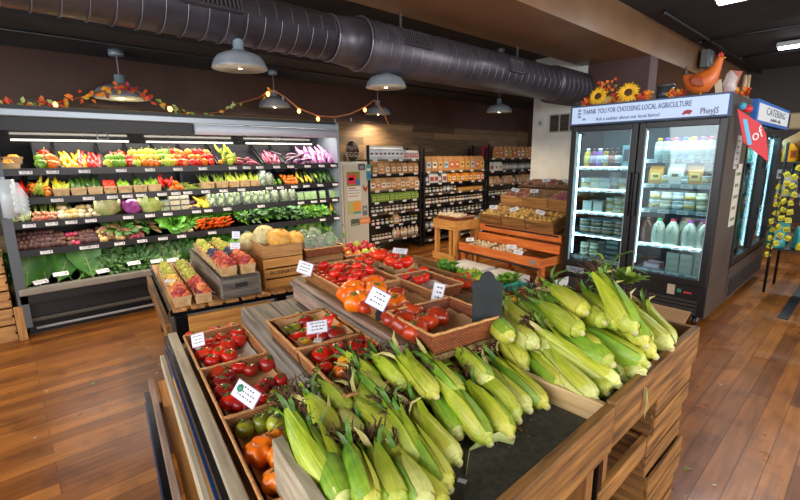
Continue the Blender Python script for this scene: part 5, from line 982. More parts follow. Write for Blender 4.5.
o_ = tset([(346, 364, TY[0], 1.25), (366, 366, TO[1], .75), (338, 372, TO[1], .7), (352, 371, TO[1], .6)], .8, .02); name_cluster(o_, 'orange or yellow tomato in middle tray beside the corn', 'orange tomatoes beside the corn', 2)
c = []
for j in range(4):
    for i in range(8):
        a = 2.13 - i * .058 - (j % 2) * .02 + RI.uniform(-.008, .008); b = .855 + j * .064 + RI.uniform(-.008, .008); c.append(P_(TR).put(IS(a, b, .91 + RI.uniform(0, .012)), (RI.uniform(-.5, .5), RI.uniform(-.5, .5), RI.uniform(0, 6)), .8))
name_cluster(c, 'small red tomato in the full upper left tray', 'small red tomatoes in the full tray', 4)
c = []
for i, (a, b) in enumerate(((2.08, .9), (2.0, .95), (1.9, .88), (1.82, .96), (1.75, .9), (1.95, 1.03), (1.85, 1.05))): c.append(P_(TR).put(IS(a, b, .955), (RI.uniform(-.5, .5), RI.uniform(-.5, .5), RI.uniform(0, 6)), .78))
name_cluster(c, 'small red tomato heaped on top in the upper left tray', 'red tomatoes heaped on the full tray', 2)
o_ = tset([(352, 292, TO[0], 1.15), (357, 301, TO[1], 1.1), (371, 284, TO[0], 1.05), (376, 291, TO[1], 1.1)], .925); name_cluster(o_, 'big orange tomato in the upper orange tray', 'big orange tomatoes upstairs' if False else 'big orange tomatoes in the upper tray', 2)
o_ = tset([(366, 306, TB[0], .8), (396, 295, TB[0], .95)], .915); name_cluster(o_, 'brown red tomato in the upper orange tray', 'brown red tomatoes'); o_ = tset([(395, 303, TO[1], 1.0)], .92); o_[0]['label'] = 'orange flat tomato at right of the upper orange tray'
o_ = tset([(392, 317, TB[0], .9), (413, 311, TB[1], 1), (404, 323, TB[0], 1.05), (425, 322, TB[1], 1.0), (438, 316, TB[0], .95), (415, 330, TB[1], .95)], .925); name_cluster(o_, 'brick red tomato in the reddish upper tray', 'brick red tomatoes', 2)
o_ = tset([(404, 277, TRS[0], .8), (414, 273, TRS[1], .8), (423, 271, TRS[0], .8), (418, 280, TRS[1], .8), (424, 278, TRS[0], .8)], .91); name_cluster(o_, 'tomato with yellow sticker in small far tray', 'stickered tomatoes in the far tray', 2)
# pints and bowls at the back of the island
for (px, py, s, lb) in ((367, 270, 1.1, 'wooden basket of red tomatoes behind the orange tray'), (398, 273, 1.25, 'pale wooden basket heaped with big tomatoes')):
    p = at(px, py, z=.872); PINT.put(p, RZ, (s, s, .8), label=lb, group='wooden baskets at the island back')
o_ = tset([(360, 260, TR[2], .95), (369, 262, TR[0], .8), (364, 256, TR[0], .7), (358, 264, TR[1], .7)], .93); name_cluster(o_, 'tomato in left wooden basket behind the orange tray', 'tomatoes in the left back basket', 2)
o_ = tset([(379, 255, TR[2], 1.5), (392, 262, TR[2], 1.1), (405, 262, TR[0], 1.25), (392, 256, TR[1], 1.1), (398, 265, TR[1], .8)], .94); name_cluster(o_, 'big red tomato heaped in the pale basket', 'tomatoes in the pale back basket', 2)
# chalk board
t = thing('chalkboard_sign', 'small blank black chalkboard with scalloped top beside the corn', 'chalkboard', tuple(at(486, 337, z=.872)), (0, 0, .75)); t.scale = (.86, 1, 1)
pts = [(-.06, 0), (.06, 0), (.06, .14)] + [(.06 - .012 + .018 * math.cos(a), .15 + .02 * math.sin(a)) for a in (0, .6, 1.2)] + [(.034 * math.cos(a), .165 + .034 * math.sin(a)) for a in (.2, .7, 1.2, 1.57, 1.95, 2.45, 2.95)] + [(-.048 + .018 * math.cos(a), .15 + .02 * math.sin(a)) for a in (1.9, 2.5, 3.14)] + [(-.06, .14)]
pts = [(x, y * 1.22) for x, y in pts]
obj('board', MB().prism(pts, -.006, .006), mat('chalk_black', '#1d2123', .7, noise=20, col2='#24292b'), t, rot=RX90, bev=.002)
obj('easel_leg', MB().box(-.006, .006, .006, .07, .0, .01).box(-.006, .006, .06, .07, 0, .03), clipm, t)
# greens and cherry tomatoes in the far low bins of the island
def heap(px0, px1, py0, py1, z, protos, n, desc, group, rows, sc_=1, dz=.0, rot=True, r=0):
    os_ = []; per = math.ceil(n / rows)
    for j in range(rows):
        for i in range(per):
            if len(os_) >= n: break
            u = (i + .5 + .3 * (j % 2)) / per; v = (j + .5) / rows; p = at(px0 + (px1 - px0) * u + RI.uniform(-1, 1), py1 + (py0 - py1) * v + (0), z=z); p.z += dz * j + RI.uniform(0, .004)
            os_.append(P_(protos).put(p, (RI.uniform(-.4, .4), RI.uniform(-.4, .4), RI.uniform(0, 6)) if rot else (0, 0, RI.uniform(0, 6)), sc_ * RI.uniform(.92, 1.08)))
    name_cluster(os_, desc, group, rows); return os_
heap(452, 474, 275, 287, .89, CH, 22, 'red cherry tomato in far bin left of the chalkboard', 'red cherry tomatoes in the far bin', 4, 1.05)
heap(458, 480, 272, 282, .885, [BYG, BG], 12, 'small green pepper behind the cherry tomatoes', 'small green peppers in the far bin', 3, .6); heap(438, 454, 266, 274, .88, [HERB], 4, 'leafy green bunch at left of the far bins', 'leafy bunches at the far bins', 2, .36)
heap(500, 515, 279, 290, .885, [LETT, HERB], 6, 'bright lettuce leaf bunch right of the chalkboard', 'lettuce bunches by the chalkboard', 2, .33); 
for i, (px, py) in enumerate(((508, 300), (520, 296), (531, 301))): PINTT.put(at(px, py, z=.862), (0, 0, -TH), (.95, .95, .8), label='green pint basket of cherry tomatoes, %s' % ['left', 'middle', 'right'][i], group='green pint baskets')
heap(502, 526, 295, 302, .925, CO, 18, 'orange cherry tomato in the green pint baskets', 'orange cherry tomatoes', 3, .85); heap(518, 532, 290, 295, .92, CO + CH, 8, 'orange cherry tomato behind the green pint baskets', 'orange cherry tomatoes behind', 2, .85)
o = obj('divider_board', ib(1.03, 1.95, 1.42, 1.435, .872, .92), W('bin', 'x'), rot=RZ, bev=.002); tag(o, 'narrow wooden divider board before the cherry tomato bins', 'board')
# price cards
def card(px, py, z, label, w_=.075, h=.055, yaw=.0, tilt=-.35, post=.05, clip=True, rim_='#a8708c', roll=0, big=False, lay='card', face=None):
    """white laminated card on a small stand; (px, py) is the card's middle"""
    p = at(px, py, z=z + post + h / 2); t = thing('price_card', label, 'price card', (p.x, p.y, z), (0, 0, .67 + yaw), 'price cards on stands')
    M_ = Matrix.Translation((0, 0, post + h / 2)) @ Matrix.Rotation(tilt, 4, 'X') @ Matrix.Rotation(roll, 4, 'Y')
    obj('card_border', MB().box(-w_ / 2 - .003, w_ / 2 + .003, -.0005, .001, -h / 2 - .003, h / 2 + .003, 0, M_), mat('card_border' + rim_, rim_, .5), t)
    c_ = obj('card_face', MB().box(-w_ / 2, w_ / 2, -.0015, -.0005, -h / 2, h / 2, 0, M_), cardm, t); m = MB()
    for k in range(3):
        x = -w_ * .36 + RI.uniform(0, .01)
        while x < w_ * .3:
            l = RI.uniform(.004, .012); zz = h * .28 - k * h * .27; m.box(x, min(x + l, w_ * .4), -.002, -.0015, zz, zz + h * .075, 0, M_); x += l + .004
    obj('handwriting', m, ink, c_)
    if big: obj('emblem', MB().lathe([(0, 0), (.013, 0), (.013, .0008), (0, .0008)], 18, M=M_ @ Matrix.Translation((-w_ * .3, -.002, h * .1)) @ Matrix.Rotation(PI / 2, 4, 'X')), mat('emblem_green', '#2f8a6a', .5), c_)
    if clip: obj('clip', MB().box(-.006, .006, -.004, .012, -.012, post + .012).box(-.01, .01, -.008, .014, -.02, .01), clipm, t)
    else: obj('stand', MB().tube([(0, .004, 0), (0, .004, post + .005)], .0025, 6).box(-.015, .015, -.008, .015, -.003, .003), film('stand_clear', .5), t)
    return t
card(198, 340, .665, 'white price card clipped at corner of the front left tray', .07, .055, -.2, -.3, .015, False, roll=-.35)
card(246, 394, .665, 'white price card with green emblem in the second front tray', .1, .055, -.15, -.5, .035, True, roll=.35, big=True)
card(317, 327, .83, 'white crooked price card in the mixed middle tray', .075, .05, .1, -.9, .03, False, roll=-.2)
card(305, 268, .93, 'white price card at back corner of the full red tray', .075, .06, 0, -.1, .01, False, roll=.3)
card(378, 299, .93, 'white price card in a black clip before the orange tray', .075, .065, 0, -.25, .03, True, rim_='#6a5a9a', roll=.45)
card(438, 293, .93, 'white upright narrow card beside the reddish upper tray', .04, .075, 0, -.1, .0, False, rim_='#c8c4c8', roll=.2)
card(400, 251, .92, 'white tilted card behind the pale basket of tomatoes', .08, .035, 0, -.9, .06, False, roll=.1)
# corn bin one, two and their frame
corn = thing('corn_stand', 'weathered plank stand with two bins of corn, crates underneath', 'display stand', (-.7, 1.2, 0))
def cw(name, m, mt, bev=.003): return pw(corn, name, m, mt, bev)
Z0, Z1 = .735, .805
P1 = IS(1.0, .3, 0); P2 = Vector((-.45, .372, 0)); P3_ = Vector((-.45, 1.19, 0)); P4 = Vector((-.86, 1.19, 0)); P5 = Vector((-.45, 2.03, 0)); P6 = Vector((-.74, 2.03, 0))
def plank(p, q, th, z0, z1, mt, side=1, name='bin_plank'):
    d = (q - p).normalized(); n = Vector((d.y, -d.x, 0)) * th * side; m = MB().prism([(p.x, p.y), (q.x, q.y), (q.x + n.x, q.y + n.y), (p.x + n.x, p.y + n.y)] if side > 0 else [(p.x + n.x, p.y + n.y), (q.x + n.x, q.y + n.y), (q.x, q.y), (p.x, p.y)], z0, z1); return cw(name, m, mt)
cw('bin_floor', MB().prism([(P1.x, P1.y), (P2.x, P2.y), (P3_.x, P3_.y), (P4.x, P4.y)], .71, Z0), mat('bin_mat', '#42423c', .75, noise=60, col2='#56544a', bump=.5), 0)
cw('bin_floor', MB().prism([(P4.x, P4.y + .03), (P3_.x, P3_.y + .03), (P5.x, P5.y), (P6.x, P6.y)], .71, Z0), mat('bin_mat', '#2c2c2a', .75), 0)
plank(P1, P2, .03, .66, .81, W('pale', 'x')); plank(P2, Vector((-.45, 1.2, 0)), .028, .66, Z1, W('bin', 'y')); plank(Vector((-.45, 1.2, 0)), P5, .028, .67, Z1 + .01, W('bin', 'y'))
plank(P4, P3_, .022, .69, Z1 - .005, W('light', 'x'), -1); plank(P1, P4, .02, .66, Z1 - .01, W('bin', 'y'), -1, 'hidden_plank'); plank(P6, P5, .022, .67, Z1, W('bin', 'x'), -1); plank(P4, P6, .02, .66, Z1, W('bin', 'y'), -1)
for (x, y) in ((-.46, 1.14), (-.46, 1.24), (-.46, .42), (-.8, .55), (-.46, 1.97)): cw('post', MB().box(x - .06, x, y, y + .045, 0, .67), W('brown', 'z'))
cw('metal_post', MB().box(-.5, -.45, 1.195, 1.225, 0, .66), mat('edge_black', '#14161c', .25, metal=.6), 0)
cw('front_ledge', MB().box(-.47, -.445, 1.2, 1.92, .43, .5), W('bin', 'y')); cw('shelf_board', MB().box(-.62, -.55, 1.2, 1.95, .42, .45), W('brown', 'y')); cw('shelf_board', MB().box(-.9, -.66, .6, 1.95, .40, .42), W('dark', 'y'))
cw('back_panel', MB().box(-.92, -.9, .5, 2.0, .05, .6), W('dark', 'y')); cw('end_panel', MB().box(-.9, -.48, 1.62, 1.64, .05, .42), W('brown', 'x'))
for k, (y, z, lb) in enumerate(((1.6, 0, 'bottom'), (1.61, .17, 'lower'), (1.59, .34, 'upper'), (1.6, .51, 'top'))):
    crate('slatted_crate', '%s slatted crate under the far end of the corn stand' % lb, (-.44 + .012 * (k % 2), y, z), .4, .36, .155, 'bin', rz=PI / 2, nb=2, gap=.015, group='crates under the corn')
t = thing('cardboard_box', 'open brown cardboard box at the far end of the corn stand', 'cardboard box', (-.62, 2.24, 0)); cb = mat('cardboard', '#a87c50', .8, noise=5, col2='#b88c60')
pw(t, 'box_body', MB().box(-.82, -.55, 2.06, 2.32, .5, .757), cb); pw(t, 'flap', MB().add([(-.83, 2.06, .76), (-.5, 2.05, .757), (-.53, 2.33, .77), (-.84, 2.33, .775), (-.83, 2.06, .765), (-.5, 2.05, .762), (-.53, 2.33, .775), (-.84, 2.33, .78)], [(3, 2, 1, 0), (4, 5, 6, 7), (0, 1, 5, 4), (1, 2, 6, 5), (2, 3, 7, 6), (3, 0, 4, 7)]), cb)
crate('slatted_crate', 'crate carrying the cardboard box behind the corn, lower', (-.55, 2.06, 0), .26, .3, .24, 'brown', rz=PI / 2, nb=2, group='crates under the cardboard box'); crate('slatted_crate', 'crate carrying the cardboard box behind the corn, upper', (-.55, 2.06, .25), .26, .3, .24, 'brown', rz=PI / 2, nb=2, group='crates under the cardboard box')
# ================================================================ corn
RC = random.Random(77)
husk_m = None
def husk_mat(nm, c_butt, c_mid, c_tip):
    m = bpy.data.materials.new(nm); m.use_nodes = True; nt = m.node_tree; N = nt.nodes; L = nt.links; b = N['Principled BSDF']; b.inputs['Roughness'].default_value = .42
    b.inputs['Subsurface Weight'].default_value = .08; b.inputs['Subsurface Radius'].default_value = (.01, .012, .003); b.inputs['Subsurface Scale'].default_value = .3
    tc = N.new('ShaderNodeTexCoord'); sp = N.new('ShaderNodeSeparateXYZ'); L.new(tc.outputs['Object'], sp.inputs[0])
    mp = N.new('ShaderNodeMapping'); mp.inputs['Scale'].default_value = (190, 190, 4); L.new(tc.outputs['Object'], mp.inputs[0])
    oi = N.new('ShaderNodeObjectInfo'); sm = N.new('ShaderNodeMath'); sm.operation = 'MULTIPLY'; sm.inputs[1].default_value = 50; L.new(oi.outputs['Random'], sm.inputs[0]); av = N.new('ShaderNodeVectorMath'); L.new(mp.outputs[0], av.inputs[0]); L.new(sm.outputs[0], av.inputs[1])
    nz = N.new('ShaderNodeTexNoise'); nz.inputs['Scale'].default_value = 1; nz.inputs['Detail'].default_value = 3; L.new(av.outputs[0], nz.inputs['Vector'])
    n2 = N.new('ShaderNodeTexNoise'); n2.inputs['Scale'].default_value = 22; n2.inputs['Detail'].default_value = 3; ad = N.new('ShaderNodeVectorMath'); L.new(tc.outputs['Object'], ad.inputs[0]); L.new(sm.outputs[0], ad.inputs[1]); L.new(ad.outputs[0], n2.inputs['Vector'])
    z = N.new('ShaderNodeMath'); z.operation = 'MULTIPLY_ADD'; z.inputs[1].default_value = 3.2; L.new(sp.outputs[2], z.inputs[0]); a2 = N.new('ShaderNodeMath'); a2.operation = 'MULTIPLY_ADD'; a2.inputs[1].default_value = .9; a2.inputs[2].default_value = -.45; L.new(n2.outputs[0], a2.inputs[0]); L.new(a2.outputs[0], z.inputs[2])
    rp = N.new('ShaderNodeValToRGB'); e = rp.color_ramp.elements; e[0].position = .05; e[0].color = hx(c_butt); e[1].position = .85; e[1].color = hx(c_tip); q = e.new(.4); q.color = hx(c_mid); L.new(z.outputs[0], rp.inputs[0])
    mx = N.new('ShaderNodeMix'); mx.data_type = 'RGBA'; mx.blend_type = 'OVERLAY'; mx.inputs[0].default_value = .55; L.new(rp.outputs[0], mx.inputs[6]); L.new(nz.outputs[0], mx.inputs[7])
    hs = N.new('ShaderNodeHueSaturation'); mr = N.new('ShaderNodeMapRange'); mr.inputs[3].default_value = .88; mr.inputs[4].default_value = 1.12; L.new(oi.outputs['Random'], mr.inputs[0]); L.new(mr.outputs[0], hs.inputs['Value']); L.new(mx.outputs[2], hs.inputs['Color']); L.new(hs.outputs[0], b.inputs['Base Color'])
    bp = N.new('ShaderNodeBump'); bp.inputs['Strength'].default_value = .5; bp.inputs['Distance'].default_value = .002; L.new(nz.outputs[0], bp.inputs['Height']); L.new(bp.outputs[0], b.inputs['Normal']); return m
HM = [husk_mat('husk_yellow', '#c8c450', '#b2bc30', '#98ac24'), husk_mat('husk_green', '#b8c04a', '#a0b02a', '#7f9c20'), husk_mat('husk_pale', '#d4d680', '#c4c860', '#a8b438')]
leafm = husk_mat('husk_leaf_green', '#8fae34', '#6f9a28', '#4f7c20'); darkleaf = mat('corn_leaf_dark', '#3f6226', .5, noise=20, col2='#6f8c3c'); dryleaf = mat('corn_leaf_dry', '#a89a54', .7, noise=20, col2='#c8bc7c')
silkm = mat('corn_silk', '#2f1c10', .8, noise=60, col2='#5c3a1e'); buttm = mat('corn_butt', '#d0cc98', .7, noise=60, col2='#b8a868')
L0 = .27
def ear(v):
    r = random.Random(100 + v); prof = [(.0, -.012), (.011, -.012), (.0125, -.002), (.017, .002), (.027, .01), (.0325, .028), (.0345, .06), (.034, .1), (.0315, .145), (.0265, .19), (.019, .225), (.011, .252), (.006, .268), (0, .272)]
    ph = r.uniform(0, 6); bx, by = r.uniform(-.01, .01), r.uniform(-.01, .01)
    def rf(a, k): return 1 + (.035 * math.sin(7 * a + ph) + .025 * math.sin(11 * a + ph * 2)) * (1 if 3 < k < 12 else .2) + .04 * math.cos(a - ph)
    m = MB().lathe(prof, 36, 0, rf=rf); m.v = [(p[0] + bx * math.sin(PI * p[2] / L0), p[1] + by * math.sin(PI * p[2] / L0), p[2]) for p in m.v]; husk = m.mesh('husk', HM[v % 3]); parts = [('husk', husk)]
    # overlapping husk leaves wrapped round the ear, their tips free
    for j in range(3):
        lm = MB(); a0 = ph + j * 2.1; span = r.uniform(.75, 1.1); nn = 9; nw = 7; vv = []; ff = []
        for k in range(nn):
            t = k / (nn - 1); z = .004 + .004 * j + t * (.228 + .03 * j) ; i0 = 0
            while i0 < len(prof) - 2 and prof[i0 + 1][1] < z: i0 += 1
            p0, p1 = prof[i0], prof[i0 + 1]; q = (z - p0[1]) / max(1e-5, p1[1] - p0[1]); rad = max(p0[0] + (p1[0] - p0[0]) * min(1, q), .008) + .0022 + .0012 * j + (.018 * max(0, t - .78) / .22 * (j != 1)); sw = span * (1 - max(0, t - .45) / .6) + .08; tw = a0 + .35 * t
            for i in range(nw):
                a = tw + (i / (nw - 1) - .5) * 2 * sw; e = 1 + .0 * i; rr_ = rad * e + (.0022 if i in (0, nw - 1) else 0); vv.append((rr_ * math.cos(a) + bx * math.sin(PI * z / L0), rr_ * math.sin(a) + by * math.sin(PI * z / L0), z))
        for k in range(nn - 1):
            for i in range(nw - 1): ff.append((k * nw + i, k * nw + i + 1, (k + 1) * nw + i + 1, (k + 1) * nw + i))
        lm.add(vv, ff, 0, True); parts.append(('husk_leaf', lm.mesh('husk_leaf', [HM[(v + j) % 2], leafm, HM[v % 3]][j])))
    sk = MB()
    for k in range(46):
        a = r.uniform(0, 6.28); s = r.uniform(0, .026); d = Vector((math.cos(a) * s, math.sin(a) * s, 0)); b0 = Vector((0, 0, .245)) + d * .3
        sk.ribbon([b0, b0 + d * 1.0 + Vector((0, 0, .022)), b0 + d * 1.8 + Vector((r.uniform(-.015, .015), r.uniform(-.015, .015), .04 + r.uniform(0, .015))), b0 + d * 2.3 + Vector((r.uniform(-.03, .03), r.uniform(-.03, .03), .04))], (-math.sin(a), math.cos(a), .1), [.0022, .003, .0026, .001], nw=2)
    sk.orb(.016, .017, .02, 9, 7, 0, Matrix.Translation((0, 0, .262))); parts.append(('silk', sk.mesh('silk', silkm)))
    for k in range(6):
        a = ph + k * 1.1 + r.uniform(-.3, .3); d = Vector((math.cos(a), math.sin(a), 0)); l = r.uniform(.03, .085); b0 = Vector((0, 0, .225)) + d * .014; lf = MB()
        lf.ribbon([b0, b0 + d * .012 + Vector((0, 0, l * .5)), b0 + d * (l * .45) + Vector((0, 0, l * .8)), b0 + d * (l * .95) + Vector((0, 0, l * r.uniform(.4, .9)))], (-d.y, d.x, 0), [.006, .008, .006, .001], fold=.5, ruf=.2, nw=3)
        parts.append(('flag_leaf', lf.mesh('flag_leaf', [leafm, darkleaf, leafm, dryleaf][(k + v) % 4])))
    parts.append(('stalk_butt', MB().lathe([(0, -.016), (.0075, -.017), (.0095, -.013), (.0105, .004)], 14, rf=lambda a, k: 1 + .06 * math.sin(5 * a)).mesh('stalk_butt', buttm)))
    return Proto('corn_ear', 'corn', None, parts)
EARS = [ear(v) for v in range(6)]
def lay(tip, butt, zb, L_, v, fat=1.0, zt_add=0):
    q = at(*butt, z=zb); d = (RIGHT * (tip[0] - 400) + DOWN * (tip[1] - 250) + FWD * _f).normalized(); w_ = CAMP - q; B_ = d.dot(w_); D = B_ * B_ - (w_.dot(w_) - L_ * L_); s = -B_ + math.sqrt(max(D, 0)); p = CAMP + d * s
    dd = (p - q); L2 = dd.length; k = L2 / (L0 + .01); e = dd.to_track_quat('Z', 'Y'); e = e @ Euler((0, 0, RC.uniform(0, 6.28))).to_quaternion()
    return EARS[v % 6].put(q, e.to_euler(), (fat, fat, k))
E1 = [((305, 392), (340, 440), .775, .24), ((320, 380), (352, 415), .785, .24), ((334, 407), (361, 445), .785, .22), ((350, 397), (398, 440), .79, .24), ((350, 378), (388, 425), .785, .24), ((355, 367), (395, 412), .785, .24), ((345, 352), (378, 387), .80, .22), ((372, 352), (410, 390), .81, .24),
      ((385, 375), (418, 412), .785, .22), ((395, 350), (435, 395), .84, .24), ((420, 348), (460, 394), .84, .24), ((450, 342), (490, 384), .82, .24), ((425, 372), (460, 410), .785, .23),
      ((284, 399), (335, 490), .78, .27), ((312, 440), (345, 503), .80, .24), ((347, 439), (372, 505), .81, .22), ((369, 439), (398, 505), .80, .22), ((393, 452), (425, 507), .79, .2), ((395, 452), (443, 508), .77, .21),
      ((385, 397), (430, 471), .77, .26), ((406, 398), (457, 461), .765, .25), ((398, 413), (448, 487), .765, .25), ((433, 369), (488, 441), .768, .27), ((427, 385), (459, 435), .765, .22), ((464, 380), (510, 435), .765, .24), ((465, 367), (517, 419), .768, .26), ((480, 361), (528, 409), .768, .26), ((488, 353), (545, 405), .768, .27),
      ((300, 420), (352, 500), .765, .26), ((330, 425), (372, 480), .77, .26), ((360, 420), (410, 480), .765, .26), ((410, 360), (452, 410), .77, .25), ((440, 355), (480, 402), .77, .25), ((460, 350), (505, 395), .768, .25)]
c1 = [lay(t, b, zb, L_, i * 5 + 2 * (i % 3), RC.uniform(.86, 1.0)) for i, (t, b, zb, L_) in enumerate(E1)]
name_cluster(c1, 'husked corn ear in the near corn bin', 'corn ears in the near bin', 5)
E2 = [((519, 345), (562, 384), .80, .27), ((537, 340), (594, 399), .79, .29), ((528, 322), (618, 385), .80, .34), ((548, 322), (610, 363), .86, .30), ((560, 312), (644, 363), .84, .32), ((586, 305), (653, 355), .85, .30),
      ((604, 282), (644, 343), .9, .32), ((620, 298), (669, 347), .84, .29), ((639, 300), (672, 340), .83, .27), ((594, 268), (633, 330), .95, .32), ((565, 298), (604, 322), .95, .28), ((487, 320), (525, 368), .80, .27), ((482, 309), (510, 338), .90, .23), ((497, 312), (535, 345), .88, .27),
      ((605, 345), (642, 375), .81, .22), ((575, 355), (606, 392), .79, .22), ((512, 296), (550, 325), .90, .28), ((530, 290), (570, 318), .93, .28), ((548, 285), (585, 312), .97, .28), ((500, 300), (530, 328), .90, .26), ((515, 318), (555, 350), .86, .28), ((535, 300), (580, 332), .93, .28), ((580, 290), (620, 325), .95, .28), ((560, 330), (600, 352), .88, .26),
      ((540, 345), (590, 385), .775, .3), ((560, 335), (625, 380), .775, .3), ((585, 325), (645, 370), .775, .3), ((600, 315), (655, 358), .775, .3), ((500, 335), (545, 375), .775, .28), ((570, 315), (625, 350), .84, .3), ((540, 318), (590, 352), .84, .28), ((600, 300), (650, 345), .84, .3), ((510, 325), (560, 365), .82, .28)]
c2 = [lay(t, b, zb, L_, i * 7 + (i % 2), RC.uniform(.95, 1.1)) for i, (t, b, zb, L_) in enumerate(E2)]
name_cluster(c2, 'husked corn ear in the far corn bin', 'corn ears in the far bin', 5)
# loose leaves, debris
lf = MB(); p = [at(466, 476, z=.737), at(470, 450, z=.745), at(484, 442, z=.765), at(500, 437, z=.77), at(514, 443, z=.75)]; lf.ribbon(p, (0, .3, 1), [.003, .004, .011, .013, .006], fold=.3)
o = obj('corn_leaf', lf, mat('corn_leaf_pale', '#a8b468', .6, noise=20, col2='#c0c888')); tag(o, 'single pale corn leaf curled on the dark bin mat', 'corn leaf')
a = at(462, 481, z=.737); o = obj('paper_scrap', MB().box(-.011, .011, -.007, .007, 0, .001), cardm, loc=tuple(a), rot=(0, 0, .4)); tag(o, 'tiny white paper scrap on the dark bin mat', 'paper scrap')
m_ = MB()
for k in range(40):
    a = at(RC.gauss(518, 9), RC.gauss(431, 8), z=.7365); m_.orb(.0022, .003, .0014, 6, 4, 0, Matrix.Translation(a))
o = obj('silk_crumbs', m_, mat('crumb', '#b0743a', .8)); tag(o, 'brown crumbs of corn silk scattered on the dark bin mat', 'crumbs'); o['kind'] = 'stuff'
m_ = MB()
for k in range(26):
    a = at(RC.gauss(515, 8), RC.gauss(425, 4), z=.742); dx, dy = RC.uniform(-.018, .018), RC.uniform(-.018, .018); m_.ribbon([a, a + Vector((dx, dy, .012)), a + Vector((dx * 2, dy * 2, .002))], (dy, -dx, .002), [.001, .0016, .0008], nw=2)
o = obj('silk_tuft', m_, silkm); tag(o, 'brown tuft of corn silk lying by the ear butts', 'corn silk')
for (bx, by, bz, n, sc2, lb) in ((606, 282, .93, 5, 1.0, 'leafy corn stalk top sticking up over the far corn bin'), (548, 298, .93, 4, .8, 'corn stalk leaves standing behind the far corn ears')):
    p = at(bx, by, z=bz); t = thing('corn_stalk_top', lb, 'corn stalk', tuple(p), (0, 0, 0))
    obj('stalk', MB().tube([(0, 0, -.12), (0, 0, .02), (.01, .03, .1)], [.007, .006, .004], 7), leafm, t)
    for k in range(n):
        a = k * 2.2 + .6; d = Vector((math.cos(a), math.sin(a), 0)); l = RC.uniform(.1, .16) * sc2; lf = MB(); b0 = Vector((0, 0, .0 + .02 * k)); lf.ribbon([b0, b0 + d * l * .3 + Vector((0, 0, l * .45)), b0 + d * l * .7 + Vector((0, 0, l * .55)), b0 + d * l * 1.15 + Vector((0, 0, l * .3))], (-d.y, d.x, 0), [.006, .011, .009, .001], fold=.4)
        obj('leaf', lf, [leafm, darkleaf][k % 2], t)
p = at(625, 285, z=.93); HB = leafy('basil_sprig', [('#7f9a2c', '#a8bc48'), ('#5a8428', '#86a83a')], 60, .12, .014, .8, .5, cat='herbs'); HB.put(p, (0, .2, 0), .75, label='leafy yellow green sprig rising behind the steep corn ears')
for i, (px, py, z_, L_) in enumerate(((628, 366, .81, .05), (641, 385, .78, .07))):
    p = at(px, py, z=z_); m_ = MB()
    for k in range(5): m_.ribbon([p, p + Vector((.02, -.01, -.012 * k)), p + Vector((.03, -.008 * k, -L_ - .005 * k))], (0, 1, 0), [.002, .003, .001], nw=2)
    o = obj('husk_wisp', m_, dryleaf); tag(o, ['dry husk wisp hanging on the corn bin rim', 'yellow husk wisp hanging lower outside the corn bin'][i], 'husk wisp')
# ================================================================ peach table
pt = thing('peach_table', 'slatted wooden table carrying peaches, plums, melons and crates', 'table', (0, 0, 0), RZ)
def pb(name, a0, a1, b0, b1, z0, z1, mt, bev=.003): return obj(name, ib(a0, a1, b0, b1, z0, z1), mt, pt, bev=bev)
for k in range(14): pb('slat', 2.9, 4.35, .25 + k * .105, .25 + k * .105 + .08, .582, .6, W('crate', 'x'))
pb('metal_rail', 2.91, 2.94, .25, 1.7, .555, .58, mat('edge_black', '#14161c', .25, metal=.6)); pb('metal_rail', 2.9, 4.35, .235, .248, .56, .6, mat('edge_black', '#14161c', .25, metal=.6))
pb('end_board', 2.905, 2.93, .33, .86, .41, .54, W('pine', 'y')); pb('end_board', 2.905, 2.93, 1.0, 1.6, .40, .53, W('pine', 'y')); pb('side_board', 2.9, 4.3, .20, .232, .40, .52, W('bin', 'x')); pb('side_board', 2.9, 4.3, .236, .246, .22, .39, W('dark', 'x'))
for a in (2.91, 4.25):
    for b in (.26, .9, 1.6): pb('leg', a, a + .07, b, b + .07, 0, .55, mat('edge_black', '#14161c', .25, metal=.6) if b < 1 else W('dark', 'z'))
pb('lower_shelf', 2.95, 4.2, .3, 1.6, .14, .16, W('dark', 'x'))
def pintfill(a, b, z, protos, n, desc, grp, sc_=1.0, r=.034, tilt=0, ps=1.05):
    PL.append(PINT.put(IS(a, b, z + .001), (0, 0, -TH + RI.uniform(-.06, .06)), (ps * .98, ps * .98, 1))); os_ = []
    lay_ = [(-.021, -.021), (.021, -.021), (-.021, .021), (.021, .021), (0, 0), (.016, .0)] if r > .03 else [(x * .026, y * .026) for y in (-1, 0, 1) for x in (-1, 0, 1)] + [(-.013, -.013), (.013, .013), (.013, -.013), (-.013, .013)]
    for k in range(n):
        x, y = lay_[k % len(lay_)]; zz = z + (.064 if r > .03 else .054) + (.026 if k >= (4 if r > .03 else 9) else 0)
        os_.append(P_(protos).put(IS(a - x, b + y, zz + RI.uniform(0, .005)), (RI.uniform(-1, 1), RI.uniform(-1, 1), RI.uniform(0, 6)), sc_ * RI.uniform(.94, 1.05)))
    name_cluster(os_, desc, grp, 2)
PL = []
kinds1 = [(PEACH, 6, .034, 'peach'), (PEACH, 6, .034, 'peach'), (APR, 12, .022, 'yellow apricot'), (APR, 12, .022, 'yellow apricot'), (APR, 12, .022, 'pale apricot'), (PEARG, 12, .022, 'green plum'), (PEARG, 12, .022, 'green plum')]
nth = ['nearest', 'second', 'third', 'fourth', 'fifth', 'sixth', 'seventh', 'eighth', 'ninth', 'farthest']
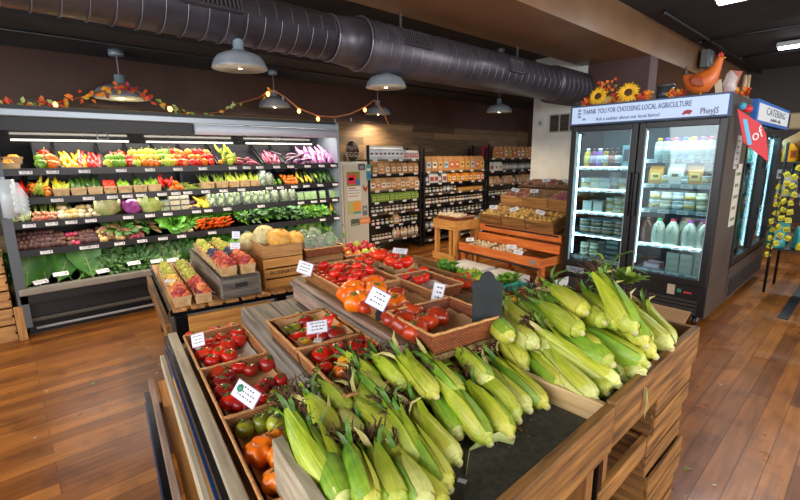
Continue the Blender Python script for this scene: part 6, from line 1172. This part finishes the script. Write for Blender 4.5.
for i in range(9):
    pr, n, r, nm = kinds1[min(i, 6)] if i < 7 else kinds1[5]
    pintfill(2.99 + i * .118, .315, .6, pr, n, '%s in the %s low outer basket' % (nm, nth[i]), '%ss in low outer basket %s' % (nm, nth[i]), 1, r)
    pr2, n2, r2, nm2 = (PEACH + NECT[:1], 6, .034, 'dark peach') if i < 3 else (PEARG, 12, .022, 'green plum')
    pintfill(2.99 + i * .118, .44, .6, pr2, n2, '%s in the %s low inner basket' % (nm2, nth[i]), '%ss in low inner basket %s' % (nm2, nth[i]), 1, r2)
gc = crate('grey_crate', 'long weathered grey wooden box under the upper peach baskets', tuple(IS(4.15, .545, .601)), 1.22, .26, .148, 'grey', nb=1); obj('lid_board', MB().box(.0, 1.22, .0, .26, .13, .148), W('grey', 'x'), gc); obj('hand_hole', MB().box(1.2195, 1.222, .09, .17, .07, .1), mat('hole_dark', '#2a2622', .8), gc)
for i in range(9):
    for j in range(2):
        pr, n, r, nm = ((PEACH, 6, .034, 'peach') if i < 3 else (BLUE, 13, .014, 'dark damson') if i < 5 else (PEARG + APR[:1], 12, .022, 'yellow green plum'))
        pintfill(2.995 + i * .118, .61 + j * .122, .75, pr, n, '%s in the %s upper %s basket' % (nm, nth[i], 'outer' if j == 0 else 'inner'), '%ss in upper %s basket %s' % (nm, 'outer' if j == 0 else 'inner', nth[i]), 1.5 if r < .02 else 1, r)
for k, o in enumerate(PL):
    i = k; 
    if k < 18: lb = 'wooden fruit basket on low table level, %s of the %s row' % (nth[k // 2], 'outer' if k % 2 == 0 else 'inner')
    else: lb = 'wooden fruit basket on the grey box, %s of the %s row' % (nth[(k - 18) // 2], 'outer' if k % 2 == 0 else 'inner')
    o['label'] = lb; o['group'] = 'wooden fruit baskets on the peach table'
sten = text_mesh('RUSINATO', .042, mat('stencil_ink', '#3a2412', .8))
def bcrate(label, a, b, z, wb, da, H, kind, letters=None, nb=2, gap=.012, name='wooden_crate'):
    """crate whose long side faces the aisle end (small a)"""
    t = thing(name, label, 'crate', tuple(IS(a, b, z)), (0, 0, PI / 2 - TH), 'stacked crates on the peach table'); mx_, my_ = W(kind, 'x'), W(kind, 'y'); bh = (H - gap * (nb - 1)) / nb; th = .012
    for s in (0, 1):
        for k in range(nb): y0 = 0 if s == 0 else da - th; obj('side_board', MB().box(0, wb, y0, y0 + th, k * (bh + gap), k * (bh + gap) + bh), mx_, t, bev=.002)
        x0 = 0 if s == 0 else wb - .016; obj('end_board', MB().box(x0, x0 + .016, th, da - th, 0, H), my_, t, bev=.002)
    obj('bottom', MB().box(.012, wb - .012, th, da - th, .002, .01), mx_, t)
    if letters: obj('stencil', letters, None, t, loc=(wb / 2, -.0012, H * .52 if nb == 3 else H * .5), rot=RX90)
    return t
bcrate('orange brown stencilled crate under the melons', 3.0, .85, .6, .29, .36, .215, 'pine', sten, 3)
bcrate('small shallow crate holding the orange melons', 3.0, .85, .822, .29, .38, .09, 'crate', None, 1)
bcrate('stencilled crate under the basket of bagged greens', 2.98, 1.17, .6, .29, .36, .19, 'bin', sten, 2)
bcrate('plain low crate under the tray of apples', 2.98, 1.49, .6, .3, .34, .1, 'crate', None, 1)
o_ = [MEL.put(IS(3.08, 1.0, .94), (.2, .3, 1), .85), MEL.put(IS(3.09, 1.16 - .04, .92), (.3, 0, 2), .72), MELG.put(IS(3.2, .93, .95), (.4, .6, 0), .85), MELG.put(IS(3.3, .96, .93), (.1, .3, 0), .8), MELG.put(IS(3.32, .84, .9), (.1, 1.3, 0), .7)]
for o, lb in zip(o_, ('large yellow orange melon in front of the shallow crate', 'smaller orange melon at right end of the shallow crate', 'pale netted melon behind the orange melon', 'second pale melon deeper behind the price card', 'elongated pale melon at the left back of the melons')): o['label'] = lb; o['group'] = 'melons in the shallow crate'
def etray(label, a, b, z, wb, da, h=.06, mt=wick2):
    t = wtray(label, a, b, z, wb, da, h, mt, None, rot=PI / 2, group='reddish wicker trays on the peach table'); return t
etray('reddish wicker tray full of clear bagged greens', 2.97, 1.16, .793, .3, .36); etray('reddish wicker tray of red and green apples', 2.97, 1.48, .703, .34, .32)
o_ = []
for k, (a, b, z) in enumerate(((3.03, 1.24, .88), (3.04, 1.37, .88), (3.14, 1.3, .91), (3.15, 1.22, .9), (3.24, 1.35, .9))):
    o_.append(BAGD.put(IS(a, b, z), (RI.uniform(-.5, .5), RI.uniform(-1, 1), RI.uniform(0, 6)), .95))
name_cluster(o_, 'clear bag of shredded greens in the reddish tray', 'bags of greens in the tray', 2)
c = []
for j in range(3):
    for i in range(4): c.append(P_(APPLE).put(IS(3.02 + j * .07, 1.53 + i * .075 + .02 * (j % 2), .76 + .02 * j), (RI.uniform(-.6, .6), RI.uniform(-.6, .6), RI.uniform(0, 6)), 1))
name_cluster(c, 'apple in the reddish tray right of the bagged greens', 'apples in the tray', 3)
o_ = [PINTT.put(IS(3.4, .88, .822), RZ, .8, label='teal pint basket beside the melons'), BAGW.put(IS(3.55, .9, .88), (.2, .3, 0), .8, label='clear knotted produce bag left of the melons')]
bcrate('low crate behind the melon crate under the teal basket', 3.38, .85, .6, .29, .34, .21, 'crate', None, 2)
card(236, 235, .93, 'small white price card above the teal basket', .06, .05, 0, -.1, .0, False, rim_='#8aa0c8'); card(235, 246, .87, 'lower white price card in front of the teal basket', .075, .045, 0, -.1, .0, False, rim_='#8aa0c8'); card(262, 234, .93, 'white price card leaning on the orange melon', .09, .045, 0, -.5, .02, False, rim_='#c8c4c8', roll=.15)
card(170, 281, .66, 'pale card lying over the low peach baskets', .07, .03, 0, -1.2, .02, False, rim_='#8aa0c8')
# ================================================================ potato stand
ps = thing('potato_stand', 'orange wooden tiered stand with weathered bins of potatoes', 'display stand', (-3.55, 4.22, 0), (0, 0, -.13))
def pq(name, x0, x1, y0, y1, z0, z1, mt, bev=.003): return obj(name, MB().box(x0, x1, y0, y1, z0, z1), mt, ps, bev=bev)
O_ = W('orange', 'x'); pq('tray_front', 0, 1.24, 0, .02, .35, .45, O_); pq('tray_floor', 0, 1.24, .02, .36, .35, .37, O_); pq('tray_side', 1.22, 1.24, .02, .36, .37, .44, W('orange', 'y')); pq('tray_edge', -.002, 1.24, -.012, 0, .33, .352, blk); pq('badge', 1.12, 1.2, -.004, 0, .38, .43, mat('badge_grey', '#8a8078', .5))
pq('tray_front', 0, 1.24, .36, .38, .58, .66, O_); pq('tray_floor', 0, 1.24, .38, .95, .57, .59, O_); pq('tray_edge', .1, 1.2, .352, .36, .635, .655, blk); pq('back_board', 0, 1.24, .34, .36, .45, .55, O_)
for x in (.0, 1.18):
    for y in (.05, .9): pq('leg', x, x + .06, y, y + .06, 0, .35 if y < .1 else .57, W('orange', 'z'))
pq('support', 0, 1.15, .72, .75, .59, .9, W('crate', 'x')); pq('support', 0, 1.15, 1.1, 1.13, 0, 1.0, W('crate', 'x')); pq('tier_board', .0, 1.15, .75, 1.1, .86, .88, W('crate', 'x'))
def bulk(label, x, y, z, w_, d, h, kind, tilt=.25):
    t = thing('bulk_bin', label, 'bin', tuple(Matrix.Rotation(-.13, 4, 'Z') @ Vector((x, y, 0)) + Vector((-3.55, 4.22, z))), (tilt, 0, -.13), 'weathered potato bins')
    mx_, my_ = W(kind, 'x'), W(kind, 'y'); th = .012
    obj('front_board', MB().box(0, w_, 0, th, 0, h), mx_, t, bev=.002); obj('back_board', MB().box(0, w_, d - th, d, 0, h), mx_, t); obj('end_board', MB().box(0, th, th, d - th, 0, h), my_, t); obj('end_board', MB().box(w_ - th, w_, th, d - th, 0, h), my_, t); obj('bottom', MB().box(th, w_ - th, th, d - th, 0, .012), mx_, t); return t
def bulkfill(x, y, z, w_, d, protos, nx, ny, desc, grp, sc_=1.0, h=.1, tilt=.25):
    Mx = Matrix.Translation(Vector((-3.55, 4.22, z)) + (Matrix.Rotation(-.13, 4, 'Z') @ Vector((x, y, 0)))) @ Matrix.Rotation(-.13, 4, 'Z') @ Matrix.Rotation(tilt, 4, 'X'); os_ = []
    for j in range(ny):
        for i in range(nx):
            p = Mx @ Vector((.035 + (i + .5 * (j % 2) * .6 + .2) / nx * (w_ - .06), .04 + (j + .3) / ny * (d - .06), h + RI.uniform(-.008, .012) + .012 * (j % 2))); os_.append(P_(protos).put(p, (RI.uniform(-1, 1), RI.uniform(-1, 1), RI.uniform(0, 6)), sc_ * RI.uniform(.9, 1.1)))
    name_cluster(os_, desc, grp, ny)
B1 = [(0.0, .37, POT, 'yellow potato in the left front bin'), (.38, .36, POT, 'yellow potato in the middle front bin'), (.75, .38, [POT[1]], 'tan potato in the right front bin')]
for i, (x, w_, pr, ds) in enumerate(B1): bulk(['left', 'middle', 'right'][i] + ' front weathered bin of potatoes', x, .37, .665, w_, .36, .13, 'bin'); bulkfill(x, .37, .665, w_, .36, pr, 5, 5, ds, ds.replace('potato', 'potatoes'), 1.0, .11)
B2 = [(.0, .37, POTR, 'red potato in the left upper bin'), (.38, .36, POTB, 'brown potato in the middle upper bin'), (.75, .36, POTP, 'purple shallot in the right upper bin')]
for i, (x, w_, pr, ds) in enumerate(B2): bulk(['left', 'middle', 'right'][i] + ' upper weathered bin behind the potatoes', x, .76, .885, w_, .34, .12, 'crate'); bulkfill(x, .76, .885, w_, .34, pr, 6 if i == 2 else 5, 5, ds, ds.replace('potato', 'potatoes'), 1.0, .1)
for i, (x, w_, pr, ds) in enumerate([(.0, .57, POTB + POTR, 'russet potato in the left top bin'), (.58, .55, POTB, 'russet potato in the right top bin')]): bulk(['left', 'right'][i] + ' top bin of russet potatoes by the wall', x, 1.12, 1.005, w_, .34, .11, 'dark'); bulkfill(x, 1.12, 1.005, w_, .34, pr, 8, 5, ds, ds.replace('potato', 'potatoes'), 1.0, .1)
def pl(x, y, z): return Matrix.Rotation(-.13, 4, 'Z') @ Vector((x, y, 0)) + Vector((-3.55, 4.22, z))
for i, (x, w_, pr, ds) in enumerate([(.08, .36, GINGER + GAR, 'pale ginger or garlic in the left shallow tray'), (.48, .36, GAR + MUSH, 'pale garlic bulb in the right shallow tray')]):
    t = wtray(['left', 'right'][i] + ' shallow reddish tray on the orange lower tier', 1, 1, 0, w_, .24, .045, wick2, None, group='shallow trays on the potato stand'); t.location = pl(x, .06, .372); t.rotation_euler = (.1, 0, -.13)
    os_ = [P_(pr).put(pl(x + .04 + (k % 6) * (w_ - .07) / 5.4 + RI.uniform(-.006, .006), .1 + (k // 6) * .05, .42 + (k // 6) * .008 + RI.uniform(0, .01)), (RI.uniform(-1, 1), RI.uniform(-1, 1), RI.uniform(0, 6)), 1.1) for k in range(24)]; name_cluster(os_, ds, ds + 's', 4)
ss = thing('side_stand', 'pale wooden side stand left of the potato bins', 'stand', (-4.02, 4.24, 0), (0, 0, -.13))
PZ = W('pine', 'x'); 
for (x0, x1, y0, y1, z0, z1, nm) in ((0, .44, 0, .02, .59, .71, 'top_box'), (0, .02, .02, .46, .59, .71, 'top_box'), (.42, .44, .02, .46, .59, .71, 'top_box'), (.02, .42, .02, .46, .69, .705, 'top_board'), (0, .44, -.01, .0, .17, .27, 'rail'), (0, .02, .05, .46, .17, .27, 'rail')): obj(nm, MB().box(x0, x1, y0, y1, z0, z1), PZ, ss, bev=.003)
for x in (.01, .3, .38):
    for y in (.02, .4): obj('leg', MB().box(x, x + .05, y, y + .05, 0, .59), W('pine', 'z'), ss)
t = wtray('reddish tray of mushrooms on the pale side stand', 1, 1, 0, .42, .3, .05, wick2, None, group='shallow trays on the potato stand'); t.location = Vector((-4.0, 4.28, .707)); t.rotation_euler = (0, 0, -.13)
os_ = [P_(MUSH + GAR).put(Vector((-3.95 + (k % 6) * .063, 4.31 + (k // 6) * .055 - (k % 6) * .008, .765)), (RI.uniform(-.6, .6), RI.uniform(-.6, .6), 0), 1.2) for k in range(24)]; name_cluster(os_, 'pale mushroom in tray on the side stand', 'mushrooms', 4)
for x_, y_, z_, lb in ((.18, .42, .80, 'left front bin'), (.5, .44, .80, 'middle front bin'), (.9, .42, .80, 'right front bin'), (.2, .8, 1.0, 'left upper bin'), (.5, .8, 1.0, 'middle upper bin'), (.4, 1.16, 1.12, 'left top bin'), (.72, 1.15, 1.12, 'right top bin'), (.12, .08, .41, 'left shallow tray'), (.78, .1, .42, 'right shallow tray'), (.92, .05, .385, 'orange tray end')):
    t = thing('price_card', 'white tilted price card on the %s of potato stand' % lb, 'price card', tuple(pl(x_, y_, z_ - .03)), (0, 0, .5), 'price cards of the potato stand')
    M_ = Matrix.Translation((0, 0, .11)) @ Matrix.Rotation(-.7, 4, 'X') @ Matrix.Rotation(RI.uniform(-.4, .4), 4, 'Y'); obj('card_face', MB().box(-.05, .05, -.001, .001, -.026, .026, 0, M_).box(-.032, .027, -.0018, -.001, .004, .01, 1, M_).box(-.032, .015, -.0018, -.001, -.012, -.006, 1, M_), [cardm, mat('print_grey', '#77747a', 0.6)], t)
    obj('post', MB().tube([(0, .003, -.02), (0, .003, .11)], .004, 6), mat('post_pale', '#a8a8a4', .4), t)
# cardboard cartons below
def carton(label, x, y, w_, d, h, rz, flap=True):
    t = thing('produce_carton', label, 'carton', (x, y, 0), (0, 0, rz), 'white printed produce cartons'); cm = mat('carton_grey', '#c4c2bd', .7, noise=5, col2='#d2d0ca')
    obj('box_body', MB().box(0, w_, 0, .01, 0, h).box(0, w_, d - .01, d, 0, h).box(0, .01, .01, d - .01, 0, h).box(w_ - .01, w_, .01, d - .01, 0, h).box(.01, w_ - .01, .01, d - .01, 0, .01), cm, t)
    pm_ = mat('carton_print', '#4a5258', .7); obj('printed_marks', MB().box(w_ * .1, w_ * .4, -.002, 0, h * .4, h * .5).box(w_ * .1, w_ * .34, -.002, 0, h * .25, h * .32).box(w_ * .6, w_ * .66, -.002, 0, h * .2, h * .7).box(w_ * .72, w_ * .78, -.002, 0, h * .2, h * .7).box(w_ * .84, w_ * .88, -.002, 0, h * .2, h * .55), pm_, t)
    obj('hand_hole', MB().box(w_ * .44, w_ * .56, -.0015, 0, h * .62, h * .78), mat('hole_dark', '#2a2622', .8), t)
    if flap: obj('top', MB().box(.0, w_, .0, d, h, h + .006), cm, t)
    return t
carton('closed grey printed carton under the left of potato stand', -3.42, 3.78, .5, .36, .26, -.13); carton('closed grey printed carton middle under the potato stand', -2.86, 3.72, .42, .36, .26, -.13); tt = carton('open printed carton with raised flap by the fridge', -2.4, 3.62, .42, .38, .2, -.1, False); obj('flap', MB().box(.42, .426, 0, .38, .2, .36), mat('carton_grey', '#c4c2bd', .7), tt)
# ================================================================ on top of the fridge
RF = random.Random(8)
sunm = mat('petal_yellow', '#f0b010', .5, noise=20, col2='#f4c828'); seedm = mat('seed_brown', '#3a2410', .8, noise=200, col2='#5a3a1a', bump=.5)
def sunflower(x, y, z, r, lb, yaw):
    t = thing('sunflower', lb, 'sunflower', (x, y, z), (0, 0, yaw), 'sunflowers on the fridge'); M_ = Matrix.Rotation(PI / 2 - .25, 4, 'X')
    obj('seed_head', MB().orb(r * .36, r * .36, r * .14, 16, 8, 0, M_), seedm, t); m = MB()
    for k in range(34):
        a = k * 2.399; d = Vector((math.cos(a), math.sin(a), 0)); l = r * RF.uniform(.85, 1.05); m.ribbon([d * r * .28, d * l * .6 + Vector((0, 0, .012 + .012 * (k % 2))), d * l + Vector((0, 0, -.002))], (-d.y, d.x, 0), [r * .06, r * .11, r * .015], fold=.2, M=M_)
    obj('petals', m, sunm, t); obj('stem', MB().tube([(0, .01, 0), (0, .03, -r * .7)], .006, 6), stem_m, t)
def autumn(x, y, z, n, s, lb):
    t = thing('autumn_leaves', lb, 'leaf decoration', (x, y, z), (0, 0, 0), 'autumn leaf sprays on the fridge')
    for ci, col in enumerate(('#d2541a', '#b5231c', '#e0a020', '#e8791e')):
        m = MB()
        for k in range(n):
            p = Vector((RF.uniform(-s, s), RF.uniform(-.03, .03), RF.uniform(0, s * 1.1))); a = Vector((RF.uniform(-1, 1), -.4, RF.uniform(-.6, 1))).normalized() * RF.uniform(.03, .055); m.ribbon([p, p + a * .5 + Vector((0, -.01, 0)), p + a], (a.z, 0, -a.x), [.003, .016, .001], fold=.4)
        obj('leaf_cluster', m, mat('garland_leaf' + col, col, .6), t)
FZ = 1.985
t = thing('wicker_basket', 'small round wicker basket with wire handle behind the left sunflower', 'basket', (-1.98, 4.55, 1.98)); obj('basket', MB().lathe([(0, 0), (.1, 0), (.13, .08), (.125, .08), (.095, .008), (0, .008)], 24), mat('straw', '#c89a4a', .7, noise=60, col2='#dab468', bump=.6), t); obj('handle', MB().tube([(.125 * math.cos(a), 0, .08 + .13 * math.sin(a)) for a in [PI * i / 14 for i in range(15)]], .006, 6), mat('handle_wire', '#5a4a48', .5), t)
sunflower(-2.0, 4.42, FZ + .085, .095, 'large sunflower at left on top of the fridge', .0); sunflower(-1.72, 4.42, FZ + .09, .1, 'large sunflower in the middle of the fridge top', .3)
autumn(-2.1, 4.47, FZ, 9, .07, 'orange leaf spray at the left end of fridge top'); autumn(-1.86, 4.5, FZ, 9, .08, 'red leaf spray between the two sunflowers'); autumn(-1.6, 4.45, FZ, 9, .07, 'red and orange leaf spray before the grey canister'); autumn(-1.33, 4.47, FZ, 8, .06, 'orange leaf spray right of the grey canister'); autumn(-1.98, 4.58, FZ + .14, 6, .09, 'leaf spray wound round the basket handle')
t = thing('canister', 'dark grey cylindrical canister between leaves on the fridge', 'canister', (-1.45, 4.55, 1.98)); obj('body', MB().lathe([(0, 0), (.07, 0), (.07, .12), (.0, .12)], 28), mat('canister_grey', '#4a4d50', .4, metal=.4), t); obj('lid', MB().lathe([(.073, .12), (.073, .14), (.0, .145)], 28), mat('canister_lid', '#55585c', .4, metal=.4), t)
t = thing('rooster_figure', 'terracotta orange hen figurine with red comb on the fridge', 'hen figurine', (-1.17, 4.55, 1.98), (0, 0, .25)); t.scale = (.74, .9, 1.03); terra = mat('terracotta', '#c0581c', .45, noise=6, col2='#d8702a', coat=.2)
obj('body', MB().tube([(-.2, 0, .2), (-.17, 0, .17), (-.12, 0, .13), (-.05, 0, .115), (.03, 0, .13), (.085, 0, .175), (.115, 0, .23), (.13, 0, .275), (.14, 0, .30), (.145, 0, .315)], [.012, .035, .065, .088, .092, .075, .05, .036, .032, .012], 20), terra, t)
obj('tail', MB().ribbon([(-.15, 0, .15), (-.19, 0, .2), (-.18, 0, .26)], (0, 1, 0), [.03, .025, .006], fold=.6, nw=5).tube([(-.16, 0, .15), (-.19, 0, .21), (-.175, 0, .265)], [.03, .02, .004], 8), mat('tail_dark', '#3a2a2a', .5), t)
obj('wing', MB().orb(.085, .016, .045, 14, 8, 0, Matrix.Translation((-.05, -.078, .125)) @ Matrix.Rotation(.25, 4, 'Y')), mat('wing_brown', '#a8481a', .5, noise=30, col2='#8a3a18'), t)
obj('comb', MB().prism([(.11, .3), (.12, .34), (.13, .325), (.14, .35), (.15, .325), (.165, .335), (.165, .3)], -.007, .007, 0, Matrix.Rotation(PI / 2, 4, 'X')), mat('comb_red', '#c01c1c', .4), t)
obj('wattle', MB().orb(.02, .024, .03, 10, 7, 0, Matrix.Translation((.15, 0, .275))), mat('comb_red', '#c01c1c', .4), t); obj('beak', MB().lathe([(.012, 0), (0, .03)], 8, 0, Matrix.Translation((.165, 0, .297)) @ Matrix.Rotation(PI / 2, 4, 'Y')), mat('beak_yellow', '#d8a030', .4), t)
obj('eye', MB().orb(.005, .004, .005, 8, 6, 0, Matrix.Translation((.148, -.03, .305))), blk, t)
for s in (-1, 1): obj('foot', MB().tube([(-.01, s * .03, .04), (0, s * .03, .006)], .008, 6).tube([(-.015, s * .03, .006), (.04, s * .035, .004)], .006, 6).tube([(0, s * .03, .006), (.03, s * .055, .004)], .005, 6), mat('beak_yellow', '#d8a030', .4), t)
t = thing('clutter_basket', 'clear bags and paper packets heaped on the fridge right of the hen', 'bag', (-.99, 4.62, 1.98)); obj('bag', MB().orb(.05, .05, .1, 12, 8, 0, Matrix.Translation((0, 0, .1)), fn=lambda p: p * (1 + .15 * math.sin(9 * p.z + 5 * p.x))), film('bag_clear2', .45, '#e8ecec'), t)
obj('packet', MB().box(-.05, .02, .02, .03, 0, .2, 0, Matrix.Rotation(.25, 4, 'Y')), mat('packet_pink', '#b86a5a', .5), t); obj('packet', MB().box(-.08, -.03, -.03, -.02, 0, .15, 0, Matrix.Rotation(-.2, 4, 'Y')), mat('packet_cream', '#c8b8a0', .5), t)
autumn(-.95, 4.8, FZ, 8, .06, 'orange flower cluster at the right end of fridge top')
for i, (x, y, r_, c_) in enumerate(((-.96, 4.95, .15, '#c8b090'), (-.94, 5.02, -.2, '#a88a6a'))): o = obj('paper_roll', MB().tube([(0, 0, 0), (0, math.sin(r_) * .2, .2)], .016, 10), mat('roll' + c_, c_, .6), loc=(x, y, 1.98)); tag(o, ['pale paper roll leaning on the fridge top right end', 'brown paper roll leaning at the far right on fridge top'][i], 'paper roll', 'paper rolls on the fridge')
t = thing('wall_speaker', 'small grey speaker box on the beam above the hen', 'speaker', (-2.45, 7.8, 2.75)); p = at(703, 60, X=-2.44); t.location = p; obj('case', MB().box(0, .12, -.16, .16, -.14, .14), mat('speaker_grey', '#6a6a6c', .5), t, bev=.01); obj('cone', MB().lathe([(0, 0), (.09, 0), (.1, .012), (0, .004)], 20, 0, Matrix.Translation((.12, 0, 0)) @ Matrix.Rotation(PI / 2, 4, 'Y')), mat('cone_grey', '#8a8a8c', .5), t)
# ================================================================ racks at the right edge
rk = thing('display_rack', 'black metal rack of snack bags in the aisle right of the fridges', 'rack', (-.5, 6.5, 0)); rm = mat('rack_steel', '#2c2f36', .35, metal=.6)
for (x, y) in ((-.74, 6.13), (-.72, 6.62), (-.3, 6.2), (-.28, 6.7)): pw(rk, 'upright', MB().tube([(x, y, 0), (x, y, 1.62)], .014, 8), rm)
for z in (1.42, 1.06, .5): pw(rk, 'rack_shelf', MB().box(-.76, -.26, 6.12, 6.72, z - .012, z), rm)
tw = leafy('x', [('#d8c020', '#e8d840')], 2, .1, .02) if False else None
yb = bag_proto('yellow_bag', '#d8c41c', '#3a5a2a', w_=.07, h=.075, d=.03, lab2='#e8d840'); rb = bag_proto('red_bag', '#c0202c', '#e8d8d0', w_=.08, h=.09, d=.03); ob = bag_proto('snack_bag', '#d8a820', '#a8481a', w_=.14, h=.19, d=.06); gb = bag_proto('snack_bag', '#3a5a34', '#c8c4b0', w_=.13, h=.18, d=.05); wb_ = bag_proto('snack_bag', '#c4c8c4', '#4a6a5a', w_=.15, h=.2, d=.06); tb = bag_proto('teal_bag', '#2f8a8a', '#5ab0b0', w_=.17, h=.24, d=.06)
os_ = []
for k in range(9):
    for j in range(3): os_.append(yb.put((-.745 + .062 * j, 6.03 - .01 * j, .42 + .1 * j + k * .09 + .03 * (j % 2)), (RF.uniform(-.6, .6), RF.uniform(-.5, .5), -.9 + RF.uniform(-.5, .5)), .72))
name_cluster(os_, 'small yellow bag hanging on the rack strip', 'small yellow bags on the strip', 9)
o = obj('hanging_strip', MB().box(-.735, -.725, 6.02, 6.03, .38, 1.42).box(-.735, -.725, 6.02, 6.13, 1.42, 1.43), rm); tag(o, 'thin black strip the small yellow bags hang from', 'strip')
os_ = [rb.put((-.35 + .08 * (k % 2), 7.1, .7 + (k // 2) * .1), (RF.uniform(-.2, .2), 0, -.9), 1.1) for k in range(12)]; name_cluster(os_, 'red snack bag hanging behind the yellow bags', 'red snack bags', 6)
r2 = thing('display_rack', 'further rack holding the red snack bags at frame edge', 'rack', (-.3, 7.2, 0))
for (x, y) in ((-.45, 7.15), (-.1, 7.15), (-.45, 7.6), (-.1, 7.6)): pw(r2, 'upright', MB().tube([(x, y, 0), (x, y, 1.35)], .014, 8), rm)
pw(r2, 'rack_shelf', MB().box(-.46, -.09, 7.14, 7.61, .64, .655).box(-.46, -.09, 7.14, 7.61, 1.32, 1.34), rm)
for z, prs, lb in ((1.42, [ob, ob, gb], 'top'), (1.06, [wb_, wb_, gb], 'middle'), (.5, [tb, yb, tb], 'low')):
    os_ = []
    for j in range(2):
        for i in range(4): os_.append(prs[(i + j) % 3].put((-.72 + j * .2, 6.2 + i * .14, z + .002), (0, 0, -.5 + RF.uniform(-.2, .2)), 1))
    name_cluster(os_, 'snack bag on the %s shelf of the aisle rack' % lb, 'snack bags on the %s rack shelf' % lb, 2)
m = MB().orb(.2, .2, .12, 24, 12, fn=lambda p: p * (1 + .08 * math.sin(5 * p.x + 3 * p.z) + .06 * math.sin(9 * p.y + 4 * p.x))); o = obj('burlap_sack', m, mat('burlap', '#6e4a28', .9, noise=90, col2='#8a6236', bump=.7), loc=(-.6, 6.4, 1.62)); tag(o, 'brown burlap sack lying on top of the aisle rack', 'sack')
t = thing('market_sign', 'tan board sign reading MARKET behind the racks', 'sign', (-.66, 9.0, 1.99)); obj('board', MB().box(-.45, .55, 0, .03, -.1, .1), mat('sign_tan', '#b09a78', .6), t); obj('border', MB().box(-.47, .57, .005, .035, -.12, -.1).box(-.47, .57, .005, .035, .1, .12), mat('sign_border', '#8a7450', .6), t); obj('lettering', text_mesh('MARKET', .17, mat('sign_ink', '#3c3a38', .6)), None, t, loc=(.05, -.002, 0), rot=RX90)
sg = thing('shop_shelf', 'dark shelving with goods under the MARKET sign', 'shelf', (-.4, 9.2, 0)); 
for z in (.3, .7, 1.1, 1.5): pw(sg, 'shelf_board', MB().box(-1.25, .5, 9.03, 9.4, z, z + .025), W('dark', 'x'))
for x in (-1.25, .47): pw(sg, 'side_panel', MB().box(x, x + .03, 9.03, 9.4, 0, 1.73), W('dark', 'z'))
pw(sg, 'top_panel', MB().box(-1.25, .5, 9.03, 9.4, 1.7, 1.73), W('dark', 'x'))
for z, prs in ((.725, kb2), (1.125, [wb_, gb, ob]), (1.525, kraft)):
    os_ = [prs[i % 3].put((-1.12 + i * .155, 9.12, z), (0, 0, -PI / 2), .7) for i in range(10)]; name_cluster(os_, 'packet on the %s board under the MARKET sign' % ('low' if z < 1 else 'middle' if z < 1.5 else 'top'), 'packets under the MARKET sign %.1f' % z if False else 'packets under the MARKET sign')
# scraps on the floor
for i, (px, py, c_, lb) in enumerate(((92, 384, '#7a9a5a', 'small green leaf scrap on the floor at left'), (688, 470, '#7a8a3a', 'curled green husk scrap on the floor right of the corn stand'), (36, 438, '#c8b8a0', 'pale crumb on the floor at far left'), (47, 391, '#c8b8a0', 'pale crumb on the floor near the case'), (714, 485, '#d0c8b8', 'white crumb on the floor at lower right'), (157, 373, '#d0c4b4', 'white scrap on the floor beside the low bench'), (720, 385, '#d0c8b8', 'white speck on the floor in the aisle'))):
    a = at(px, py, z=.001); m = MB(); s = .022 if i < 2 else .012; m.ribbon([(-s, 0, .002), (0, s * .4, .006), (s, 0, .002)], (0, 1, 0), [.002, s * .5, .002], fold=.2); o = obj('floor_scrap', m, mat('scrap' + c_, c_, .7), loc=tuple(a), rot=(0, 0, i)); tag(o, lb, 'floor scrap', 'scraps on the floor')
